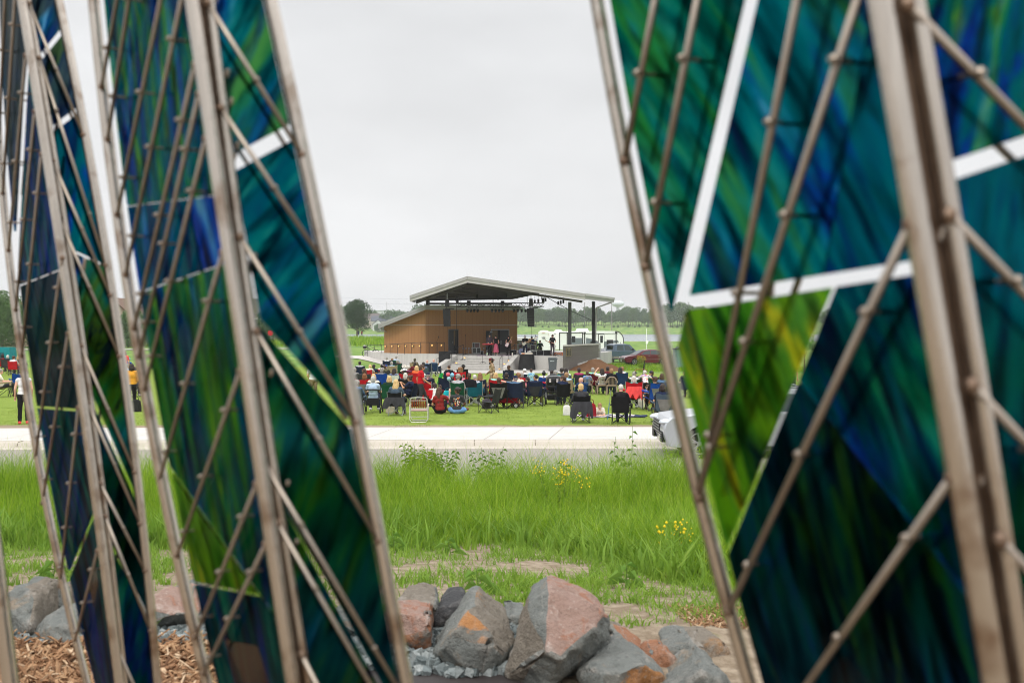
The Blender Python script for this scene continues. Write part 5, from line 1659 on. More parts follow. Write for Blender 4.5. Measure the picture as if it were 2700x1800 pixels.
for a, b, r in ((J(-.42, .35), J(.05, .32), .016), (J(.05, .32), J(-.12, .82), .02), (J(.05, .32), J(.5, .80), .034), (J(-.1, .78), J(.48, .9), .022), (J(-.42, .35), J(-.1, .72), .014), (J(.66, .35), J(.5, .92), .018), (J(.5, .92), J(.46, 1.05), .018)):
 m.tube(a, b, r)
m.build('frame', MAT_BLACK, bc)
m = MB(); m.path([(q.x + .46, q.y - .28, gz_ + 1.07), (q.x + .46, q.y, gz_ + 1.05), (q.x + .46, q.y + .28, gz_ + 1.07)], .014, 5); m.build('handlebar', MAT_BLACK, bc)
m = MB(); m.ell((q.x - .15, q.y, gz_ + .87), (.14, .07, .035), 10, 6); m.build('saddle', MAT_BLACK, bc)
m = MB(); m.box((q.x - .5, q.y, gz_ + .82), (.42, .16, .03)); m.ell((q.x - .5, q.y, gz_ + .98), (.22, .17, .15), 12, 8); bag = m.build('rear_bag', MAT_BLKF, bc)
m = MB(); m.ell((q.x - .5, q.y, gz_ + 1.10), (.16, .13, .08), 10, 6); m.build('helmet', plain((225, 222, 215), .4, key='white_shell'), bag)
MAT_TYRE = plain((30, 30, 31), .85, .2, 8, key='tyre_rubber')
MAT_CARGLASS = glassy((62, 74, 76), .06, 'car_window')
MAT_DKGLASS = glassy((22, 25, 27), .08, 'tinted_window')
def paint(rgb, metal=.35):
 kk = ('paint', rgb)
 if kk not in _MC:
  t = NT('car_paint')
  c = tuple(v * .85 for v in lin(rgb))
  t.base(t.mix(t.noise(t.objco(), 3, 3), tuple(v * .93 for v in c), c))
  t.set(.32, metal, .5)
  t.p.inputs['Coat Weight'].default_value = .6
  t.p.inputs['Coat Roughness'].default_value = .08
  _MC[kk] = t.mat
 return _MC[kk]
def arc(cx, cz, r, a0, a1, n=8):
 return [(cx + r * math.cos(math.radians(a0 + (a1 - a0) * i / n)), cz + r * math.sin(math.radians(a0 + (a1 - a0) * i / n))) for i in range(n + 1)]
def wheel(parent, x, y, r, w=.22, rim=(190, 192, 195), side=-1):
 m = MB()
 n = 28
 prof = [(-w / 2, r * .72), (-w / 2, r * .94), (-w * .36, r), (w * .36, r), (w / 2, r * .94), (w / 2, r * .72)]
 vs, fs = [], []
 for i in range(n):
  a = 2 * PI * i / n
  for (yy, rr) in prof:
   vs.append((x + rr * math.cos(a), y + yy, r + rr * math.sin(a)))
 k = len(prof)
 for i in range(n):
  i2 = (i + 1) % n
  for j in range(k - 1):
   fs.append((i * k + j, i * k + j + 1, i2 * k + j + 1, i2 * k + j))
 m.add(vs, fs)
 wo = m.build('wheel', MAT_TYRE, parent, smooth=False, world=False)
 m = MB()
 ys = y + side * (w / 2 - .03)
 m.disc((x, ys - side * .05, r), (0, 1, 0), r * .72, .02, 24, mi=1)
 ring = [Vector((x + r * .68 * math.cos(2 * PI * q / 24), ys, r + r * .68 * math.sin(2 * PI * q / 24))) for q in range(25)]
 m.path(ring, r * .055, 5)
 m.disc((x, ys, r), (0, 1, 0), r * .16, .05, 12)
 for q in range(5):
  a = 2 * PI * q / 5 + .3
  for da in (-.16, .16):
   m.path([(x + r * .12 * math.cos(a), ys, r + r * .12 * math.sin(a)), (x + r * .66 * math.cos(a + da), ys, r + r * .66 * math.sin(a + da))], r * .055, 5)
 o = bpy.data.objects.new('rim', m.mesh('rim', [plain(rim, .35, .05, 8, metal=.7, key='alloy'), MAT_BLACK]))
 link(o, wo)
 return wo
def loft_body(prof, Wd, edge=.07):
 """side profile (x, z) pushed across the width with rounded shoulders"""
 cx = sum(p[0] for p in prof) / len(prof); cz = sum(p[1] for p in prof) / len(prof)
 secs = [(-.5, 1.0, .12), (-.485, .45, .05), (-.44, .12, .012), (-.30, 0, 0), (.30, 0, 0), (.44, .12, .012), (.485, .45, .05), (.5, 1.0, .12)]
 m = MB()
 n = len(prof)
 vs, fs = [], []
 for (yy, k, q) in secs:
  for (x, z) in prof:
   dx, dz = x - cx, z - cz
   L = math.hypot(dx, dz)
   vs.append((x - dx / L * edge * k, yy * Wd, z - dz / L * edge * k))
 for j in range(len(secs) - 1):
  for i in range(n):
   i2 = (i + 1) % n
   fs.append((j * n + i, j * n + i2, (j + 1) * n + i2, (j + 1) * n + i))
 fs.append(tuple(range(n))[::-1]); fs.append(tuple((len(secs) - 1) * n + i for i in range(n)))
 m.add(vs, fs)
 return m
def car(name, label, cat, loc, rz, L, Wd, zg, prof, cab, wheels, wr, col, panes, front_glass=None, extras=None, rim=(190, 192, 195), roof_in=.2, group=None):
 """car faces -X; prof: body outline without arches; cab: greenhouse outline (base pts ... roof); panes: side windows"""
 root = empty(name, loc, rz, label, cat, group)
 o = loft_body(prof, Wd).build('body', paint(col), root, world=False); auto_smooth(o, 35)
 z0 = min(p[1] for p in cab); z1 = max(p[1] for p in cab)
 yb, yt = Wd / 2 - .06, Wd / 2 - roof_in
 Y = lambda z: yb + (yt - yb) * (z - z0) / (z1 - z0)
 m = MB(); n = len(cab)
 vs = [(x, -Y(z), z) for x, z in cab] + [(x, -Y(z) * .55, z + (.03 if z > z0 + .2 else 0)) for x, z in cab] + [(x, Y(z) * .55, z + (.03 if z > z0 + .2 else 0)) for x, z in cab] + [(x, Y(z), z) for x, z in cab]
 fs = [tuple(range(n))[::-1], tuple(range(3 * n, 4 * n))]
 for b in range(3):
  for i in range(n):
   j = (i + 1) % n
   fs.append((b * n + i, b * n + j, (b + 1) * n + j, (b + 1) * n + i))
 m.add(vs, fs); o = m.build('cabin', paint(col), root, world=False); auto_smooth(o, 35)
 for pn in panes:
  for s in (-1, 1):
   m = MB()
   f = [(x, s * (Y(z) + .008), z) for x, z in pn]
   b = [(x, s * (Y(z) - .02), z) for x, z in pn]
   k = len(pn)
   m.add(f + b, [tuple(range(k)), tuple(range(k, 2 * k))[::-1]] + [(i, k + i, k + (i + 1) % k, (i + 1) % k) for i in range(k)])
   m.build('window', MAT_CARGLASS, root, world=False)
 for fg in (front_glass or []):
  (xa, za), (xb, zb) = fg
  nx, nz_ = (zb - za), -(xb - xa)
  Ln = math.hypot(nx, nz_)
  sgn = -1 if xa < xb else 1
  ox, oz = -abs(nx) / Ln * .012 * (1 if xa < xb else -1), abs(nz_) / Ln * .012 + .022
  m = MB()
  ya, yb2 = Y(za) - .09, Y(zb) - .07
  m.add([(xa + ox, -ya, za + oz * .6), (xa + ox, ya, za + oz * .6), (xb + ox, yb2, zb + oz), (xb + ox, -yb2, zb + oz), (xa - ox, -ya, za), (xa - ox, ya, za), (xb - ox, yb2, zb), (xb - ox, -yb2, zb)],
              [(0, 1, 2, 3), (4, 7, 6, 5), (0, 4, 5, 1), (2, 6, 7, 3), (0, 3, 7, 4), (1, 5, 6, 2)])
  m.build('windscreen', MAT_CARGLASS, root, world=False)
 for x in wheels:
  for s in (-1, 1):
   wheel(root, x, s * (Wd / 2 - .13), wr, .22, rim, s)
  m = MB(); m.disc((x, 0, wr), (0, 1, 0), wr * 1.12, Wd - .3, 20); m.build('wheel_well', MAT_BLACK, root, world=False)
 for nm, mt, shapes in (extras or []):
  m = MB()
  for kind, a in shapes:
   getattr(m, kind)(*a)
  m.build(nm, mt, root, world=False)
 return root
def profile(front, rear, bottom, wheels, wr):
 """front/top points, then rear, then the underside with wheel arches"""
 pts = list(front) + list(rear)
 for x in sorted(wheels, reverse=True):
  pts += arc(x, wr, wr + .07, 20 if False else 0, 180, 10)
 return pts
SILVER, WHITE, MAROON, BLUEGREY = (196, 200, 206), (236, 238, 240), (110, 26, 42), (84, 104, 122)
MAT_LAMPC = plain((215, 222, 228), .15, .05, 9, metal=.3, key='clear_lamp')
MAT_RED = plain((200, 25, 30), .2, .1, 9, key='red_lamp')
MAT_PLATE = plain((225, 228, 220), .5, key='number_plate')
def suv(label, loc, rz, col, group):
 wr = .37
 whs = (-1.42, 1.42)
 prof = [(-2.28, .52), (-2.32, .70), (-2.28, .86), (-2.16, .98), (-1.6, 1.07), (-1.0, 1.10), (1.0, 1.12), (2.1, 1.10), (2.28, .98), (2.32, .6), (2.24, .34)]
 prof = prof + [(1.86, .32)] + arc(1.42, .37, .44, 0, 180, 10)[0:] + [(.9, .24), (-.9, .24)] + arc(-1.42, .37, .44, 0, 180, 10) + [(-1.95, .26), (-2.2, .30)]
 cab = [(-1.05, 1.08), (-.25, 1.60), (.2, 1.66), (1.3, 1.64), (1.9, 1.50), (2.2, 1.09)]
 panes = [[(-.72, 1.14), (-.18, 1.53), (.25, 1.57), (.25, 1.14)], [(.33, 1.14), (.33, 1.57), (1.2, 1.55), (1.2, 1.14)], [(1.28, 1.15), (1.28, 1.54), (1.75, 1.44), (1.9, 1.16)]]
 ex = [('grille', MAT_BLACK, [('box', ((-2.30, 0, .72), (.06, 1.0, .30)))]),
          ('air_intake', MAT_BLACK, [('box', ((-2.27, -.66, .52), (.10, .30, .26)))]),
          ('air_intake', MAT_BLACK, [('box', ((-2.27, .66, .52), (.10, .30, .26)))]),
          ('headlight', MAT_LAMPC, [('ell', ((-2.17, -.79, .88), (.22, .16, .085), 12, 8))]),
          ('headlight', MAT_LAMPC, [('ell', ((-2.17, .79, .88), (.22, .16, .085), 12, 8))]),
          ('turn_signal', plain((235, 130, 60), .3, key='amber_lamp'), [('ell', ((-1.96, -.885, .88), (.12, .03, .04), 10, 6))]),
          ('tail_light', MAT_RED, [('box', ((2.24, 0, .95), (.1, 1.7, .10)))]),
          ('roof_rail', MAT_ALU, [('path', ([(-.2, -.66, 1.64), (0, -.66, 1.71), (1.3, -.66, 1.70), (1.5, -.66, 1.62)], .02, 6)), ('path', ([(-.2, .66, 1.64), (0, .66, 1.71), (1.3, .66, 1.70), (1.5, .66, 1.62)], .02, 6))]),
          ('mirror', paint(col), [('ell', ((-.78, -1.02, 1.18), (.09, .13, .08), 10, 8))]),
          ('mirror', paint(col), [('ell', ((-.78, 1.02, 1.18), (.09, .13, .08), 10, 8))]),
          ('door_handle', MAT_ALU, [('box', ((-.05, -.952, .98), (.2, .03, .03))), ('box', ((.95, -.952, .98), (.2, .03, .03)))]),
          ('grille_bar', MAT_ALU, [('box', ((-2.335, 0, .62 + .07 * k), (.02, .95, .015))) for k in range(4)] + [('box', ((-2.325, -.66, .44 + .055 * k), (.02, .28, .012))) for k in range(4)]),
          ('sill_trim', plain((60, 62, 64), .7, key='grey_trim'), [('box', ((0, -.93, .27), (1.9, .05, .09)))]),
          ('sill_trim', plain((60, 62, 64), .7, key='grey_trim'), [('box', ((0, .93, .27), (1.9, .05, .09)))])]
 return car('parked_suv', label, 'car', loc, rz, 4.65, 1.9, 0, prof, cab, whs, wr, col, panes, [((-1.0, 1.11), (-.28, 1.58))], ex, group=group)
q = W(1737, 0, 24.6)
suv('silver crossover parked on the road seen through the glass tower', (q.x + 2.32, 24.95, -.18), 0, SILVER, 'vehicles parked on the road')
q = W(2628, 0, 24.9)
suv('white crossover with roof rails parked behind the closest tower', (q.x + 2.32, 24.95, -.18), 0, WHITE, 'vehicles parked on the road')
q = W(1641.5, 0, 95)
wr = .33
prof = [(-2.45, .42), (-2.50, .60), (-2.42, .76), (-2.1, .86), (-1.2, .97), (1.6, 1.0), (2.35, .98), (2.5, .8), (2.48, .45), (2.3, .28), (1.85, .26)] + arc(1.42, .33, .39, 0, 180, 10) + [(.9, .2), (-.95, .2)] + arc(-1.48, .33, .39, 0, 180, 10) + [(-2.0, .22), (-2.35, .28)]
cab = [(-1.35, .96), (-.45, 1.38), (0, 1.46), (.75, 1.45), (1.2, 1.36), (1.9, .99)]
panes = [[(-.85, 1.01), (-.38, 1.32), (.12, 1.38), (.12, 1.01)], [(.2, 1.01), (.2, 1.38), (.78, 1.37), (1.2, 1.25), (1.35, 1.02)]]
ex = [('grille', MAT_ALU, [('box', ((-2.46, 0, .62), (.08, .75, .2)))]),
      ('headlight', MAT_LAMPC, [('ell', ((-2.34, -.66, .68), (.16, .2, .085), 12, 8))]), ('headlight', MAT_LAMPC, [('ell', ((-2.34, .66, .68), (.16, .2, .085), 12, 8))]),
      ('number_plate', MAT_PLATE, [('box', ((-2.51, 0, .42), (.02, .36, .15)))]),
      ('fog_lamp', MAT_LAMPC, [('box', ((-2.36, -.68, .40), (.1, .22, .06)))]),
      ('mirror', paint(MAROON), [('ell', ((-.8, -.98, 1.03), (.08, .12, .07), 10, 8))]),
      ('side_trim', MAT_ALU, [('box', ((.1, -.925, .55), (2.2, .02, .025)))]), ('door_handle', MAT_ALU, [('box', ((.0, -.925, .86), (.18, .03, .025))), ('box', ((1.0, -.925, .86), (.18, .03, .025)))]),
      ('tail_light', MAT_RED, [('box', ((2.45, 0, .8), (.08, 1.5, .12)))])]
rz = math.radians(14)
car('parked_sedan', 'maroon sedan parked on the grass beside the mulch heap', 'car', (q.x + 2.3, 95.6, G(q.x + 2, 95) + .0), rz, 5, 1.85, 0, prof, cab, (-1.48, 1.42), wr, MAROON, panes, [((-1.27, 1.0), (-.48, 1.38)), ((1.85, 1.02), (1.25, 1.37))], ex, group='cars parked on the grass')
q = W(1583, 0, 101.5)
wr = .40
prof = [(-2.75, .62), (-2.78, .80), (-2.70, 1.02), (-2.4, 1.10), (-1.45, 1.18), (-.95, 1.20), (1.0, 1.20), (2.75, 1.18), (2.8, .62), (2.7, .46), (2.32, .44)] + arc(1.78, .40, .50, 0, 180, 10) + [(1.2, .36), (-1.2, .36)] + arc(-1.74, .40, .50, 0, 180, 10) + [(-2.35, .42), (-2.7, .5)]
cab = [(-1.5, 1.18), (-.85, 1.78), (-.5, 1.86), (.75, 1.86), (1.0, 1.78), (1.08, 1.19)]
panes = [[(-1.1, 1.24), (-.72, 1.70), (-.2, 1.76), (-.2, 1.24)], [(-.08, 1.24), (-.08, 1.76), (.62, 1.76), (.72, 1.24)]]
BEI = plain((150, 142, 132), .5, .06, 5, key='lower_body_paint')
ex = [('lower_trim', BEI, [('box', ((0, -.965, .52), (2.3, .04, .22))), ('box', ((2.52, -.965, .58), (.42, .04, .22))), ('box', ((-2.5, -.965, .58), (.34, .04, .22)))]),
      ('fender_flare', BEI, [('path', ([(1.78 + .53 * math.cos(math.radians(a)), -.96, .40 + .53 * math.sin(math.radians(a))) for a in range(0, 181, 20)], .05, 6)), ('path', ([(-1.74 + .53 * math.cos(math.radians(a)), -.96, .40 + .53 * math.sin(math.radians(a))) for a in range(0, 181, 20)], .05, 6))]),
      ('tail_light', MAT_RED, [('box', ((2.72, -.9, .98), (.16, .12, .30)))]), ('tail_light', MAT_RED, [('box', ((2.72, .9, .98), (.16, .12, .30)))]),
      ('cargo_bed', MAT_BLACK, [('box', ((2.0, 0, 1.195), (1.5, 1.5, .03))), ('box', ((2.81, 0, .9), (.02, 1.5, .5)))]),
      ('bumper', BEI, [('box', ((2.86, 0, .55), (.16, 1.85, .2)))]),
      ('rear_window', MAT_DKGLASS, [('box', ((1.06, 0, 1.52), (.04, 1.25, .38), 0, 0, 1.0))]),
      ('mirror', MAT_BLACK, [('ell', ((-1.05, -1.08, 1.32), (.09, .12, .12), 10, 8))]),
      ('door_handle', MAT_BLACK, [('box', ((.55, -.985, 1.02), (.18, .03, .04)))]),
      ('side_decal', plain((150, 60, 70), .5, key='red_decal'), [('box', ((2.3, -.982, 1.0), (.22, .01, .06)))])]
rz = PI - math.radians(26)
def turn(root, rz):
 root.rotation_euler = (0, 0, rz)
pk = car('pickup_truck', 'blue grey pickup truck with its cargo bed toward the stage', 'pickup', (q.x + 2.05, 103.0, G(q.x, 102)), PI + math.radians(22), 5.5, 1.95, 0, prof, cab, (-1.74, 1.78), wr, BLUEGREY, panes, [((-1.42, 1.22), (-.88, 1.77))], [(a, b, [(k, tuple([(tuple((x[0], -x[1], x[2]) for x in v[0]) if k == 'path' else (v[0][0], -v[0][1], v[0][2]))] + list(v[1:]))) for k, v in sh]) for a, b, sh in ex], group='vehicles parked by the stage')
q = W(1598, 0, 112)
wr = .33
prof = [(-2.3, .45), (-2.34, .62), (-2.2, .8), (-1.1, .93), (1.5, .98), (2.2, .95), (2.3, .5), (2.1, .28), (1.8, .26)] + arc(1.35, .33, .39, 0, 180, 8) + [(.9, .2), (-.95, .2)] + arc(-1.4, .33, .39, 0, 180, 8) + [(-2.0, .24), (-2.2, .3)]
cab = [(-1.3, .93), (-.4, 1.36), (0, 1.43), (.8, 1.42), (1.2, 1.33), (1.85, .98)]
car('parked_sedan', 'silver sedan mostly hidden behind the blue grey pickup', 'car', (q.x + .6, 112, G(q.x, 112)), math.radians(8), 4.6, 1.8, 0, prof, cab, (-1.4, 1.35), wr, SILVER, [[(-.8, .98), (-.35, 1.3), (.15, 1.35), (.15, .98)], [(.25, .98), (.25, 1.35), (.8, 1.33), (1.3, 1.0)]], [((-1.2, .97), (-.43, 1.36))], None, group='cars parked on the grass')
RV0 = W(1449, 0, 122)
a = math.radians(33)
rv = empty('travel_trailer', (RV0.x, 122, G(RV0.x, 122)), a, 'long white travel trailer with a grey swoosh band behind the stage', 'trailer')
MAT_RVW = plain((252, 252, 252), .35, .02, 2, key='white_gelcoat', k=.93)
MAT_RVG = plain((128, 136, 144), .4, .05, 3, key='grey_band')
MAT_RVB = plain((38, 36, 38), .4, .1, 5, key='dark_trim')
Lr, Hr, z0 = 11.4, 3.05, .75
m = MB()
prof = [(0, z0), (0, Hr - .1), (.18, Hr)] + [(Lr - 1.1, Hr + .03)] + arc(Lr - 1.0, Hr - 1.25, 1.28, 85, 12, 6) + [(Lr + .28, z0 + .5), (Lr - .1, z0)]
n = len(prof)
m.add([(x, 0, z) for x, z in prof] + [(x, 2.45, z) for x, z in prof], [tuple(range(n)), tuple(range(n, 2 * n))[::-1]] + [(i, n + i, n + (i + 1) % n, (i + 1) % n) for i in range(n)])
m.build('body', MAT_RVW, rv, world=False)
m = MB(); m.ell((0.02, 1.22, Hr - .12), (.06, 1.2, .28), 20, 8); m.build('rear_cap', MAT_RVW, rv, world=False)
m = MB()
m.add([(5.6, -.012, 1.0), (Lr - .1, -.012, 1.0), (Lr - .3, -.012, 1.95), (8.6, -.012, 1.75), (5.6, -.012, 2.25)], [(0, 1, 2, 3, 4)])
m.add([(1.6, -.012, 1.0), (3.4, -.012, 1.0), (3.4, -.012, 2.3), (1.6, -.012, 1.5)], [(0, 1, 2, 3)])
m.build('grey_stripe', MAT_RVG, rv, world=False)
m = MB(); m.add([(5.7, -.02, 2.3), (8.3, -.02, 1.62), (8.5, -.02, 1.66), (6.0, -.02, 2.5)], [(0, 1, 2, 3)]); m.add([(9.6, -.02, 1.5), (10.9, -.02, 1.1), (11.2, -.02, 1.9), (10.6, -.02, 2.1), (10.9, -.02, 1.6)], [(0, 1, 2, 3, 4)]); m.build('white_stripe', MAT_RVW, rv, world=False)
m = MB()
pts_ = [(x, -.03, z) for x, z in [(Lr - 1.1, Hr)] + arc(Lr - 1.0, Hr - 1.25, 1.26, 85, 12, 6) + [(Lr + .26, z0 + .5)]]
m.path(pts_, .05, 6); m.box((Lr / 2, -.02, Hr - .28), (Lr - 1.4, .03, .05)); m.build('edge_trim', MAT_RVB, rv, world=False)
m = MB(); m.box((2.65, -.42, 1.85), (3.5, .85, 2.05)); so_ = m.build('slide_out', MAT_RVW, rv, world=False)
m = MB()
for (x, z, sx, sz) in ((.9, 1.85, .11, 2.2), (4.4, 1.85, .11, 2.2), (2.65, 2.92, 3.6, .11), (2.1, 1.9, .1, 2.0)):
 m.box((x, -.86, z), (sx, .05, sz))
m.build('frame', MAT_RVB, so_, world=False)
m = MB(); m.box((3.25, -.862, 1.75), (2.1, .03, 1.0)); m.build('grey_stripe', MAT_RVG, so_, world=False)
m = MB(); m.box((3.0, -.885, 2.1), (.5, .03, .75)); m.build('window', MAT_DKGLASS, so_, world=False)
for (x, z, sx, sz) in ((6.7, 1.55, .8, .55), (9.4, 1.6, 1.0, .75)):
 m = MB(); m.box((x, -.025, z), (sx, .05, sz)); wi = m.build('window', MAT_RVB, rv, world=False)
 m = MB(); m.box((x, -.055, z), (sx - .12, .02, sz - .12)); m.build('pane', MAT_DKGLASS, wi, world=False)
m = MB(); m.box((8.0, -.03, 1.75), (.95, .06, 1.95)); do_ = m.build('door', MAT_RVB, rv, world=False)
m = MB(); m.box((8.0, -.065, 1.75), (.82, .03, 1.82)); m.build('door_panel', MAT_RVW, do_, world=False)
m = MB(); m.box((8.0, -.085, 2.05), (.42, .02, .9)); m.build('pane', MAT_DKGLASS, do_, world=False)
for x in (5.35, 10.4):
 m = MB(); m.box((x, -.05, 1.9), (.1, .08, 2.1)); m.box((x, -.05, 2.9), (.28, .1, .16)); m.build('awning_arm', MAT_RVB, rv, world=False)
m = MB(); m.box((5.9, 1.2, Hr + .2), (1.5, .8, .36), 0, 0, .8); m.build('air_conditioner', MAT_RVW, rv, world=False)
m = MB(); m.ell((2.2, 1.2, Hr + .04), (.55, .4, .22), 14, 6); m.build('roof_vent', MAT_RVW, rv, world=False)
m = MB(); m.path([(7.9, 1.2, Hr), (7.9, 1.2, Hr + .3)], .03, 6); m.box((7.9, 1.2, Hr + .3), (.5, .12, .06)); m.build('antenna', MAT_RVW, rv, world=False)
for (yy, zz_) in ((1.22, 2.86), (.95, 2.86), (1.5, 2.86), (.2, 2.7), (2.25, 2.7)):
 m = MB(); m.box((-.05, yy, zz_), (.04, .1, .06)); m.build('marker_lamp', plain((190, 60, 40), .3, key='marker_lamp'), rv, world=False)
for x in (5.6, 6.6):
 m = MB(); m.disc((x, .15, .38), (0, 1, 0), .38, .24, 20); m.build('wheel', MAT_TYRE, rv, world=False)
cu = bpy.data.curves.new('lettering', 'FONT')
cu.body = 'VIBE'; cu.size = .42; cu.extrude = .004; cu.align_x = 'CENTER'
to_ = bpy.data.objects.new('lettering', cu)
COL.objects.link(to_)
bpy.context.view_layer.update()
me = bpy.data.meshes.new_from_object(to_.evaluated_get(bpy.context.evaluated_depsgraph_get()))
bpy.data.objects.remove(to_)
me.materials.append(plain((90, 95, 100), .5, key='grey_letter'))
me.materials[0] = me.materials[-1]
lo = link(bpy.data.objects.new('lettering', me), rv)
lo.rotation_euler = (PI / 2, 0, -PI / 2); lo.location = (-.055, 1.22, 2.12)
m = MB(); m.box((2.9, 2.0, .85), (11, .2, .2)); m.build('chassis', MAT_RVB, rv, world=False)
q = W(1390, 0, 112)
cg = empty('cargo_trailer', (q.x, 112, G(q.x, 112)), 0, 'dark grey cargo trailer with a pale roof edge behind the drummer', 'trailer')
m = MB(); m.box((q.x - .1, 112, .72 + G(q.x, 112) + .55), (2.3, 3.2, 2.1)); m.build('body', plain((72, 76, 72), .5, .1, 3, key='dark_grey_panel'), cg)
m = MB(); m.box((q.x - .1, 110.38, G(q.x, 112) + 2.22), (2.3, .05, .1)); m.box((q.x - .2, 110.38, G(q.x, 112) + 1.4), (.06, .05, 1.7)); m.box((q.x - .1, 110.42, G(q.x, 112) + 2.4), (2.36, .1, .12)); m.build('edge_trim', MAT_RVW, cg)
for s in (-.9, .9):
 m = MB(); m.disc((q.x + s, 112, G(q.x, 112) + .3), (1, 0, 0), .3, .2, 16); m.build('wheel', MAT_TYRE, cg)
q = W(1797, 0, 88)
gz_ = G(q.x, 88)
dmp = empty('waste_container', (q.x, 88, gz_), 0, 'grey green waste container with a dark lid beyond the grass patch', 'container')
m = MB(); m.box((q.x, 88, gz_ + .85), (1.15, 1.1, 1.6), .2, 0, 1.05); m.build('container_body', plain((120, 150, 145), .6, .1, 4, key='green_grey_plastic'), dmp)
m = MB(); m.box((q.x, 88, gz_ + 1.70), (1.3, 1.2, .12), .2); m.box((q.x - .1, 88, gz_ + 1.82), (.7, .8, .12), .2, 0, .7); m.build('lid', plain((52, 60, 72), .5, key='dark_lid'), dmp)
q = W(1613, 0, 330)
SKIN = {'fair': plain((226, 178, 150), .6, .07, 9, key='skin', k=.85), 'tan': plain((198, 146, 112), .6, .07, 9, key='skin', k=.85),
  'brown': plain((128, 84, 60), .6, .07, 9, key='skin', k=.85), 'pink': plain((232, 172, 152), .6, .07, 9, key='skin', k=.85)}
def hair_mat(rgb):
 kk = ('hair', rgb)
 if kk not in _MC:
  t = NT('hair')
  c = tuple(v * .8 for v in lin(rgb))
  n_ = t.noise(t.objco((60, 60, 4)), 1.0, 4, .7)
  t.base(t.ramp(n_, [(.3, tuple(v * .55 for v in c)), (.7, tuple(min(1, v * 1.3) for v in c))]))
  t.set(.55, 0, .4)
  t.bump(n_, .5, .01)
  _MC[kk] = t.mat
 return _MC[kk]
CN = {'navy': (34, 44, 72), 'black': (28, 28, 30), 'charcoal': (62, 62, 66), 'grey': (132, 130, 128), 'lgrey': (186, 188, 190), 'white': (236, 236, 236), 'red': (205, 28, 40), 'maroon': (112, 30, 42),
      'rust': (140, 44, 40), 'teal': (14, 96, 116), 'aqua': (60, 190, 195), 'mint': (160, 220, 205), 'green': (24, 84, 58), 'dgreen': (28, 56, 40), 'blue': (18, 74, 170), 'sky': (120, 170, 228), 'lblue': (186, 208, 232),
      'denim': (88, 118, 150), 'jeans': (52, 64, 88), 'khaki': (150, 132, 104), 'tan': (178, 156, 128), 'olive': (92, 88, 62), 'brown': (92, 64, 46), 'yellow': (246, 190, 20), 'mustard': (240, 170, 60),
      'pink': (240, 150, 175), 'magenta': (170, 56, 104), 'plum': (120, 50, 96), 'orange': (240, 110, 60), 'coral': (250, 84, 84), 'cream': (232, 224, 208), 'mauve': (86, 74, 84), 'dblue': (30, 58, 100), 'camo': (150, 122, 90),
      'lime': (190, 220, 110), 'slate': (80, 96, 112), 'skirtpink': (205, 100, 125), 'beige': (176, 152, 136)}
HAIRC = {'brown': (84, 56, 40), 'dark': (48, 34, 30), 'black': (28, 24, 26), 'blond': (226, 190, 132), 'dirty': (170, 130, 90), 'grey': (168, 162, 154), 'white': (222, 216, 206), 'auburn': (140, 88, 48), 'lbrown': (150, 108, 70), 'silver': (200, 198, 194)}
_TMP = []
def remesh(mb, voxel, name, noise_amp=0.0, noise_sc=9.0, streak=None, smooth=2):
 me = mb.mesh(name + '_raw', [], False)
 o = bpy.data.objects.new('tmp', me)
 COL.objects.link(o)
 r = o.modifiers.new('r', 'REMESH'); r.mode = 'VOXEL'; r.voxel_size = voxel; r.use_smooth_shade = True
 if smooth:
  s_ = o.modifiers.new('s', 'SMOOTH'); s_.factor = .5; s_.iterations = smooth
 bpy.context.view_layer.update()
 out = bpy.data.meshes.new_from_object(o.evaluated_get(bpy.context.evaluated_depsgraph_get()))
 out.name = name
 bpy.data.objects.remove(o); bpy.data.meshes.remove(me)
 n = len(out.vertices)
 if noise_amp:
  co = np.zeros(n * 3, np.float32); no = np.zeros(n * 3, np.float32)
  out.vertices.foreach_get('co', co)
  out.vertex_normals.foreach_get('vector', no)
  co = co.reshape(-1, 3); no = no.reshape(-1, 3)
  st = streak or (1, 1, 1)
  a = np.array([mnoise.noise(Vector((p[0] * noise_sc * st[0], p[1] * noise_sc * st[1], p[2] * noise_sc * st[2]))) for p in co], np.float32)
  co += no * (a * noise_amp)[:, None]
  out.vertices.foreach_set('co', co.reshape(-1))
  out.update()
 out.polygons.foreach_set('use_smooth', [True] * len(out.polygons))
 out.materials.append(None)
 return out
def LRp(x, y, z):
 return (Vector((-x, y, z)), Vector((x, y, z)))
def pose(**k):
 d = dict(pel=(0, -.04, .46), chest=(0, -.12, .79), head=(0, -.08, 1.12), sh=LRp(.18, -.13, .92), el=LRp(.27, -.02, .69), wr=LRp(.23, .22, .70), hip=LRp(.09, 0, .46), kn=LRp(.13, .43, .55), an=LRp(.14, .5, .1), hy=0, hp=0)
 d.update(k)
 for q in ('pel', 'chest', 'head'):
  d[q] = Vector(d[q])
 for q in ('sh', 'el', 'wr', 'hip', 'kn', 'an'):
  d[q] = tuple(Vector(v) for v in d[q])
 return d
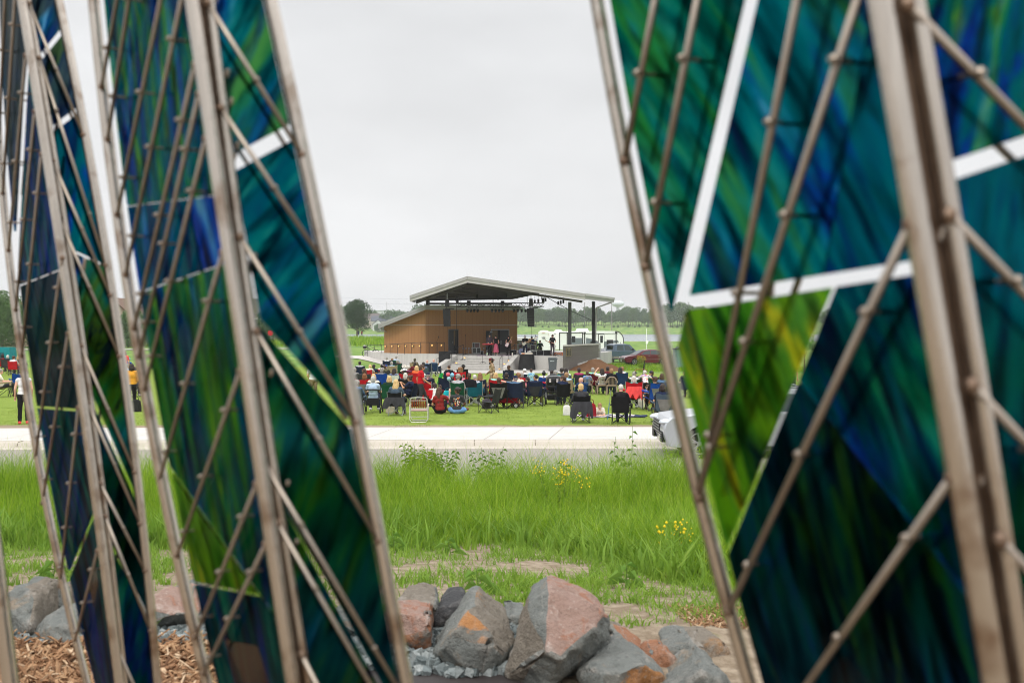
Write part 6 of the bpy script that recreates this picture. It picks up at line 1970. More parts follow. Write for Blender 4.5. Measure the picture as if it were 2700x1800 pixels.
POSES = {
 'sit': pose(),
 'sitR': pose(hy=-38), 'sitL': pose(hy=62), 'sitdown': pose(hp=-30, head=(0, -.04, 1.10)),
 'recline': pose(chest=(0, -.19, .77), head=(0, -.19, 1.08), sh=LRp(.18, -.20, .90), el=LRp(.27, -.06, .68), an=LRp(.14, .66, .1), kn=LRp(.13, .42, .5)),
 'fwd': pose(chest=(0, .08, .78), head=(0, .22, 1.07), sh=LRp(.18, .07, .90), el=LRp(.24, .28, .72), wr=LRp(.12, .46, .62), hy=20),
 'hunch': pose(pel=(0, 0, .42), chest=(.02, .14, .72), head=(-.02, .27, 1.02), sh=LRp(.19, .13, .86), el=LRp(.24, .3, .62), wr=LRp(.1, .45, .62), kn=LRp(.16, .42, .48), hy=40),
 'phone': pose(el=LRp(.25, .08, .74), wr=LRp(.08, .26, .92), hp=-15),
 'point': pose(el=((-.40, .10, .99), (.26, .0, .72)), wr=((-.62, .26, 1.04), (.21, .24, .69)), hy=35),
 'hairup': pose(el=((-.36, .0, .98), (.26, 0, .72)), wr=((-.22, .06, 1.18), (.21, .24, .69)), hy=20),
 'ground': pose(pel=(0, 0, .12), chest=(0, .03, .45), head=(0, .06, .81), sh=LRp(.18, .0, .59), el=LRp(.27, .06, .34), wr=LRp(.17, .24, .2), hip=LRp(.1, 0, .12), kn=LRp(.36, .24, .15), an=((.10, .32, .07), (-.10, .38, .07)), hy=62),
 'groundphone': pose(pel=(0, 0, .12), chest=(-.04, .03, .45), head=(-.03, .06, .81), sh=((-.2, .0, .57), (.16, .02, .60)), el=((-.27, .08, .33), (.33, .10, .45)), wr=((-.15, .26, .25), (.34, .14, .74)), hip=LRp(.1, 0, .12), kn=((-.25, .35, .3), (.22, .40, .40)), an=((-.10, .5, .07), (.20, .55, .08)), hy=-50),
 'groundlean': pose(pel=(0, 0, .14), chest=(0, .16, .42), head=(0, .32, .70), sh=LRp(.19, .15, .55), el=LRp(.26, .25, .32), wr=LRp(.2, .42, .1), hip=LRp(.1, 0, .14), kn=LRp(.30, .30, .2), an=LRp(.12, .1, .07), hp=-20),
 'stand': pose(pel=(0, 0, .93), chest=(0, 0, 1.26), head=(0, .03, 1.60), sh=LRp(.18, 0, 1.40), el=LRp(.245, -.02, 1.12), wr=LRp(.24, .09, .88), hip=LRp(.09, 0, .92), kn=LRp(.10, .03, .50), an=LRp(.11, -.01, .09)),
 'standL': pose(pel=(0, 0, .93), chest=(0, 0, 1.26), head=(0, .03, 1.60), sh=LRp(.17, 0, 1.40), el=LRp(.23, .02, 1.12), wr=LRp(.14, .2, .98), hip=LRp(.09, 0, .92), kn=LRp(.10, .03, .50), an=LRp(.11, -.01, .09), hp=-12),
 'back': pose(pel=(0, 0, .93), chest=(0, 0, 1.26), head=(0, .03, 1.60), sh=LRp(.17, 0, 1.40), el=LRp(.25, -.12, 1.14), wr=LRp(.08, -.17, .95), hip=LRp(.09, 0, .92), kn=LRp(.10, .03, .50), an=LRp(.13, -.01, .09), hy=20),
 'walk': pose(pel=(0, 0, .92), chest=(0, .03, 1.25), head=(0, .07, 1.58), sh=LRp(.18, .03, 1.39), el=((-.25, -.10, 1.13), (.25, .10, 1.12)), wr=((-.25, -.02, .90), (.24, .30, .98)), hip=LRp(.09, 0, .91), kn=((-.1, .20, .52), (.1, .02, .49)), an=((-.1, .30, .11), (.1, -.30, .15))),
 'guitar': pose(pel=(0, 0, .93), chest=(0, 0, 1.26), head=(0, .04, 1.59), sh=LRp(.19, 0, 1.40), el=((-.27, .08, 1.14), (.28, -.02, 1.13)), wr=((-.13, .28, 1.14), (.09, .24, 1.03)), hip=LRp(.09, 0, .92), kn=LRp(.12, .03, .50), an=LRp(.15, -.01, .09), hp=-18),
 'keys': pose(pel=(0, 0, .93), chest=(0, .02, 1.26), head=(0, .06, 1.60), sh=LRp(.18, .02, 1.40), el=LRp(.26, .08, 1.15), wr=LRp(.16, .36, 1.06), hip=LRp(.09, 0, .92), kn=LRp(.10, .03, .50), an=LRp(.11, -.01, .09), hy=-15),
 'drum': pose(el=LRp(.30, .08, .74), wr=LRp(.2, .34, .80), hp=-8),
 'armsout': pose(pel=(0, -.05, .90), chest=(0, .14, 1.18), head=(0, .26, 1.47), sh=LRp(.18, .15, 1.31), el=LRp(.40, .24, 1.18), wr=LRp(.62, .34, 1.16), hip=LRp(.09, -.05, .90), kn=LRp(.11, .0, .50), an=LRp(.12, -.02, .09), hy=-20),
 'prone': pose(pel=(0, 0, .13), chest=(0, .34, .22), head=(0, .52, .44), sh=LRp(.15, .40, .31), el=LRp(.2, .50, .06), wr=LRp(.05, .66, .08), hip=LRp(.08, 0, .13), kn=LRp(.1, -.42, .1), an=LRp(.1, -.8, .12), hp=-5),
}
_PM = {}
def hands(mb, wr, el, r=1.0):
 d = (wr - el).normalized()
 side = d.cross(Vector((0, 0, 1)))
 if side.length < .1:
  side = Vector((1, 0, 0))
 side.normalize()
 up = side.cross(d).normalized()
 palm = wr + d * .055
 mb.ell(palm, (.028, .028, .028), 8, 6)
 mb.capsule(wr, palm, .026, .034, 8)
 for i, L in enumerate((.062, .072, .068, .054)):
  o = side * (.027 - .018 * i)
  a = palm + o + d * .03
  b = a + d * L * .55 - up * .012
  c = b + d * L * .35 - up * .03
  mb.capsule(a, b, .0095, .009, 6); mb.capsule(b, c, .009, .008, 6)
 a = wr + side * .024 + d * .03
 mb.capsule(a, a + d * .035 + side * .03 - up * .01, .011, .009, 6)
def pose_mesh(pn, kind):
 """kind: body, tee, sleeve, tank, trousers, shorts, skirt, shoe"""
 key = (pn, kind)
 if key in _PM:
  return _PM[key]
 P = POSES[pn]
 mb = MB()
 up = (P['chest'] - P['pel']).normalized()
 shc = (P['sh'][0] + P['sh'][1]) / 2
 hq = Euler((math.radians(P['hp']), 0, math.radians(P['hy']))).to_matrix()
 if kind == 'body':
  H = P['head']
  mb.ell(H + hq @ Vector((0, -.008, .022)), (.076, .096, .098), 14, 10, rot=hq)
  mb.ell(H + hq @ Vector((0, .026, -.055)), (.056, .066, .062), 12, 8, rot=hq)
  mb.ell(H + hq @ Vector((0, .095, -.012)), (.013, .022, .024), 8, 6, rot=hq)
  mb.ell(H + hq @ Vector((0, .082, -.062)), (.024, .016, .010), 8, 6, rot=hq)
  for s in (-1, 1):
   mb.ell(H + hq @ Vector((s * .078, -.005, -.005)), (.012, .024, .034), 8, 6, rot=hq)
   mb.ell(H + hq @ Vector((s * .032, .072, .034)), (.026, .018, .010), 8, 6, rot=hq)
  mb.capsule(shc + Vector((0, 0, .0)), H + hq @ Vector((0, -.02, -.06)), .060, .052, 10)
 if kind in ('body', 'tee', 'sleeve', 'tank'):
  g = 0.0 if kind == 'body' else .020
  R = Vector((0, 0, 1)).rotation_difference(up).to_matrix()
  mb.ell(P['pel'] + up * .05, (.165 + g, .118 + g, .13), 14, 8, rot=R)
  mb.ell(P['pel'].lerp(P['chest'], .55), (.142 + g, .105 + g, .17), 14, 8, rot=R)
  mb.ell(P['chest'] + up * .02, (.160 + g, .112 + g, .175), 14, 8, rot=R)
  mb.capsule(P['sh'][0].lerp(shc, .12), P['sh'][1].lerp(shc, .12), .062 + g * .8, None, 10)
  mb.capsule(shc, shc.lerp(P['head'], .30), .075 + g * .3, .058 + g * .5, 10)
  for s in (0, 1):
   sh, el, wr = P['sh'][s], P['el'][s], P['wr'][s]
   if kind == 'body':
    mb.capsule(sh, el, .050, .038, 10); mb.capsule(el, wr, .039, .026, 10)
    hands(mb, wr, el)
   elif kind == 'tee':
    mb.capsule(sh, sh.lerp(el, .58), .064, .062, 10)
   elif kind == 'sleeve':
    mb.capsule(sh, el, .064, .052, 10); mb.capsule(el, el.lerp(wr, .93), .052, .040, 10)
 if kind in ('body', 'trousers', 'shorts'):
  g = 0.0 if kind == 'body' else .018
  if kind != 'body':
   mb.ell(P['pel'] + up * .0, (.168 + g * .7, .122 + g * .7, .13), 14, 8)
  for s in (0, 1):
   hp, kn, an = P['hip'][s], P['kn'][s], P['an'][s]
   if kind == 'shorts':
    mb.capsule(hp, hp.lerp(kn, .55), .085 + g, .078 + g, 12)
   else:
    mb.capsule(hp, kn, .084 + g, .058 + g * .8, 12)
    mb.capsule(kn, an if kind == 'body' else kn.lerp(an, .95), .056 + g * .8, .040 + g * 1.1, 10)
 if kind == 'skirt':
  a = P['pel'] + Vector((0, 0, .10))
  mb.path([a, P['pel'] - Vector((0, 0, .08)), P['pel'] - Vector((0, 0, .42)), P['pel'] - Vector((0, 0, .66))], [.14, .19, .23, .29], 16)
 if kind in ('body', 'shoe'):
  for s in (0, 1):
   an, kn = P['an'][s], P['kn'][s]
   fwd = Vector((0, 1, 0))
   if pn == 'prone':
    fwd = Vector((0, -1, 0))
   if pn.startswith('ground'):
    fwd = (Vector((1 if an.x < kn.x else -1, .6, 0)) * -1).normalized()
   g = .0 if kind == 'body' else .012
   mb.capsule(an + Vector((0, 0, -.045)) - fwd * .04, an + fwd * .15 + Vector((0, 0, -.055)), .040 + g, .032 + g, 8)
   if kind == 'shoe':
    mb.capsule(an + Vector((0, 0, -.03)), an + Vector((0, 0, .0)), .050, .050, 8)
 vox = {'body': .0125, 'shoe': .014}.get(kind, .016)
 if kind == 'skirt':
  me = remesh(mb, .018, 'skirt', .02, 14.0, (1, 1, .15))
 else:
  me = remesh(mb, vox, kind, 0 if kind in ('body', 'shoe') else .011, 11.0, None, 1 if kind == 'body' else 2)
 _PM[key] = me
 return me
_HM = {}
def hair_mesh(style):
 if style in _HM:
  return _HM[style]
 mb = MB()
 if style in ('short', 'bob', 'long', 'bun', 'pony', 'crop', 'fringe'):
  if style == 'crop':
   mb.ell((0, -.014, .032), (.081, .100, .098), 14, 10)
  elif style == 'fringe':
   mb.ell((0, -.035, -.005), (.084, .082, .062), 14, 10)
  else:
   mb.ell((0, -.016, .034), (.089, .106, .106), 14, 10)
   mb.ell((0, -.045, -.02), (.083, .072, .085), 12, 8)
 R = random.Random(len(style))
 if style in ('bob', 'long'):
  mb.ell((0, -.035, -.045), (.104, .088, .125), 14, 10)
  mb.ell((-.075, .0, -.06), (.032, .06, .11), 10, 8); mb.ell((.075, .0, -.06), (.032, .06, .11), 10, 8)
 if style == 'long':
  mb.ell((0, -.085, -.20), (.118, .062, .23), 14, 10)
  mb.ell((.02, -.10, -.36), (.095, .05, .14), 12, 8)
  mb.ell((-.08, -.05, -.20), (.045, .05, .16), 10, 8)
 if style == 'bun':
  mb.ell((0, -.125, .055), (.058, .058, .058), 10, 8)
 if style == 'pony':
  mb.ell((0, -.115, .03), (.045, .045, .04), 10, 8)
  mb.capsule((0, -.125, .02), (.01, -.14, -.20), .048, .022, 8)
 if style == 'curly':
  for i in range(70):
   a, b = R.uniform(0, 2 * PI), R.uniform(-.7, 1.2)
   p = Vector((math.cos(a) * math.cos(b) * .088, math.sin(a) * math.cos(b) * .088 - .022, math.sin(b) * .098 + .03))
   if p.y > .05 and p.z < .06:
    continue
   mb.ell(p, R.uniform(.024, .038), 7, 5)
  mb.ell((0, -.02, .03), (.08, .09, .09), 10, 8)
 if style == 'curlylong':
  for i in range(120):
   a, b = R.uniform(0, 2 * PI), R.uniform(-1, 1.2)
   p = Vector((math.cos(a) * .098, math.sin(a) * .085 - .035, R.uniform(-.19, .10)))
   if p.y > .02 and abs(p.x) < .07 and p.z < .06:
    continue
   mb.ell(p, R.uniform(.024, .042), 7, 5)
  mb.ell((0, -.02, .04), (.088, .10, .10), 10, 8)
 if style == 'beard':
  mb.ell((0, .05, -.10), (.058, .052, .075), 12, 8)
 if style == 'cap':
  mb.ell((0, -.006, .045), (.091, .108, .090), 16, 10, z0=-.15)
  mb.ell((0, .125, .043), (.074, .075, .012), 14, 6)
 if style == 'bucket':
  mb.ell((0, -.006, .05), (.096, .108, .095), 16, 8, z0=-.2)
  mb.path([(0, 0, .030), (0, 0, .055)], [.165, .11], 18)
 st = (2.2, 2.2, .35) if style in ('long', 'bob', 'short', 'pony', 'crop', 'bun', 'fringe') else None
 me = remesh(mb, .011, 'hair' if style not in ('cap', 'bucket') else style, 0 if style in ('cap', 'bucket') else .010, 26.0, st, 1)
 _HM[style] = me
 return me
def inst(me, mat, name, parent):
 o = bpy.data.objects.new(name, me)
 o.parent = parent
 COL.objects.link(o)
 o.material_slots[0].link = 'OBJECT'
 o.material_slots[0].material = mat
 return o
PRINTS = {}
def print_mat(kind, base, spots):
 kk = ('print', kind)
 if kk not in _MC:
  t = NT('printed_fabric')
  co = t.objco()
  b = tuple(v * .8 for v in lin(base))
  if kind in ('check', 'plaid'):
   w1 = t.n('ShaderNodeTexWave'); w1.bands_direction = 'X'; w1.inputs['Scale'].default_value = 9 if kind == 'check' else 5
   w2 = t.n('ShaderNodeTexWave'); w2.bands_direction = 'Z'; w2.inputs['Scale'].default_value = 9 if kind == 'check' else 5
   t.l(co, w1.inputs[0]); t.l(co, w2.inputs[0])
   f = t.math('MULTIPLY', t.math('ADD', t.math('GREATER_THAN', w1.outputs['Fac'], .72), t.math('GREATER_THAN', w2.outputs['Fac'], .72)), .5)
   t.base(t.mix(f, b, tuple(v * .8 for v in lin(spots[0]))))
  else:
   v = t.n('ShaderNodeTexVoronoi'); v.inputs['Scale'].default_value = 13 if kind != 'camo' else 9
   t.l(co, v.inputs['Vector'])
   hs = t.sep(v.outputs['Color'])
   cols = [tuple(q * .8 for q in lin(c)) for c in spots]
   c = t.ramp(hs[0], [((i + .001) / len(cols), q) for i, q in enumerate(cols)], 'CONSTANT')
   lim = .48 if kind != 'camo' else .62
   t.base(t.mix(t.math('LESS_THAN', v.outputs['Distance'], lim), b, c))
  t.set(.85, 0, .15)
  _MC[kk] = t.mat
 return _MC[kk]
PR = {'floralwhite': ((238, 236, 236), [(220, 90, 110), (180, 110, 190), (235, 170, 120), (238, 236, 236)]), 'floralblue': ((170, 215, 230), [(90, 150, 210), (130, 190, 110), (230, 235, 235), (60, 110, 160)]),
      'check': ((225, 232, 240), [(120, 140, 170)]), 'plaid': ((42, 52, 92), [(170, 180, 205)]), 'camo': ((178, 152, 122), [(130, 106, 82), (204, 180, 150), (150, 128, 98)]), 'floraldark': ((230, 222, 216), [(40, 36, 36), (60, 50, 48), (220, 180, 170)]),
      'floralorange': ((196, 130, 108), [(150, 90, 80), (220, 160, 130), (170, 110, 95)]), 'tiedye': ((30, 120, 205), [(20, 80, 160), (70, 160, 225), (24, 100, 190)]), 'stripe': ((200, 205, 215), [(90, 110, 150), (220, 224, 230)])}
def shirt_mat(c):
 if c in PR:
  return print_mat(c, *PR[c])
 return fabric(CN[c])
USED = {}
def person(desc, pn, loc, yaw, top='navy', legs='jeans', hair=('short', 'brown'), hat=None, skin='fair', s=1.0, sleeves='tee', shoes='black', group='people', face=False, cat='person', lower='trousers'):
 lab = 'person ' + desc
 assert lab not in USED, lab
 USED[lab] = 1
 b = inst(pose_mesh(pn, 'body'), SKIN[skin], 'person', None)
 b.location = loc
 b.rotation_euler = (0, 0, yaw)
 b.scale = (s, s, s)
 tag(b, lab, cat, group)
 P = POSES[pn]
 if top:
  inst(pose_mesh(pn, sleeves), shirt_mat(top), 'shirt', b)
 if legs:
  inst(pose_mesh(pn, lower), fabric(CN[legs]), lower, b)
 if shoes:
  inst(pose_mesh(pn, 'shoe'), fabric(CN[shoes]), 'shoes', b)
 hm = Matrix.Translation(P['head']) @ Euler((math.radians(P['hp']), 0, math.radians(P['hy']))).to_matrix().to_4x4()
 if hair:
  for st_ in hair[0].split('+'):
   h = inst(hair_mesh(st_), hair_mat(HAIRC[hair[1]]), 'beard' if st_ == 'beard' else 'hair', b)
   h.matrix_local = hm
 if hat:
  h = inst(hair_mesh(hat[0]), fabric(CN[hat[1]]), 'cap' if hat[0] == 'cap' else 'hat', b)
  h.matrix_local = hm @ (Matrix.Rotation(PI, 4, 'Z') if len(hat) > 2 else Matrix.Identity(4))
 if face:
  m = MB()
  for q in (-1, 1):
   m.ell((q * .032, .084, .012), (.013, .009, .008), 8, 6)
  eo = bpy.data.objects.new('eyes', m.mesh('eyes', [MAT_BLACK]))
  link(eo, b); eo.matrix_local = hm
  m = MB(); m.ell((0, .094, -.058), (.024, .008, .008), 8, 6)
  eo = bpy.data.objects.new('mouth', m.mesh('mouth', [plain((170, 90, 84), .5, key='lip')]))
  link(eo, b); eo.matrix_local = hm
 return b
_CM = {}
def chair_meshes():
 if _CM:
  return _CM
 R = .011
 def one(nm, f, smooth=False):
  m = MB(); f(m)
  me = m.mesh(nm, [MAT_BLACK], smooth)
  _CM[nm] = me
 wd2 = .29
 one('post', lambda m: m.path([(0, 0, .0), (0, -.02, .42), (0, -.16, .95)], R, 6))
 one('legx', lambda m: m.path([(-wd2, 0, .01), (wd2 * .96, 0, .44)], R, 6))
 one('legside', lambda m: m.path([(0, -.26, .01), (0, .27, .44)], R, 6))
 one('foot', lambda m: m.box((0, 0, .012), (.035, .05, .024)))
 def back(m):
  nu, nv = 9, 8
  vs = []
  for side in (0, 1):
   for j in range(nv + 1):
    s = j / nv
    z = .38 + .56 * s
    y = -.26 - .155 * s
    hw = wd2 * (.93 + .05 * s)
    for i in range(nu + 1):
     u = i / nu * 2 - 1
     sag = (1 - u * u)
     vs.append((u * hw, y - .055 * sag * (1 - .3 * s) - side * .006, z - .045 * sag * s ** 3 + .01 * math.sin(u * 9 + j)))
  fs = []
  n1 = (nu + 1) * (nv + 1)
  for side in (0, 1):
   for j in range(nv):
    for i in range(nu):
     a = side * n1 + j * (nu + 1) + i
     q = (a, a + 1, a + nu + 2, a + nu + 1)
     fs.append(q if side else q[::-1])
  m.add(vs, fs)
 one('back', back, True)
 def panel(m):
  nu, nv = 8, 6
  vs = []
  for j in range(nv + 1):
   s = .02 + .66 * j / nv
   z = .38 + .56 * s
   y = -.26 - .155 * s
   hw = wd2 * (.42 + .42 * (j / nv))
   for i in range(nu + 1):
    u = i / nu * 2 - 1
    k = u * hw / (wd2 * .96)
    sag = 1 - k * k
    vs.append((u * hw, y - .055 * sag * (1 - .3 * s) - .022, z - .045 * sag * s ** 3))
  m.add(vs, [(j * (nu + 1) + i, j * (nu + 1) + i + 1, (j + 1) * (nu + 1) + i + 1, (j + 1) * (nu + 1) + i) for j in range(nv) for i in range(nu)])
 one('panel', panel, True)
 def seat(m):
  nu, nv = 8, 8
  vs = []
  for side in (0, 1):
   for j in range(nv + 1):
    v = j / nv
    for i in range(nu + 1):
     u = i / nu * 2 - 1
     vs.append((u * wd2 * .97, -.27 + .54 * v, .40 + .05 * v - .05 * (1 - u * u) * math.sin(PI * (.15 + .7 * v)) - side * .008))
  n1 = (nu + 1) * (nv + 1)
  fs = []
  for side in (0, 1):
   for j in range(nv):
    for i in range(nu):
     a = side * n1 + j * (nu + 1) + i
     q = (a, a + 1, a + nu + 2, a + nu + 1)
     fs.append(q[::-1] if side else q)
  m.add(vs, fs)
 one('seat', seat, True)
 one('arm', lambda m: m.path([(0, -.32, .645), (0, -.05, .63), (0, .27, .65)], [.028, .034, .03], 6))
 one('armpost', lambda m: m.path([(0, .27, .02), (0, .27, .65)], R, 6))
 one('cup', lambda m: m.path([(0, .24, .50), (0, .24, .64)], [.036, .045], 10))
 return _CM
def camp_chair(label, loc, yaw, col='navy', panel=None, frame='charcoal', s=1.0, hi=1.0, group='folding camp chairs'):
 M_ = chair_meshes()
 assert label not in USED, label
 USED[label] = 1
 root = empty('camp_chair', loc, yaw, label, 'folding chair', group)
 root.scale = (s, s, s)
 fm = fabric(CN[col])
 tm = plain(CN[frame], .45, .1, 6, metal=.4, key='chair_tube')
 inst(M_['seat'], fm, 'seat', root)
 inst(M_['back'], fm, 'backrest', root).scale = (1, 1, 1)
 if panel:
  inst(M_['panel'], fabric(CN[panel]), 'back_panel', root)
 for sx in (-1, 1):
  o = inst(M_['post'], tm, 'leg', root); o.location = (sx * .285, -.26, 0)
  o = inst(M_['arm'], fm, 'armrest', root); o.location = (sx * .315, 0, 0)
  o = inst(M_['armpost'], tm, 'leg', root); o.location = (sx * .30, 0, 0)
  o = inst(M_['legside'], tm, 'brace', root); o.location = (sx * .29, 0, 0)
  for y_ in (-.27, .27):
   o = inst(M_['legx'], tm, 'brace', root); o.location = (0, y_ + .012 * sx, 0); o.scale = (sx, 1, 1)
 o = inst(M_['cup'], fm, 'cup_holder', root); o.location = (.33, 0, 0)
 return root
def spot(px, hy, hz):
 """where someone stands whose head centre, hz above the ground, is seen at (px, hy)"""
 d = 45.0
 for _ in range(40):
  x_ = (px - 1350) / F * d
  d = (CH - G(x_, d) - hz) * F / (hy - HZ)
 return Vector(((px - 1350) / F * d, d, G((px - 1350) / F * d, d)))
CROP = {'A': (930, 960, 13.067), 'B': (1090, 960, 13.067), 'C': (1250, 960, 13.067), 'D': (1410, 960, 13.067), 'E': (1570, 960, 13.067), 'c': (880, 680, 4.9), 'e': (1300, 680, 4.523), 'P': (0, 0, 1.0), 'L': (0, 700, 2.905)}
def at_head(crop, cx, cy, pn, s, yaw, back=0.0):
 a = CROP[crop]
 px, py = a[0] + cx / a[2], a[1] + cy / a[2]
 h = POSES[pn]['head'] * s
 L = spot(px, py, h.z)
 R = Matrix.Rotation(yaw, 3, 'Z')
 off = R @ Vector((h.x, h.y, 0))
 L = L - Vector((off.x, off.y, 0))
 L.z = G(L.x, L.y)
 return L
CH_GRP = 'folding camp chairs on the lawn'
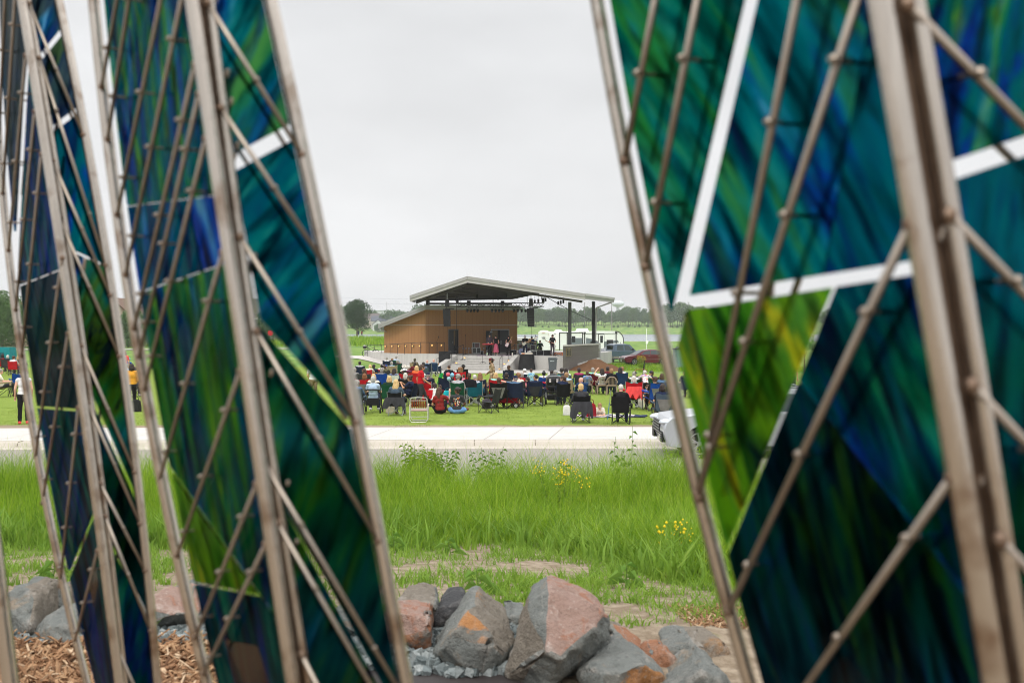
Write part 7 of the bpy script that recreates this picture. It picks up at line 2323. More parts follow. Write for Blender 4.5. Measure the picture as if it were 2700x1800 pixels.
CROWD = [
 ('c', 685, 1300, 'in a white cap farthest back by the ramp wall', 'white', ('short', 'grey'), ('cap', 'white'), 'navy', {}),
 ('c', 757, 1312, 'in a pink sun top next to the olive cap', 'pink', ('bun', 'dirty'), None, None, {'s': .85}),
 ('c', 808, 1287, 'in an olive cap and light blue shirt near the ramp wall', 'lblue', ('short', 'grey'), ('cap', 'olive'), 'green', {}),
 ('c', 824, 1338, 'with grey hair and black sleeves in a bright green chair', 'black', ('short', 'grey'), ('cap', 'lgrey'), 'green', {'sleeves': 'sleeve'}),
 ('c', 748, 1362, 'with grey hair and pale blue shirt in a tan chair', 'lblue', ('short', 'grey'), None, 'tan', {}),
 ('c', 1048, 1320, 'in an olive bucket hat and khaki jacket', 'olive', ('short', 'dark'), ('bucket', 'olive'), 'tan', {'sleeves': 'sleeve'}),
 ('c', 1050, 1372, 'with dark hair in a maroon chair behind the bucket hat', 'maroon', ('bob', 'dark'), None, 'maroon', {}),
 ('c', 1072, 1428, 'with pale blond hair and orange top', 'orange', ('bob', 'blond'), None, 'red', {}),
 ('c', 1160, 1372, 'with long dark hair and a dark plaid shirt near the bald men', 'plaid', ('long', 'dark'), None, None, {'sleeves': 'sleeve'}),
 ('c', 1207, 1340, 'bald in a blue shirt, first of two bald men by the steps', 'denim', None, None, 'navy', {'skin': 'pink'}),
 ('c', 1292, 1327, 'bald in a slate shirt, second of two bald men by the steps', 'slate', None, None, 'dblue', {'skin': 'pink'}),
 ('c', 1350, 1372, 'child with fair hair and pale legs stretched out by the steps', 'white', ('short', 'dirty'), None, None, {'s': .75, 'pose': 'recline'}),
 ('c', 336, 1362, 'in a black cap and grey shirt on a navy chair with red sides', 'lgrey', ('short', 'dark'), ('cap', 'black'), 'navy', {}),
 ('c', 470, 1407, 'with short blond hair in a red chair beside the yellow chair', 'cream', ('short', 'blond'), None, 'red', {}),
 ('c', 518, 1404, 'in a black cap on the yellow chair', 'navy', ('short', 'dark'), ('cap', 'black'), 'navy', {'panel': 'yellow'}),
 ('c', 622, 1398, 'dark skinned in a white cap on a red chair', 'white', ('short', 'black'), ('cap', 'white'), 'red', {'skin': 'brown'}),
 ('c', 668, 1406, 'in a royal blue cap and dark camouflage shirt', 'olive', ('short', 'brown'), ('cap', 'blue'), None, {'pose': 'sitR'}),
 ('c', 396, 1462, 'with shoulder length brown hair in a dark grey chair', 'charcoal', ('bob', 'brown'), None, 'charcoal', {}),
 ('A', 1000, 212, 'with a grey cap just above the royal blue chair back', 'grey', ('short', 'grey'), ('cap', 'charcoal'), 'blue', {}),
 ('c', 784, 1458, 'with long dark hair in a navy and white plaid shirt', 'plaid', ('long', 'dark'), None, 'white', {'pose': 'sitR', 'sleeves': 'sleeve'}),
 ('A', 1785, 235, 'with black hair, white headband and dark green shirt', 'dgreen', ('short', 'black'), ('bucket', 'white'), 'red', {'skin': 'brown'}),
 ('A', 1915, 135, 'with white hair and a plum floral top', 'plum', ('curly', 'white'), None, 'maroon', {'sleeves': 'sleeve'}),
 ('A', 1790, 115, 'with pale straw hat beside the plum top', 'cream', ('short', 'grey'), ('bucket', 'cream'), None, {}),
 ('A', 1815, 398, 'with cream white hair over a black chair with a white mark', 'charcoal', ('bob', 'white'), None, 'black', {}),
 ('A', 410, 425, 'with auburn hair over a red chair with a grey panel', 'charcoal', ('bob', 'auburn'), None, 'red', {'panel': 'grey', 'cs': 1.12}),
 ('A', 720, 440, 'with blond hair hidden behind the silver haired one', 'cream', ('bob', 'blond'), None, None, {}),
 ('A', 1262, 515, 'with straight blond hair in a dark green chair', 'dgreen', ('bob', 'blond'), None, 'green', {}),
 ('A', 1495, 650, 'with very long blond hair and dark grey tee in a black chair', 'slate', ('long', 'blond'), None, 'black', {'cs': .88, 'pose': 'sit'}),
 ('A', 1955, 490, 'with brown bun and navy tee turned sideways', 'navy', ('bun', 'brown'), None, None, {'pose': 'phone', 'yaw': 1.25, 's': .97}),
 ('A', 2195, 130, 'with silver blond hair next to the boy in red', 'orange', ('bob', 'blond'), None, None, {}),
 ('B', 512, 372, 'in a navy cap slouching in a mauve shirt', 'mauve', ('fringe', 'grey'), ('cap', 'navy'), 'navy', {'pose': 'recline', 'skin': 'pink'}),
 ('B', 362, 385, 'in a white sun hat behind the empty red chair', 'white', ('short', 'white'), ('bucket', 'white'), None, {'s': .8}),
 ('B', 1232, 112, 'with cropped brown hair and black and tan jacket', 'black', ('crop', 'brown'), None, 'navy', {'panel': 'navy', 'sleeves': 'sleeve'}),
 ('B', 1620, 182, 'with curly light brown hair in a red and black chair', 'black', ('curlylong', 'lbrown'), None, 'red', {'panel': 'black'}),
 ('B', 1720, 92, 'in a black brimmed hat on a black chair', 'black', ('short', 'dark'), ('bucket', 'black'), 'black', {}),
 ('B', 1922, 410, 'with a brown ponytail in a tall black chair', 'black', ('pony', 'brown'), None, 'black', {}),
 ('B', 1540, 452, 'with grey curls in a green chair beside the balloons', 'lgrey', ('curly', 'grey'), None, 'green', {}),
 ('B', 2112, 465, 'with thin white hair behind the teal chair', 'stripe', ('crop', 'white'), None, 'teal', {'skin': 'pink', 'cs': 1.05}),
 ('C', 210, 400, 'with long light brown hair in a navy lettered chair', 'tan', ('long', 'lbrown'), None, 'navy', {'panel': 'tan'}),
 ('C', 745, 392, 'with a straw blond bob and mint shirt in a bright red chair', 'mint', ('bob', 'blond'), None, 'red', {}),
 ('C', 855, 562, 'child with brown hair just above the pale grey chair panel', 'navy', ('short', 'brown'), None, 'black', {'panel': 'grey', 's': .95, 'pose': 'sit', 'cs': 1.14}),
 ('C', 1122, 392, 'in a navy cap and black shirt on a grey chair', 'black', ('short', 'dark'), ('cap', 'navy'), 'grey', {'panel': 'grey'}),
 ('C', 1420, 500, 'in a navy cap pointing across the crowd', 'denim', ('fringe', 'grey'), ('cap', 'navy'), 'navy', {'pose': 'point', 'legs': None, 'skin': 'pink', 'shoes': 'brown'}),
 ('C', 1832, 545, 'with dark hair and pink top looking down', 'pink', ('bob', 'black'), None, None, {'pose': 'phone', 'yaw': 2.5, 'face': True, 's': .85}),
 ('C', 2122, 460, 'with dark faded haircut over the grey brown chair', 'navy', ('crop', 'black'), None, 'navy', {'panel': 'charcoal', 'skin': 'tan', 'pose': 'sitL'}),
 ('C', 1202, 115, 'with brown hair and black tee in a big navy chair', 'black', ('short', 'brown'), None, 'navy', {}),
 ('C', 1742, 245, 'in a white cap and white tee by the blue floral child', 'white', ('fringe', 'grey'), ('cap', 'white'), 'navy', {'skin': 'pink'}),
 ('C', 1520, 410, 'with light brown curls in front of the navy chair', 'cream', ('curly', 'lbrown'), None, None, {}),
 ('C', 1640, 392, 'with grey blond hair and a red top', 'red', ('short', 'grey'), None, 'red', {}),
 ('C', 1530, 560, 'child in a floral pink dress beside the pointing arm', 'pink', ('short', 'lbrown'), None, None, {'s': .8}),
 ('D', 310, 318, 'dark skinned in a white cap on a royal blue chair', 'white', ('short', 'black'), ('cap', 'white'), 'blue', {'skin': 'brown'}),
 ('D', 490, 395, 'in a white cap above the stroller', 'white', ('short', 'white'), ('cap', 'white'), None, {'skin': 'pink', 'nochair': 1, 's': .85}),
 ('D', 600, 300, 'in a black cap over a red chair near the bin', 'red', ('short', 'dark'), ('cap', 'black'), 'red', {}),
 ('D', 715, 302, 'in a pale grey cap and grey tee', 'lgrey', ('short', 'grey'), ('cap', 'lgrey'), 'dblue', {}),
 ('D', 930, 232, 'with dark brown hair over the aqua chair', 'charcoal', ('curly', 'dark'), None, 'aqua', {}),
 ('D', 1078, 225, 'with long dark brown hair and a red and white top', 'floralwhite', ('long', 'dark'), None, None, {}),
 ('D', 1102, 385, 'with short honey blond hair beside the tan chair', 'lblue', ('short', 'dirty'), None, 'tan', {}),
 ('D', 962, 492, 'with glasses and brown ponytail looking sideways', 'navy', ('pony', 'brown'), None, None, {'pose': 'sitL', 'sleeves': 'sleeve', 's': .95}),
 ('D', 1522, 212, 'with black hair and magenta polo', 'magenta', ('short', 'dark'), None, 'charcoal', {}),
 ('D', 2000, 205, 'with grey hair and mint shirt', 'mint', ('short', 'grey'), None, 'maroon', {}),
 ('D', 2102, 245, 'small child half hidden beside the mint shirt', 'tan', ('short', 'lbrown'), None, None, {'s': .8}),
 ('E', 420, 172, 'in a black cap and maroon shirt', 'maroon', ('short', 'dark'), ('cap', 'black'), 'slate', {}),
 ('E', 850, 190, 'with long dark hair in a black and white floral top', 'floraldark', ('long', 'dark'), None, 'dblue', {}),
 ('E', 1350, 348, 'in a grey flat cap and pale shirt', 'white', ('short', 'grey'), ('cap', 'charcoal'), 'dgreen', {'pose': 'sitR'}),
 ('E', 1320, 520, 'with white hair and aqua shirt over the red chair', 'aqua', ('bob', 'white'), None, 'red', {'cs': 1.12, 'pose': 'sit', 'yaw': -.05}),
 ('E', 1925, 318, 'child in a navy cap under outstretched arms', 'navy', ('short', 'brown'), ('cap', 'navy'), 'green', {'s': .95, 'pose': 'sitL'}),
 ('E', 2045, 552, 'with brown curls and a hair clip in the blue and grey chair', 'black', ('curly', 'brown'), None, 'blue', {'panel': 'grey', 'cs': 1.12}),
 ('E', 2290, 430, 'with brown hair half hidden behind the steel pole', 'denim', ('bob', 'brown'), None, None, {}),
 ('E', 880, 825, 'white haired man in black in the foremost black chair', 'black', ('crop', 'white'), None, 'black', {'sleeves': 'sleeve', 'skin': 'pink', 'legs': 'jeans', 'cs': .95, 'pose': 'sit'}),
 ('D', 1588, 800, 'with short platinum hair and charcoal cardigan in a black chair', 'charcoal', ('short', 'blond'), None, 'black', {'sleeves': 'sleeve', 'cs': .95, 'pose': 'sit'}),
 ('L', 20, 690, 'with dark hair at the far edge group, nearest the frame edge', 'charcoal', ('bob', 'dark'), None, 'red', {}),
 ('L', 60, 700, 'with white hair in the far edge group', 'navy', ('short', 'white'), None, 'charcoal', {}),
 ('L', 105, 708, 'with brown curls in the far edge group', 'white', ('curly', 'brown'), None, 'red', {}),
 ('L', 140, 705, 'with blond hair beside the brown curls', 'lgrey', ('bob', 'blond'), None, 'black', {}),
 ('L', 5, 812, 'with grey hair and cream shirt sitting by the blue chair', 'cream', ('short', 'grey'), None, 'tan', {'pose': 'sitR', 'yaw': -.9}),
 ('L', 985, 722, 'in a blue cap and blue shirt seen between two glass towers', 'blue', ('short', 'grey'), ('cap', 'sky'), None, {}),
 ('L', 975, 770, 'with grey hair and checked shirt between the glass towers', 'check', ('short', 'grey'), None, None, {}),
 ('L', 1010, 782, 'bald in dark plaid between the glass towers', 'plaid', None, None, 'black', {'skin': 'tan'}),
 ('L', 1020, 818, 'with black hair low between the glass towers', 'charcoal', ('short', 'black'), None, 'black', {}),
 ('L', 955, 672, 'with red hair and pink top standing far between the towers', 'coral', ('bob', 'auburn'), None, None, {'pose': 'stand'}),
 ('P', 935, 975, 'with grey brown hair and grey tee beside the steel pole', 'grey', ('short', 'grey'), None, None, {}),
 ('P', 940, 1012, 'in a faded denim jacket half hidden by the steel pole', 'denim', ('curly', 'grey'), None, 'slate', {'sleeves': 'sleeve'}),
 ('P', 1748, 1022, 'with bare arm and dark hair beyond the pole by the silver car', 'navy', ('bob', 'dark'), None, 'slate', {'panel': 'grey'}),
 ('P', 1807, 983, 'with brown hair and pale face between pole and glass', 'charcoal', ('bob', 'brown'), None, None, {'pose': 'sitL'}),
]
RJ = random.Random(5)
for (crop, cx, cy, desc, top, hair, hat, chair, op) in CROWD:
 s = op.get('s', 1.0)
 pn = op.get('pose') or ('sit' if RJ.random() < .65 else RJ.choice(['sitR', 'recline', 'fwd']))
 if chair is None and pn == 'recline' and 's' not in op:
  pn = 'sit'
 yaw = op.get('yaw', RJ.uniform(-.18, .18))
 L = at_head(crop, cx, cy, pn, s, yaw)
 person(desc, pn, L, yaw, top, op.get('legs', RJ.choice(['jeans', 'khaki', 'black', 'navy', 'charcoal'])), hair, hat, op.get('skin', RJ.choice(['fair', 'fair', 'tan', 'pink'])), s,
           op.get('sleeves', 'tee'), op.get('shoes', RJ.choice(['black', 'white', 'brown'])), 'audience on the lawn', op.get('face', False), lower='trousers')
 short = desc if len(desc.split()) < 9 else ' '.join(desc.split()[:8])
 if chair:
  camp_chair(f'{ {"lgrey": "pale grey", "dblue": "dark blue", "dgreen": "dark green"}.get(chair, chair)} camp chair of person ' + short, L, yaw + RJ.uniform(-.06, .06), chair, op.get('panel'), RJ.choice(['charcoal', 'black', 'lgrey']), s * op.get('cs', RJ.uniform(1.0, 1.1)), 1, CH_GRP)
 elif pn not in ('stand',) and 'nochair' not in op:
  camp_chair('mostly hidden dark chair of person ' + short, L, yaw, RJ.choice(['navy', 'charcoal', 'black', 'slate']), None, 'charcoal', s * 1.0, 1, CH_GRP)
def ground_at(px, py):
 d = 45.0
 for _ in range(40):
  x_ = (px - 1350) / F * d
  d = (CH - G(x_, d)) * F / (py - HZ)
 return Vector(((px - 1350) / F * d, d, G((px - 1350) / F * d, d)))
for (px, py, yaw, col, pan, fr, s, lab) in [
  (1121, 1066, .0, 'red', None, 'lgrey', 1.0, 'empty bright red camp chair with a cloth trailing behind the boy'),
  (1087, 1068, 1.3, 'black', None, 'lgrey', 1.0, 'empty black folding chair seen edge on before the boy'),
  (1289, 1088, 1.1, 'charcoal', None, 'charcoal', .95, 'empty dark grey camp chair turned sideways with an orange cloth on it'),
  (1176, 1052, .0, 'navy', None, 'black', 1.05, 'tall navy camp chair behind the three balloons'),
  (1755, 1098, .0, 'navy', 'grey', 'grey', 1.05, 'navy and grey camp chair before the silver car'),
  (1495, 1052, .05, 'teal', 'slate', 'lime', 1.0, 'teal camp chair with lime green piping beside the stroller'),
  (1455, 1040, .1, 'dblue', None, 'lgrey', 1.0, 'blue webbed lawn chair behind the stroller'),
  (46, 1035, .6, 'blue', None, 'charcoal', 1.0, 'empty royal blue camp chair at the far edge group')]:
 camp_chair(lab, ground_at(px, py) , yaw, col, pan, fr, s, 1, CH_GRP)
def drape_cloth(name, label, loc, yaw, col, w_, h0, h1, y0, tail=.12, cat='cloth', group=None):
 m = MB()
 nu, nv = 12, 10
 vs = []
 R = Matrix.Rotation(yaw, 3, 'Z')
 for side in (0, 1):
  for j in range(nv + 1):
   s = j / nv
   for i in range(nu + 1):
    u = i / nu * 2 - 1
    z = h1 + (h0 - h1) * s * (.62 + .38 * math.sin(u * 4.1 + 1.2) ** 2) + .03 * math.sin(u * 5 + s * 3) * s - tail * abs(u) ** 3 * s
    y = y0 - .05 * s - .05 * (1 - u * u) + .035 * math.sin(u * 11 + 2 * s) * s - side * .01
    vs.append(Vector(loc) + R @ Vector((u * w_ * (.72 + .42 * s - .22 * s * s + .10 * s * math.sin(5 * u)), y, z)))
 n1 = (nu + 1) * (nv + 1)
 fs = []
 for side in (0, 1):
  for j in range(nv):
   for i in range(nu):
    a = side * n1 + j * (nu + 1) + i
    fs.append((a, a + 1, a + nu + 2, a + nu + 1) if side else (a, a + nu + 1, a + nu + 2, a + 1))
 m.add(vs, fs)
 return tag(m.build(name, fabric(CN[col]), None, smooth=True), label, cat, group)
lb = at_head('A', 1495, 650, 'sit', 1, 0)
drape_cloth('jacket', 'black jacket hanging over the chair of the long blond haired person', lb, 0, 'charcoal', .42, .30, .66, -.44, .1, 'jacket')
lb = at_head('D', 1588, 800, 'sit', 1, 0)
drape_cloth('jacket', 'crumpled charcoal jacket tied behind the platinum haired person', lb, .05, 'charcoal', .40, .22, .70, -.46, .14, 'jacket')
lb = at_head('E', 1320, 520, 'sit', 1, -.05)
drape_cloth('towel', 'light red towel draped over the bright red camp chair', lb, -.05, 'coral', .36, .40, .88, -.54, .08, 'towel')
lb = ground_at(1121, 1066)
drape_cloth('red_cloth', 'red blanket trailing from the empty red chair behind the boy', lb, .4, 'red', .30, .25, .62, -.46, .1, 'blanket')
L = at_head('B', 300, 120, 'walk', .97, -PI / 2 + .25)
person('boy in a red tee and dark trousers walking across the front rows', 'walk', L, -PI / 2 + .25, 'red', 'charcoal', ('short', 'brown'), None, 'tan', .97, 'tee', 'black', 'people walking and standing', True)
L = ground_at(1299, 1043)
person('bearded in a maroon beanie and camouflage shirt walking before the steps', 'walk', L, PI / 2 - .1, 'camo', 'khaki', ('short+beard', 'dark'), ('cap', 'maroon', 1), 'tan', 1.03, 'sleeve', 'brown', 'people walking and standing', True)
L = ground_at(1161, 1091)
person('with very long brown hair in a rust tee holding up a phone', 'groundphone', L, .15, 'rust', 'black', ('long', 'brown'), None, 'fair', 1.0, 'tee', None, 'people sitting on the grass')
L = ground_at(1205, 1090.5)
wm = person('with dark bun and charcoal printed tee sitting cross legged on the grass', 'ground', L, 0, 'charcoal', 'sky', ('bun', 'dark'), None, 'brown', 1.0, 'tee', None, 'people sitting on the grass', lower='shorts')
rr = random.Random(3)
m = MB()
cols_ = [(235, 228, 210), (205, 50, 55), (230, 160, 80), (240, 236, 230), (205, 60, 60)]
for i in range(34):
 u, v = rr.uniform(-.11, .11), rr.uniform(-.14, .15)
 m.ell((u, -.108 - .012 * (1 - (u / .13) ** 2) + .03 * (v + .14), .43 + v), (rr.uniform(.012, .026), .006, rr.uniform(.012, .022)), 8, 5, mi=i % 5)
pm = bpy.data.objects.new('shirt_print', m.mesh('shirt_print', [plain(c, .8, key='print') for c in cols_]))
link(pm, wm)
L = ground_at(1146, 1068)
person('in a white tee bending forward on the grass with a hair tie', 'groundlean', L, .1, 'white', 'black', ('pony', 'dark'), None, 'fair', 1.05, 'tee', None, 'people sitting on the grass')
L = ground_at(1160, 1056)
person('child in a dark cap and red shirt between the two women', 'ground', L, .3, 'maroon', 'navy', ('short', 'brown'), ('cap', 'charcoal'), 'tan', .72, 'tee', None, 'people sitting on the grass')
L = ground_at(1222, 1050)
person('small girl with brown curls and pink tee standing by the green chair', 'stand', L, PI / 2 + .3, 'pink', 'cream', ('curlylong', 'brown'), None, 'fair', .62, 'tee', 'white', 'children on the lawn', True)
L = at_head('E', 150, 1440, 'prone', .82, PI)
person('blond boy lying on his front facing away from the stage', 'prone', L, PI, 'cream', 'jeans', ('short', 'dirty'), None, 'fair', .82, 'tee', 'white', 'children on the lawn', True)
L = at_head('D', 1590, 560, 'hunch', 1.0, .2)
person('bald man in a navy pullover hunched forward on a low seat', 'hunch', L, .2, 'dblue', 'khaki', None, None, 'pink', 1.0, 'sleeve', 'brown', 'people sitting on the grass')
m = MB(); m.box(L + Vector((0, 0, .16)), (.36, .34, .30)); tag(m.build('cooler_box', fabric(CN['charcoal'])), 'dark cooler box used as a seat by the hunched bald man', 'cooler')
L = at_head('C', 1970, 225, 'standL', .72, -.1)
person('child in a pale blue floral shirt standing near the stage wall', 'standL', L, -.1, 'floralblue', 'khaki', ('short', 'brown'), None, 'fair', .72, 'tee', 'white', 'children on the lawn')
L = at_head('E', 1700, 305, 'armsout', .80, .0)
person('with white curls and floral top leaning with both arms spread', 'armsout', L, 0, 'floralwhite', 'black', ('curly', 'white'), None, 'pink', .80, 'tee', 'black', 'people walking and standing', lower='shorts')
for (cx, cy, desc, top, hair, pn, s) in [(1470, 690, 'blond child just beside the red chair', 'cream', ('short', 'dirty'), 'ground', .78), (1600, 720, 'brown haired child in a blue tie dye tee', 'tiedye', ('short', 'lbrown'), 'groundlean', .8),
              (1790, 785, 'dark haired child in a denim blue shirt on the grass', 'denim', ('short', 'brown'), 'ground', .76)]:
 L = at_head('E', cx, cy, pn, s, .2)
 person(desc, pn, L, .2, top, 'jeans', hair, None, 'fair', s, 'tee', None, 'children on the lawn')
L = ground_at(62, 1117)
person('in a white top and black leggings standing at the lawn edge', 'stand', L, .5, 'white', 'black', ('pony', 'brown'), None, 'fair', .98, 'tank', 'coral', 'people walking and standing')
L = ground_at(347, 1078)
person('in a mustard long sleeve and black skirt between the glass towers', 'standL', L, .3, 'mustard', 'black', ('bob', 'dark'), None, 'fair', .98, 'sleeve', 'black', 'people walking and standing')
L = ground_at(826, 1060)
person('in a white tee with a dark strap seen through the gap in the glass', 'standL', L, .4, 'white', 'khaki', ('short', 'lbrown'), None, 'fair', 1.0, 'tee', 'white', 'people walking and standing')
L = ground_at(2087, 1048)
person('in a dusty orange floral shirt standing beyond the silver car', 'stand', L, PI, 'floralorange', 'charcoal', ('short', 'dark'), None, 'tan', 1.02, 'tee', 'black', 'people walking and standing', True)
for (px, top, hat, hair, desc, dx) in ((945.5, 'navy', None, ('short', 'black'), 'in a dark jacket walking on the lakeside path', -.2), (954, 'rust', ('cap', 'cream'), ('short', 'grey'), 'in a red plaid jacket walking on the lakeside path', .2)):
 L = Vector(((px - 1350) / F * 256, 256, .42))
 person(desc, 'walk', L, .5, top, 'jeans', hair, hat, 'tan', 1.0, 'sleeve', 'black', 'people walking and standing')
def plastic_chair(label, loc, yaw):
 root = empty('plastic_chair', loc, yaw, label, 'garden chair', 'beige plastic garden chairs')
 mt = plain(CN['beige'], .5, .05, 4, key='beige_plastic')
 m = MB(); m.box((0, .02, .42), (.46, .44, .035), 0, 0, .96); m.build('seat', mt, root, world=False)
 m = MB()
 arch = [(.25 * math.cos(math.radians(a)), -.24 - .10 * math.sin(math.radians(a)), .56 + .30 * math.sin(math.radians(a)) ** .8 if a not in (0, 180) else .56) for a in range(0, 181, 15)]
 m.path(arch, .026, 6)
 m.box((0, -.23, .46), (.42, .03, .05))
 for i in range(6):
  x_ = -.15 + .06 * i
  h = .55 + .27 * math.sqrt(max(0, 1 - (x_ / .26) ** 2))
  m.path([(x_, -.23, .46), (x_ * 1.05, -.30 - .03 * (h - .6), h)], .014, 4, sq=True)
 m.build('backrest', mt, root, world=False)
 for sx in (-1, 1):
  m = MB(); m.path([(sx * .26, -.26, .60), (sx * .29, 0, .64), (sx * .27, .2, .62), (sx * .25, .23, .42)], .022, 6); m.build('armrest', mt, root, world=False)
  for y_, k in ((-.24, -.06), (.22, .03)):
   m = MB(); m.path([(sx * .22, y_, .42), (sx * .26, y_ + k, 0)], [.03, .02], 4, sq=True); m.build('leg', mt, root, world=False)
 return root
for (cx, cy, desc, top, hair, lab, yaw, op) in [
  ('D', (1810, 318), 'boy with brown hair and sky blue tee on a plastic chair', 'sky', ('short', 'brown'), 'beige plastic chair under the boy in sky blue', 0, {'s': .88}),
  ('E', (225, 235), 'with long dark hair, white tee and pale skirt on a plastic chair', 'white', ('long', 'dark'), 'beige plastic chair under the long haired person in white', .05, {'pose': 'hairup'}),
  ('E', (558, 240), 'with light brown hair and black hoodie on a plastic chair', 'black', ('short', 'dirty'), 'beige plastic chair under the black hoodie', -.05, {'sleeves': 'sleeve'}),
  ('E', (930, 172), 'with short brown hair in a white and blue checked shirt', 'check', ('short', 'lbrown'), 'beige plastic chair turned aside under the checked shirt', -.4, {'legs': 'khaki'})]:
 pn = op.get('pose', 'sit'); s = op.get('s', 1.0)
 L = at_head(cx, cy[0], cy[1], pn, s, yaw)
 person(desc, pn, L, yaw, top, op.get('legs', 'jeans'), hair, None, 'fair', s, op.get('sleeves', 'tee'), 'black', 'audience on the lawn')
 plastic_chair(lab, L + Vector((0, .02, 0)), yaw)
L = ground_at(1105.5, 1111)
lw = empty('lawn_chair', L, .03, 'white tubular lawn chair with red brown wooden slats standing empty', 'lawn chair')
MAT_WTUBE = plain((225, 222, 220), .35, .05, 6, metal=.3, key='white_tube')
MAT_SLAT = plain((150, 66, 34), .5, .25, 5, key='stained_slat')
m = MB()
w2 = .27
m.path([(-w2, -.20, .37), (-w2, -.33, .74), (-w2 + .04, -.345, .79), (0, -.35, .80), (w2 - .04, -.345, .79), (w2, -.33, .74), (w2, -.20, .37)], .014, 8)
m.path([(-w2, -.315, .70), (w2, -.315, .70)], .011, 6); m.path([(-w2, -.225, .46), (w2, -.225, .46)], .011, 6)
m.build('back_frame', MAT_WTUBE, lw, world=False)
for i in range(7):
 x_ = -.21 + .07 * i
 m = MB(); m.add([(x_ - .023, -.237, .46), (x_ + .023, -.237, .46), (x_ + .023, -.327, .735), (x_ - .023, -.327, .735), (x_ - .023, -.222, .46), (x_ + .023, -.222, .46), (x_ + .023, -.312, .735), (x_ - .023, -.312, .735)],
      [(0, 1, 2, 3), (4, 7, 6, 5), (0, 4, 5, 1), (1, 5, 6, 2), (2, 6, 7, 3), (3, 7, 4, 0)])
 m.build('slat', MAT_SLAT, lw, world=False)
m = MB(); m.box((0, .03, .36), (.52, .46, .025)); m.build('seat', MAT_SLAT, lw, world=False)
m = MB(); m.path([(-w2, -.2, .37), (w2, -.2, .37), (w2, .27, .38), (-w2, .27, .38), (-w2, -.2, .37)], .013, 6); m.build('seat_frame', MAT_WTUBE, lw, world=False)
for sx in (-1, 1):
 m = MB(); m.path([(sx * (w2 + .02), .22, .55), (sx * (w2 + .02), -.28, .54)], .022, 6); m.build('armrest', plain((235, 200, 190), .4, key='pink_plastic'), lw, world=False)
m = MB(); m.path([(-w2 - .02, -.25, .54), (-w2 - .02, -.30, .10), (-w2 + .04, -.31, .012), (w2 - .04, -.31, .012), (w2 + .02, -.30, .10), (w2 + .02, -.25, .54)], .013, 8); m.path([(-w2, -.295, .18), (w2, -.295, .18)], .010, 6); m.build('leg', MAT_WTUBE, lw, world=False)
m = MB(); m.path([(-w2 - .02, .2, .54), (-w2 - .02, .28, .10), (-w2 + .04, .29, .012), (w2 - .04, .29, .012), (w2 + .02, .28, .10), (w2 + .02, .2, .54)], .013, 8); m.build('leg', MAT_WTUBE, lw, world=False)
L = ground_at(984, 1087)
wk = empty('walking_frame', L, 0, 'black wheeled walking frame with a curved backrest strap', 'walking frame')
person('silver haired in a pale blue vest seated on the walking frame', 'sit', L + Vector((0, .05, .03)), .05, 'lblue', 'navy', ('short', 'silver'), None, 'fair', 1.02, 'tee', 'white', 'audience on the lawn')
m = MB()
for sx in (-1, 1):
 m.path([(sx * .29, -.34, .1), (sx * .28, -.18, .52), (sx * .27, -.06, .93), (sx * .27, -.16, .97)], .014, 6)
 m.path([(sx * .29, .30, .1), (sx * .28, -.02, .60)], .014, 6)
 m.path([(sx * .28, -.28, .30), (sx * .28, .22, .30)], .010, 6)
m.path([(-.28, -.20, .48), (.28, -.20, .48)], .012, 6); m.path([(-.28, -.30, .24), (.28, -.30, .24)], .010, 6)
m.build('frame', MAT_BLACK, wk, world=False)
m = MB(); m.path([(.27 * math.cos(math.radians(a)), -.16 - .20 * math.sin(math.radians(a)), .80 + .04 * math.sin(math.radians(a))) for a in range(0, 181, 15)], .026, 8); m.build('backrest', MAT_BLACK, wk, world=False)
m = MB(); m.box((0, .02, .50), (.46, .32, .05)); m.build('seat', MAT_BLACK, wk, world=False)
m = MB(); m.box((0, -.21, .37), (.46, .04, .20)); m.build('storage_bag', MAT_BLKF, wk, world=False)
for sx in (-1, 1):
 for y_ in (-.36, .32):
  m = MB(); m.disc((sx * .30, y_, .1), (1, 0, 0), .1, .035, 16); m.build('wheel', MAT_TYRE, wk, world=False)
L = ground_at(1328, 1074)
wg = empty('folding_wagon', L, .05, 'red folding wagon with white wheel hubs between two camp chairs', 'wagon')
mr = fabric((200, 22, 45))
m = MB()
for (c_, s_) in (((0, -.30, .38), (1.0, .03, .36)), ((0, .30, .38), (1.0, .03, .36)), ((-.5, 0, .38), (.03, .6, .36)), ((.5, 0, .38), (.03, .6, .36)), ((0, 0, .21), (1.0, .6, .03))):
 m.box(c_, s_)
m.build('fabric_tub', mr, wg, world=False)
m = MB()
for y_ in (-.33, .33):
 for (a, b) in (((-.5, .16), (0, .56)), ((0, .16), (.5, .56)), ((-.5, .56), (0, .16)), ((0, .56), (.5, .16))):
  m.path([(a[0], y_, a[1]), (b[0], y_, b[1])], .012, 5)
m.path([(.5, 0, .2), (.75, -.1, .5), (.95, -.2, .95)], .012, 5)
m.build('frame', MAT_BLACK, wg, world=False)
for sx in (-.45, .45):
 for y_ in (-.33, .33):
  m = MB(); m.disc((sx, y_, .10), (0, 1, 0), .10, .06, 18); w_ = m.build('wheel', MAT_TYRE, wg, world=False)
  m = MB(); m.disc((sx, y_ - .034, .10), (0, 1, 0), .065, .012, 14); m.build('hub', plain((215, 215, 215), .4, key='white_hub'), w_, world=False)
L2 = spot(1665, 998, .5); L2 = ground_at(1685, 1020)
wg2 = empty('garden_wagon', L2, .3, 'dark wagon with a copper coloured handle bar behind the flat cap', 'wagon')
m = MB(); m.box((0, 0, .42), (.9, .5, .35)); m.build('fabric_tub', MAT_BLKF, wg2, world=False)
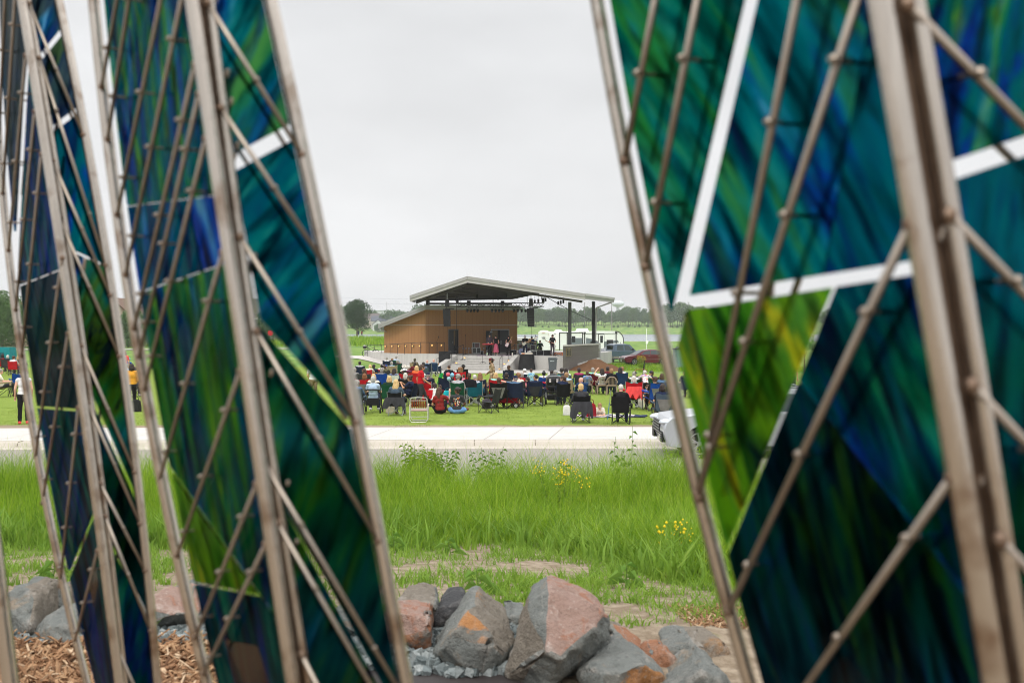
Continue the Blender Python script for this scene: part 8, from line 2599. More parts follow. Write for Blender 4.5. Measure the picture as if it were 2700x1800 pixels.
m = MB(); m.path([(-.38, -.25, .58), (-.38, -.25, .85), (-.30, -.25, .98), (.30, -.25, .98), (.38, -.25, .85)], .02, 6); m.build('handle_bar', plain((170, 96, 60), .4, metal=.4, key='copper_paint'), wg2, world=False)
m = MB(); m.path([(.25, 0, .55), (.28, 0, 1.0), (.34, 0, 1.45)], [.05, .05, .02], 8); m.build('umbrella_bag', MAT_BLKF, wg2, world=False)
for sx in (-.35, .35):
 for y_ in (-.26, .26):
  m = MB(); m.disc((sx, y_, .12), (0, 1, 0), .12, .06, 16); m.build('wheel', MAT_TYRE, wg2, world=False)
L = ground_at(1459, 1064)
stl = empty('stroller', L, PI, 'black baby stroller with a hooded carrier and grey frame', 'stroller')
stl.scale = (1.12, 1.12, 1.12)
m = MB()
for sx in (-1, 1):
 m.path([(sx * .27, .42, 1.0), (sx * .27, .1, .55), (sx * .26, -.38, .14)], .015, 6)
 m.path([(sx * .27, .05, .60), (sx * .27, .36, .14)], .015, 6)
m.path([(-.27, .42, 1.0), (0, .46, 1.03), (.27, .42, 1.0)], .016, 6)
m.build('frame', MAT_ALU, stl, world=False)
m = MB(); m.ell((0, .0, .82), (.26, .34, .28), 18, 10, z0=-.75); m.build('hood', MAT_BLACK, stl, world=False)
m = MB(); m.ell((0, -.02, .62), (.24, .36, .16), 16, 8); m.build('carrier', MAT_BLKF, stl, world=False)
for sx in (-1, 1):
 m = MB(); m.box((sx * .13, .33, .86), (.07, .03, .13)); m.build('carrier_pad', plain((225, 215, 215), .6, key='pale_pad'), stl, world=False)
m = MB(); m.box((0, .02, .24), (.44, .55, .18), 0, 0, 1.15); m.build('basket', MAT_BLKF, stl, world=False)
m = MB(); m.box((0, .34, .45), (.50, .16, .05)); m.build('parent_tray', MAT_BLACK, stl, world=False)
for sx in (-1, 1):
 for y_ in (-.38, .36):
  m = MB(); m.disc((sx * .28, y_, .13), (1, 0, 0), .13, .05, 18); m.build('wheel', MAT_TYRE, stl, world=False)
for (cx, cy, rgb, lab) in ((1195, 355, (240, 92, 112), 'coral red balloon in the bunch of three'), (1337, 375, (140, 205, 232), 'sky blue balloon in the bunch of three'), (1225, 497, (178, 225, 232), 'pale aqua balloon, lowest of the bunch of three')):
 d = 41.5
 q = W(1090 + cx / 13.067, 960 + cy / 13.067, d)
 bo = empty('balloon', q, 0, lab, 'balloon', 'bunch of three balloons')
 m = MB(); m.ell(q, (.088, .088, .094), 18, 12); m.path([q + Vector((0, 0, -.09)), q + Vector((0, 0, -.115))], [.008, .016], 6)
 t = plain(rgb, .3, .04, 3, key='balloon_skin'); m.build('skin', t, bo, smooth=True)
 tip = W(1189, 1012, d)
 m = MB(); m.path([q + Vector((0, 0, -.115)), tip, tip + Vector((0, 0, -.2))], .003, 4); m.build('string', MAT_RVW, bo)
def bag(name, label, px, py, rgb, w_, h_, dep, zb=0.0, strap=True, d=None, lean=0.0, cat='bag', seed=1):
 L = ground_at(px, py) if d is None else Vector(((px - 1350) / F * d, d, G((px - 1350) / F * d, d)))
 r_ = empty(name, L + Vector((0, 0, zb)), 0, label, cat)
 R = random.Random(seed)
 m = MB()
 nu, nv = 20, 10
 vs, fs = [], []
 for j in range(nv + 1):
  s = j / nv
  for i in range(nu):
   a = 2 * PI * i / nu
   c, q = math.cos(a), math.sin(a)
   k = (abs(c) ** 3.2 + abs(q) ** 3.2) ** (-1 / 3.2)
   tp = (1 - .22 * s ** 3) * (1 - .9 * max(0, s - .93) / .07 * .5)
   f = 1 + .07 * mnoise.noise(Vector((c * 2.5 + seed, q * 2.5, s * 4)))
   vs.append((c * k * w_ / 2 * tp * f + lean * s * h_, q * k * dep / 2 * (1 - .5 * s ** 2) * f, s * h_))
 for j in range(nv):
  for i in range(nu):
   i2 = (i + 1) % nu
   fs.append((j * nu + i, j * nu + i2, (j + 1) * nu + i2, (j + 1) * nu + i))
 fs.append(tuple(range(nu))[::-1]); fs.append(tuple(nv * nu + i for i in range(nu)))
 m.add(vs, fs); m.build('bag_body', fabric(rgb), r_, smooth=True, world=False)
 if strap:
  m = MB(); m.path([(-w_ * .25, 0, h_ * .97), (-w_ * .2, 0, h_ * 1.2), (0, 0, h_ * 1.27), (w_ * .2, 0, h_ * 1.2), (w_ * .25, 0, h_ * .97)], .012, 5); m.build('strap', fabric(tuple(int(v * .7) for v in rgb)), r_, world=False)
 return r_
bag('backpack', 'red and black backpack standing on the grass beside the lying boy', 1559, 1100, (150, 24, 40), .34, .48, .24, cat='backpack', seed=2)
L = ground_at(1559, 1100)
m = MB(); m.ell(L + Vector((0, -.115, .25)), (.12, .03, .19), 12, 8); tag(m.build('backpack_pocket', MAT_BLKF), 'black front pocket of the red backpack by the lying boy', 'backpack') if False else None
bag('tote_bag', 'cream cotton tote bag hanging from the bright red chair', 1689, 1074, (226, 218, 204), .30, .50, .12, cat='tote bag', seed=4)
bag('tote_bag', 'turquoise tote bag between the green chair and the women', 1180, 1060, (20, 176, 188), .36, .34, .18, .15, cat='tote bag', seed=5)
bag('backpack', 'black backpack behind the printed tee', 1226, 1063, (36, 36, 42), .34, .42, .26, cat='backpack', seed=6)
bag('backpack', 'light beige backpack under the black chair of the long blond haired person', 1029, 1089, (196, 184, 160), .32, .34, .24, cat='backpack', seed=7)
bag('stuff_sack', 'dark grey stuff sack hanging at the sideways empty chair', 1282, 1086, (78, 72, 78), .30, .36, .26, .12, False, cat='sack', seed=8)
bag('yellow_bag', 'bright yellow bag lying beside the printed tee', 1229, 1063, (236, 226, 40), .32, .12, .2, 0, False, cat='bag', seed=9)
bag('shopping_bag', 'black shopping bag at the feet of the mustard sleeve', 358, 1085, (40, 40, 40), .40, .44, .22, cat='bag', seed=10)
bag('white_bag', 'white carrier bag beside the chair of the platinum haired person', 1494, 1095, (230, 228, 226), .26, .36, .16, cat='bag', seed=12)
bag('black_bag', 'black round bag on top of the teal camp chair', 1243, 1060, (26, 26, 30), .40, .28, .22, .86, False, d=36.8, cat='bag', seed=13)
bag('umbrella_sleeve', 'bright green folded sleeve leaning near the navy chairs', 1157, 1010, (30, 150, 70), .22, .62, .12, 0, False, cat='sleeve', seed=14, lean=.3)
L = ground_at(1701, 1062)
cr_ = empty('wooden_crate', L, .05, 'orange wooden basket crate with handle beside the cream tote', 'crate')
MAT_CRATE = plain((220, 140, 50), .6, .2, 6, key='orange_wood')
m = MB()
for k in range(3):
 for y_ in (-.17, .17):
  m.box((0, y_, .055 + .10 * k), (.50, .015, .08))
 for x_ in (-.25, .25):
  m.box((x_, 0, .055 + .10 * k), (.015, .32, .08))
m.box((0, 0, .015), (.48, .32, .015)); m.build('crate_body', MAT_CRATE, cr_, world=False)
m = MB(); m.path([(-.2, 0, .3), (-.08, 0, .42), (.08, 0, .42), (.2, 0, .3)], .014, 5); m.build('handle', MAT_CRATE, cr_, world=False)
m = MB()
for i in range(6):
 m.box((-.15 + .06 * i, -.181, .155), (.03, .006, .045))
m.build('lettering', MAT_BLACK, cr_, world=False)
def blanket(label, px, py, w_, dep, rgb, yaw=0, seed=1):
 L = ground_at(px, py)
 vs = []
 nu, nv = 14, 10
 for side in (0, 1):
  for j in range(nv + 1):
   for i in range(nu + 1):
    x_, y_ = (i / nu - .5) * w_, (j / nv - .5) * dep
    z_ = .035 + .03 * mnoise.noise(Vector((x_ * 5 + seed, y_ * 5, 0))) - side * .02
    vs.append((x_ * (1 + .08 * math.sin(7 * y_)), y_ * (1 + .08 * math.sin(6 * x_)), z_))
 n1 = (nu + 1) * (nv + 1)
 fs = []
 for side in (0, 1):
  for j in range(nv):
   for i in range(nu):
    a = side * n1 + j * (nu + 1) + i
    fs.append((a, a + 1, a + nu + 2, a + nu + 1) if not side else (a, a + nu + 1, a + nu + 2, a + 1))
 m = MB(); m.add(vs, fs)
 o = m.build('blanket', fabric(rgb), None, smooth=True)
 o.location = L; o.rotation_euler = (0, 0, yaw)
 return tag(o, label, 'blanket', 'blankets on the grass')
blanket('dark blue picnic blanket under the pink bottle', 1180, 1064, 1.3, 1.0, (40, 42, 66), .1, 1)
blanket('red and white blanket under the lying boy', 1600, 1098, 1.9, 1.0, (215, 205, 205), .1, 2)
blanket('navy blanket beneath the white haired man', 1650, 1098, 1.4, .8, (44, 54, 86), -.1, 3)
blanket('tan picnic blanket beneath the navy chair and balloons', 1180, 1034, 2.0, 1.6, (226, 200, 165), 0, 4)
L = ground_at(1180, 1063)
bt = empty('water_bottle', L, 0, 'hot pink water bottle on the dark blanket', 'bottle')
m = MB(); m.disc((0, 0, .14), (0, 0, 1), .042, .26, 14); m.build('bottle_body', plain((245, 70, 150), .35, key='pink_bottle'), bt, world=False)
m = MB(); m.disc((0, 0, .29), (0, 0, 1), .03, .04, 12); m.build('lid', plain((250, 130, 180), .4, key='pink_lid'), bt, world=False)
L = ground_at(1602, 1106)
fp = empty('fishing_pole', L, 0, 'thin blue and silver pole standing beside the white haired man', 'pole')
m = MB(); m.path([(0, 0, 0), (.06, 0, .55)], .013, 6); m.build('lower_pole', plain((30, 120, 200), .4, key='blue_pole'), fp, world=False)
m = MB(); m.path([(.06, 0, .55), (.11, 0, .98)], .010, 6); m.build('upper_pole', MAT_ALU, fp, world=False)
def on_stage(px, d):
 q = W(px, 0, d); q.z = FL + .005
 return q
person('keyboard player in a dark shirt and black trousers', 'keys', on_stage(1291, 86.1), PI + .1, 'mauve', 'black', ('short', 'dark'), None, 'fair', 1.06, 'sleeve', 'black', 'band members on stage', True)
sg = person('singer with long red brown hair, black top and pink skirt', 'back', on_stage(1307.5, 85.8), PI - .25, 'black', None, ('long', 'dark'), None, 'pink', .98, 'tank', 'cream', 'band members on stage', True)
inst(pose_mesh('back', 'skirt'), fabric(CN['skirtpink']), 'skirt', sg)
person('guitarist in black overalls with bare pink arms', 'guitar', on_stage(1341.5, 85.9), PI - .3, 'black', 'black', ('bob', 'dark'), None, 'pink', .98, 'tank', 'black', 'band members on stage', True)
person('guitarist in a white cap and black printed tee', 'guitar', on_stage(1384.5, 86.6), PI - .2, 'black', 'navy', ('short', 'dark'), ('cap', 'white'), 'pink', 1.0, 'tee', 'black', 'band members on stage', True)
person('drummer in a navy tee and dark cap behind the kit', 'drum', on_stage(1402.5, 88.8) + Vector((0, 0, .30)), PI + .1, 'dblue', 'jeans', ('short+beard', 'brown'), ('cap', 'navy'), 'pink', 1.05, 'tee', 'black', 'band members on stage', True)
person('guitarist in a black tee and grey trousers at the stage edge', 'guitar', on_stage(1456.5, 85.0), PI + .55, 'black', 'mauve', ('short', 'brown'), None, 'pink', 1.05, 'tee', 'brown', 'band members on stage', True)
person('seated in dark camouflage at the back of the stage', 'sit', on_stage(1424, 90.5), PI, 'dgreen', 'olive', ('short', 'dark'), ('cap', 'olive'), 'tan', 1.0, 'sleeve', 'black', 'band members on stage', True)
def guitar(label, px, d, zc, yaw, tilt, rgb, group='guitars'):
 q = W(px, 0, d)
 r_ = empty('guitar', (q.x, q.y, FL + zc), 0, label, 'guitar', group)
 r_.rotation_euler = (0, tilt, yaw)
 m = MB()
 out = [(-.20, .0), (-.19, .10), (-.10, .16), (.0, .11), (.08, .12), (.17, .15), (.15, .05), (.16, -.06), (.10, -.13), (.0, -.10), (-.10, -.155), (-.18, -.11)]
 m.extrude([(x_, -.02, z_) for x_, z_ in out], (0, .045, 0)); m.build('guitar_body', plain(rgb, .3, .05, 5, key='guitar_lacquer'), r_, world=False)
 m = MB(); m.box((.42, -.005, 0), (.58, .025, .045)); m.box((.76, -.005, .01), (.14, .02, .07)); m.build('neck', plain((190, 150, 100), .4, .1, 8, key='maple'), r_, world=False)
 m = MB(); m.box((-.02, -.026, -.01), (.18, .008, .09)); m.build('pickguard', plain((235, 232, 225), .4, key='pickguard'), r_, world=False)
 return r_
guitar('pinkish white electric guitar held upright by the one in overalls', 1337.5, 85.55, .95, -.1, -1.0, (228, 200, 205))
guitar('cream electric guitar held by the one in the white cap', 1383, 86.25, 1.02, -.15, -.55, (232, 225, 205))
guitar('sunburst electric guitar held at the drummer side', 1395, 87.2, 1.25, -.1, -.45, (215, 140, 50))
guitar('dark electric guitar held by the guitarist at the stage edge', 1452.5, 84.75, 1.08, PI + .9, -.3, (60, 34, 36))
def foliage_mat(name, lo, hi):
 t = NT(name)
 g = t.n('ShaderNodeNewGeometry')
 oi = t.n('ShaderNodeObjectInfo')
 c = t.ramp(g.outputs['Random Per Island'], [(0, lo), (1, hi)])
 c = t.mix(t.math('MULTIPLY', oi.outputs['Random'], .35), c, tuple(v * 1.35 for v in hi))
 t.base(c); t.set(.7, 0, .2)
 tr = t.n('ShaderNodeBsdfTranslucent'); t.l(c, tr.inputs['Color'])
 ms = t.n('ShaderNodeMixShader'); ms.inputs[0].default_value = .2
 t.l(t.p.outputs[0], ms.inputs[1]); t.l(tr.outputs[0], ms.inputs[2]); t.l(ms.outputs[0], t.out.inputs['Surface'])
 return t.mat
MAT_FOL = foliage_mat('deep_green_foliage', (.035, .085, .03), (.10, .18, .06))
MAT_FOL2 = foliage_mat('fresh_green_foliage', (.045, .10, .022), (.10, .18, .045))
MAT_BARK = plain((112, 94, 78), .9, .3, 6, bump=.4, key='bark')
def tree_meshes(seed, h, w, th, nlobe, nleaf, leafs, tr=.16, narrow=1.0):
 R = np.random.default_rng(seed)
 lobes = []
 for i in range(nlobe):
  a = R.uniform(0, 2 * PI); k = R.uniform(0, 1) ** .6
  zc = th + (h - th) * R.uniform(.12, .86)
  pr = math.sin(PI * min(.98, max(.05, ((zc - th) / (h - th)) * .80 + .16))) ** .7
  rr = w / 2 * pr * .62 * k
  lobes.append((rr * math.cos(a), rr * math.sin(a), zc, w * R.uniform(.17, .27) * (.7 + .3 * pr)))
 lobes.append((0, 0, th + (h - th) * .5, w * .30)); lobes.append((0, 0, th + (h - th) * .82, w * .2))
 L = np.array(lobes)
 idx = R.integers(0, len(L), nleaf)
 dirs = R.normal(size=(nleaf, 3)); dirs /= np.linalg.norm(dirs, axis=1)[:, None]
 rad = L[idx, 3] * R.uniform(.62, 1.08, nleaf) ** .6
 c = L[idx, :3] + dirs * rad[:, None] * np.array([1, 1, .85])
 c = c[c[:, 2] > th * .75]
 n = len(c)
 nrm = dirs[:n] * .8 + R.normal(size=(n, 3)) * .6
 nrm /= np.linalg.norm(nrm, axis=1)[:, None]
 u = np.cross(nrm, R.normal(size=(n, 3))); u /= np.linalg.norm(u, axis=1)[:, None]
 v = np.cross(nrm, u)
 s = leafs * R.uniform(.6, 1.3, n)[:, None]
 V = np.stack([c - u * s, c - v * s * .55, c + u * s, c + v * s * .55], 1).reshape(-1, 3)
 me = bpy.data.meshes.new('crown')
 me.from_pydata([], [], [])
 me.vertices.add(n * 4); me.loops.add(n * 4); me.polygons.add(n)
 me.vertices.foreach_set('co', V.astype(np.float32).reshape(-1))
 me.loops.foreach_set('vertex_index', np.arange(n * 4, dtype=np.int32))
 me.polygons.foreach_set('loop_start', np.arange(0, n * 4, 4, dtype=np.int32))
 me.update(calc_edges=True)
 me.materials.append(MAT_FOL)
 m = MB()
 m.path([(0, 0, -.3), (0.02, 0, th * .6), (.05 * w * .1, 0, th + (h - th) * .3), (0, 0, th + (h - th) * .72)], [tr * 1.25, tr, tr * .7, tr * .2], 8)
 for i in range(7):
  l = lobes[i % len(lobes)]
  z0_ = th + (h - th) * (.02 + .04 * i)
  m.path([(0, 0, z0_), (l[0] * .5, l[1] * .5, (z0_ + l[2]) / 2), (l[0], l[1], l[2])], [tr * .45, tr * .3, tr * .1], 6)
 tm = m.mesh('trunk', [MAT_BARK])
 return me, tm
TM = [tree_meshes(3, 12, 9, 1.6, 16, 1500, .42), tree_meshes(5, 13.5, 8, 2.2, 15, 1400, .42), tree_meshes(8, 10, 9.5, 1.2, 16, 1400, .42), tree_meshes(12, 14, 7, 2.6, 13, 1300, .42), tree_meshes(17, 6, 7, .3, 12, 1000, .36)]
def tree(name, label, x, y, z, sc=1.0, k=0, mat=None, group=None, rz=0.0, cat='tree'):
 r_ = empty(name, (x, y, z), rz, label, cat, group)
 r_.scale = (sc, sc, sc)
 c, t_ = TM[k]
 o = bpy.data.objects.new('crown', c); link(o, r_)
 if mat:
  o.material_slots[0].link = 'OBJECT'; o.material_slots[0].material = mat
 link(bpy.data.objects.new('trunk', t_), r_)
 return r_
R = random.Random(21)
GT = 'trees along the ridge beyond the lake'
prof_ = [(1355, 802), (1385, 806), (1415, 800), (1445, 812), (1465, 800), (1490, 803), (1520, 812), (1545, 806), (1575, 803), (1600, 818), (1625, 812), (1650, 802), (1680, 808), (1705, 813), (1740, 800), (1775, 795), (1800, 792), (1830, 796), (1880, 805), (1960, 812), (2100, 812), (2300, 815), (2550, 806), (2680, 800)]
def toprow(px):
 for (a, ra), (b, rb) in zip(prof_, prof_[1:]):
  if a <= px <= b:
   return ra + (rb - ra) * (px - a) / (b - a)
 return 815
px = 1345.0
k = 0
while px < 2720:
 d = R.uniform(668, 720)
 x_ = (px - 1350) / F * d
 zg = G(x_, d)
 top = CH - (toprow(px) + R.uniform(-4, 9) - HZ) / F * d
 kk = R.choice([0, 1, 2, 3])
 hh = [12, 13.5, 10, 14][kk]
 tree('far_tree', 'hazy green tree in the wooded ridge beyond the lake', x_, d, zg - .4, max(.55, (top - zg) / hh * .93), kk, MAT_FOL if R.random() < .6 else MAT_FOL2, GT, R.uniform(0, 6))
 px += R.uniform(3.6, 7.5) if px < 1900 else R.uniform(12, 22)
px = 1350.0
while px < 1900:
 d = R.uniform(650, 672)
 x_ = (px - 1350) / F * d
 tree('far_shrub', 'pale shrub at the foot of the wooded ridge beyond the lake', x_, d, G(x_, d) - .3, R.uniform(.18, .42), 4, MAT_FOL2, 'shrubs below the wooded ridge', R.uniform(0, 6), 'shrub')
 px += R.uniform(9, 30)
for (px, top, d, w_) in [(905, 800, 640, 1), (915, 812, 640, 1), (930, 818, 650, 1), (970, 812, 660, .8), (985, 814, 670, .8), (1008, 822, 640, 1), (1022, 815, 640, 1), (1036, 812, 645, 1), (1050, 813, 650, 1), (1064, 816, 650, 1), (1078, 818, 655, 1),
              (1092, 808, 660, 1), (1104, 800, 665, 1), (1116, 798, 665, 1), (1130, 806, 665, 1), (1150, 802, 668, 1), (1170, 800, 668, 1), (880, 792, 630, 1), (860, 800, 630, 1), (1190, 800, 668, 1), (1215, 800, 668, 1), (1240, 801, 668, 1), (1265, 800, 668, 1), (1290, 800, 668, 1), (1315, 800, 668, 1), (1338, 801, 668, 1)]:
 x_ = (px - 1350) / F * d
 zg = G(x_, d)
 kk = R.choice([0, 2, 0])
 top_z = CH - (top - HZ) / F * d
 tree('far_tree', 'bluish tree on the wooded slope behind the clad rooms', x_, d, zg - .4, max(.45, (top_z - zg) / [12, 13.5, 10, 14][kk]), kk, MAT_FOL, 'trees on the slope beyond the water', R.uniform(0, 6))
for (px, py, d, s_) in ((1010, 862, 600, .9), (1030, 868, 596, .8), (995, 866, 598, .8), (1052, 866, 600, .7)):
 x_ = (px - 1350) / F * d
 tree('far_shrub', 'dark shrub below the white gabled house', x_, d, G(x_, d), s_, 4, MAT_FOL, 'shrubs below the white gabled house', 1.0 * px, 'shrub')
TM.append(tree_meshes(33, 9.6, 8.6, 2.2, 30, 9000, .18, .17))
x_ = (941 - 1350) / F * 243
tree('lone_tree', 'dense dark green maple standing alone by the lakeside path', x_, 243, G(x_, 243), .98, 5, foliage_mat('dark_maple_foliage', (.010, .036, .008), (.035, .085, .018)))
TM.append(tree_meshes(41, 8.5, 9, .6, 26, 6000, .2, .2))
for (px, top, d, lab) in [(8, 765, 140, 'full green tree behind the side street at the frame edge'), (42, 800, 138, 'lower bushy tree next to the frame edge tree'), (-30, 770, 142, 'big tree cut off by the frame edge'),
              (338, 815, 142, 'bushy tree before the brown roofed house'), (362, 822, 150, 'slim bushy tree beside the brown roofed house'), (700, 815, 170, 'bushy tree behind the glass beside the pale house'), (735, 820, 175, 'second bushy tree beside the pale house'), (480, 820, 150, 'tree hidden behind the broad glass tower'), (560, 815, 150, 'dark tree hidden behind the lower glass panes')]:
 x_ = (px - 1350) / F * d
 zg = G(x_, d)
 top_z = CH - (top - HZ) / F * d
 tree('bushy_tree', lab, x_, d, zg - .2, (top_z - zg) / 8.5, 6, MAT_FOL2 if px < 60 else MAT_FOL, 'bushy trees by the side street', px * 1.3)
x_ = (2120 - 1350) / F * 60
TM.append(tree_meshes(51, 4.4, 2.2, 1.4, 8, 260, .09, .035))
tree('sapling', 'thin sapling with sparse leaves near the orange floral shirt', x_, 60, G(x_, 60), 1.0, 7, MAT_FOL)
x_ = (696 - 1350) / F * 165
m = MB()
sp_ = empty('spruce_tree', (x_, 165, G(x_, 165)), 0, 'small pointed spruce before the pale house', 'tree')
Rn = np.random.default_rng(4)
for i in range(900):
 z_ = Rn.uniform(.3, 3.6); r_ = (3.7 - z_) * .24 * Rn.uniform(.5, 1.0); a = Rn.uniform(0, 2 * PI)
 p = Vector((x_ + r_ * math.cos(a), 165 + r_ * math.sin(a), G(x_, 165) + z_))
 dv_ = Vector((math.cos(a), math.sin(a), -.35)) * .16; sd = Vector((-math.sin(a), math.cos(a), 0)) * .05
 m.add([p, p + dv_ - sd, p + dv_ * 1.6, p + dv_ + sd], [(0, 1, 2, 3)])
m.build('crown', MAT_FOL, sp_)
m = MB(); m.path([(x_, 165, G(x_, 165) - .1), (x_, 165, G(x_, 165) + 3.4)], [.08, .02], 6); m.build('trunk', MAT_BARK, sp_)
def house(label, px, d, w_, dep, hw, hr, wall, roof, yaw=0.0, wins=(), gable=True, sink=0.0, chimney=False, group='houses beyond the park'):
 x_ = (px - 1350) / F * d
 z_ = G(x_, d) - sink
 r_ = empty('house', (x_, d, z_), yaw, label, 'house', group)
 MW, MR = plain(wall, .7, .08, .6, key='house_wall'), plain(roof, .85, .2, 1.2, key='house_roof')
 m = MB(); m.box((0, 0, hw / 2 - .5), (w_, dep, hw + 1.0))
 a = w_ / 2 if gable else dep / 2
 if gable:
  for y_ in (-dep / 2, dep / 2):
   m.add([(-w_ / 2, y_, hw), (w_ / 2, y_, hw), (0, y_, hw + hr - .15)], [(0, 1, 2)])
 else:
  for s in (-1, 1):
   m.add([(s * w_ / 2, -dep / 2, hw), (s * w_ / 2, dep / 2, hw), (s * w_ / 2, 0, hw + hr - .15)], [(0, 1, 2)])
 m.build('wall', MW, r_, world=False)
 m = MB()
 o_, th = .45, .25
 for s in (-1, 1):
  if gable:
   q = [(s * (w_ / 2 + o_), -dep / 2 - o_, hw - .25), (s * (w_ / 2 + o_), dep / 2 + o_, hw - .25), (0, dep / 2 + o_, hw + hr), (0, -dep / 2 - o_, hw + hr)]
  else:
   q = [(-w_ / 2 - o_, s * (dep / 2 + o_), hw - .25), (w_ / 2 + o_, s * (dep / 2 + o_), hw - .25), (w_ / 2 + o_, 0, hw + hr), (-w_ / 2 - o_, 0, hw + hr)]
  m.add(q + [(p[0], p[1], p[2] + th) for p in q], [(0, 1, 2, 3), (4, 7, 6, 5), (0, 4, 5, 1), (1, 5, 6, 2), (2, 6, 7, 3), (3, 7, 4, 0)])
 m.build('roof', MR, r_, world=False)
 for (wx, wz, ww, wh) in wins:
  m = MB(); m.box((wx, -dep / 2 - .03, wz), (ww + .3, .06, wh + .3)); f = m.build('window', MAT_RVW, r_, world=False)
  m = MB(); m.box((wx, -dep / 2 - .075, wz), (ww, .03, wh)); m.build('pane', MAT_DKGLASS, f, world=False)
 if chimney:
  m = MB(); m.box((w_ * .25, 0, hw + hr * .8), (.9, .9, 2.2)); m.build('chimney', plain((150, 110, 92), .9, key='chimney_brick'), r_, world=False)
 return r_
house('white gabled house with dark gable windows below the wooded slope', 997, 622, 6.4, 9, 4.0, 3.0, (232, 234, 236), (96, 102, 112), .1, [(0, 1.6, 1.6, 1.6), (0, 3.9, 1.6, 1.3)], True, .6)
house('long house with a slate roof behind the white gabled house', 1010, 640, 14, 8, 4.4, 3.0, (205, 200, 192), (92, 98, 108), 0, [(3, 2.2, 1.4, 1.2)], False, -.5)
house('beige house with a brown grey roof between the trees', 975, 650, 12, 8, 5, 3.0, (196, 184, 168), (108, 98, 92), .15, [(-2, 2.6, 1.5, 1.3), (2, 2.6, 1.5, 1.3)], False, -1.2)
house('flat pale block far on the skyline behind the white gabled house', 1005, 760, 8, 8, 9.3, .3, (214, 216, 218), (205, 207, 210), 0, [], False, 0)
house('brown roofed house at the frame edge behind the trees', 14, 152, 9, 8, 3.4, 3.2, (196, 172, 148), (140, 104, 80), 0, [(2, 1.8, 1.2, 1.2)], False, 0)
house('house with a steep brown gable between the glass towers', 318, 156, 7.5, 9, 3.6, 3.6, (190, 172, 150), (126, 100, 84), .1, [(0, 2.2, 1.2, 1.4)], True, 0)
house('smaller brown house beside the steep brown gable', 352, 165, 7, 8, 3.4, 2.8, (200, 186, 168), (120, 98, 84), -.1, [(-1.2, 1.8, 1, 1.2)], True, 0)
house('pale pinkish house seen past the slanting glass edge', 672, 182, 7.5, 9, 5.2, 2.6, (214, 200, 190), (120, 112, 104), 0, [(1.6, 3.6, 1.0, 1.3)], False, 0)
x_ = (713 - 1350) / F * 128
sg_ = empty('road_sign', (x_, 128, G(x_, 128)), .2, 'red octagonal road sign at the side street behind the glass', 'road sign')
m = MB(); m.path([(0, .03, 0), (0, .03, 2.3)], .03, 6); m.build('post', MAT_ALU, sg_, world=False)
m = MB(); m.path([(0, 0, 2.2), (0, .02, 2.2)], .36, 8); m.build('sign_face', plain((200, 40, 45), .4, key='red_sign'), sg_, world=False)
q = ground_at(10, 965)
tb = empty('teal_tent', (q.x, q.y, q.z), 0, 'small teal pop up tent behind the far edge group', 'tent')
m = MB(); m.box((0, 0, .75), (1.6, 1.2, 1.5), 0, 0, .9); m.build('canopy', fabric((30, 140, 150)), tb, world=False)
m = MB(); m.box((0, -.615, .6), (.6, .02, 1.0)); m.build('door', fabric((20, 100, 110)), tb, world=False)
def utility_pole(label, px, d, top, r=.13, arm=True, mat=None, base=None):
 x_ = (px - 1350) / F * d
 z_ = G(x_, d) if base is None else base
 zt = CH - (top - HZ) / F * d
 r_ = empty('utility_pole', (x_, d, z_), 0, label, 'pole', 'poles on the far shore')
 m = MB(); m.path([(0, 0, -.5), (0, 0, zt - z_)], [r, r * .75], 6); m.build('pole', mat or plain((150, 146, 140), .8, key='weathered_pole'), r_, world=False)
 if arm:
  m = MB(); m.path([(-1.1, 0, zt - z_ - .7), (1.1, 0, zt - z_ - .7)], .07, 4); m.build('crossarm', plain((130, 124, 118), .8, key='weathered_arm'), r_, world=False)
 return r_
utility_pole('tall pale pole before the wooded ridge', 1613, 620, 797, .30)
utility_pole('grey pole above the trees near the dark column', 1541, 700, 797, .30)
utility_pole('thin pole on the skyline above the white gabled house', 1020, 760, 796, .22, False)
utility_pole('pole on the ridge beyond the steel pole', 1815, 690, 796, .28)
q = W(1705, 0, 150)
pp_ = empty('white_post', (q.x, 150, G(q.x, 150)), 0, 'white post standing behind the maroon sedan', 'post')
m = MB(); m.path([(0, 0, 0), (0, 0, 3.4)], .05, 6); m.build('post', MAT_RVW, pp_, world=False)
m = MB(); m.path([(-.1, 0, 1.2), (.28, 0, 1.5)], .07, 6); m.box((.05, 0, 1.35), (.3, .2, .5)); m.build('hose_box', MAT_RVW, pp_, world=False)
d = 1400
x_ = (1629 - 1350) / F * d
zt = CH - (801 - HZ) / F * d
wt = empty('water_tower', (x_, d, G(x_, d)), 0, 'pale water tower fading into the haze above the trees', 'water tower')
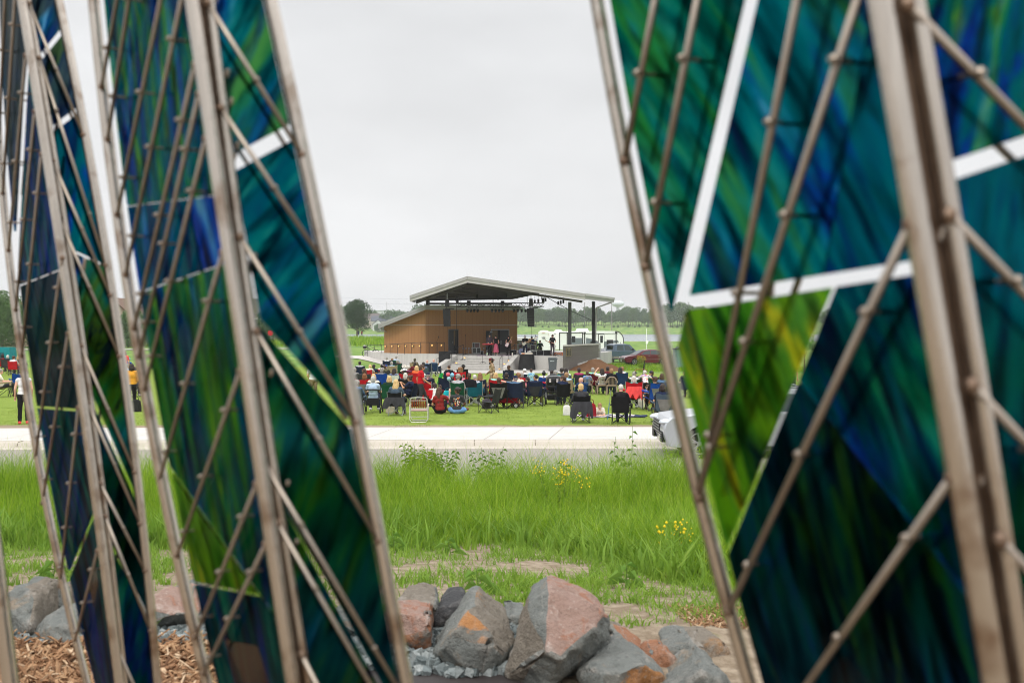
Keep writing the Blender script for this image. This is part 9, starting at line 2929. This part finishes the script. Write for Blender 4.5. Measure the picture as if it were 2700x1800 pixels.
m = MB(); m.ell((0, 0, zt - G(x_, d)), (9.0, 9.0, 4.6), 20, 10); m.build('tank', plain((214, 220, 224), .6, .03, 1, key='tower_paint'), wt, world=False)
m = MB(); m.path([(0, 0, 0), (0, 0, zt - G(x_, d))], [2.6, 2.0], 12); m.build('stem', plain((205, 210, 214), .6, .03, 1, key='tower_paint'), wt, world=False)
for j, (a, b, h0) in enumerate((((700, 760), (1180, 770), 779), ((700, 760), (1180, 775), 792))):
 pts_ = []
 for i in range(21):
  s = i / 20
  px = 780 + (1240 - 780) * s
  row = h0 + 5 * s + 6 * (4 * s * (1 - s))
  pts_.append(W(px, row, 700))
 m = MB(); m.path(pts_, .035, 4)
 tag(m.build('power_line', plain((120, 124, 128), .6, key='wire_grey')), ['upper', 'lower'][j] + ' power line sagging across the sky over the houses', 'wire', 'power lines')
q = W(2640, 0, 205)
fr_ = empty('pier_railing', (q.x, 205, -.9), 0, 'wooden pier railing at the water beyond the white car', 'railing')
MAT_PIER = plain((150, 118, 96), .8, .2, 4, key='pier_wood')
m = MB()
for k in range(7):
 m.box((k * 1.4 - 3, 0, .95), (.12, .12, 1.5))
for z_ in (1.65, 1.2, .8):
 m.box((1.2, 0, z_), (9, .06, .12))
m.build('fence_rail', MAT_PIER, fr_, world=False)
m = MB(); m.box((1.2, .9, .25), (9, 2, .12)); m.build('deck', MAT_PIER, fr_, world=False)
person('in a dark jacket standing on the pier by the water', 'stand', Vector((W(2655, 0, 205.6).x, 205.6, -.59)), .3, 'charcoal', 'navy', ('short', 'dark'), None, 'tan', 1.0, 'sleeve', 'black', 'people walking and standing')
t = NT('haze_air')
t.t.nodes.remove(t.p)
pv = t.n('ShaderNodeVolumePrincipled')
pv.inputs['Color'].default_value = (.955, .975, .99, 1)
pv.inputs['Density'].default_value = HAZE
pv.inputs['Anisotropy'].default_value = .2
t.l(pv.outputs[0], t.out.inputs['Volume'])
m = MB(); m.box((0, 785, 21), (2300, 1660, 62))
if HAZE > 0:
 tag(m.build('haze', t.mat), 'pale summer haze over the lake and the far shore', None, None, 'stuff')
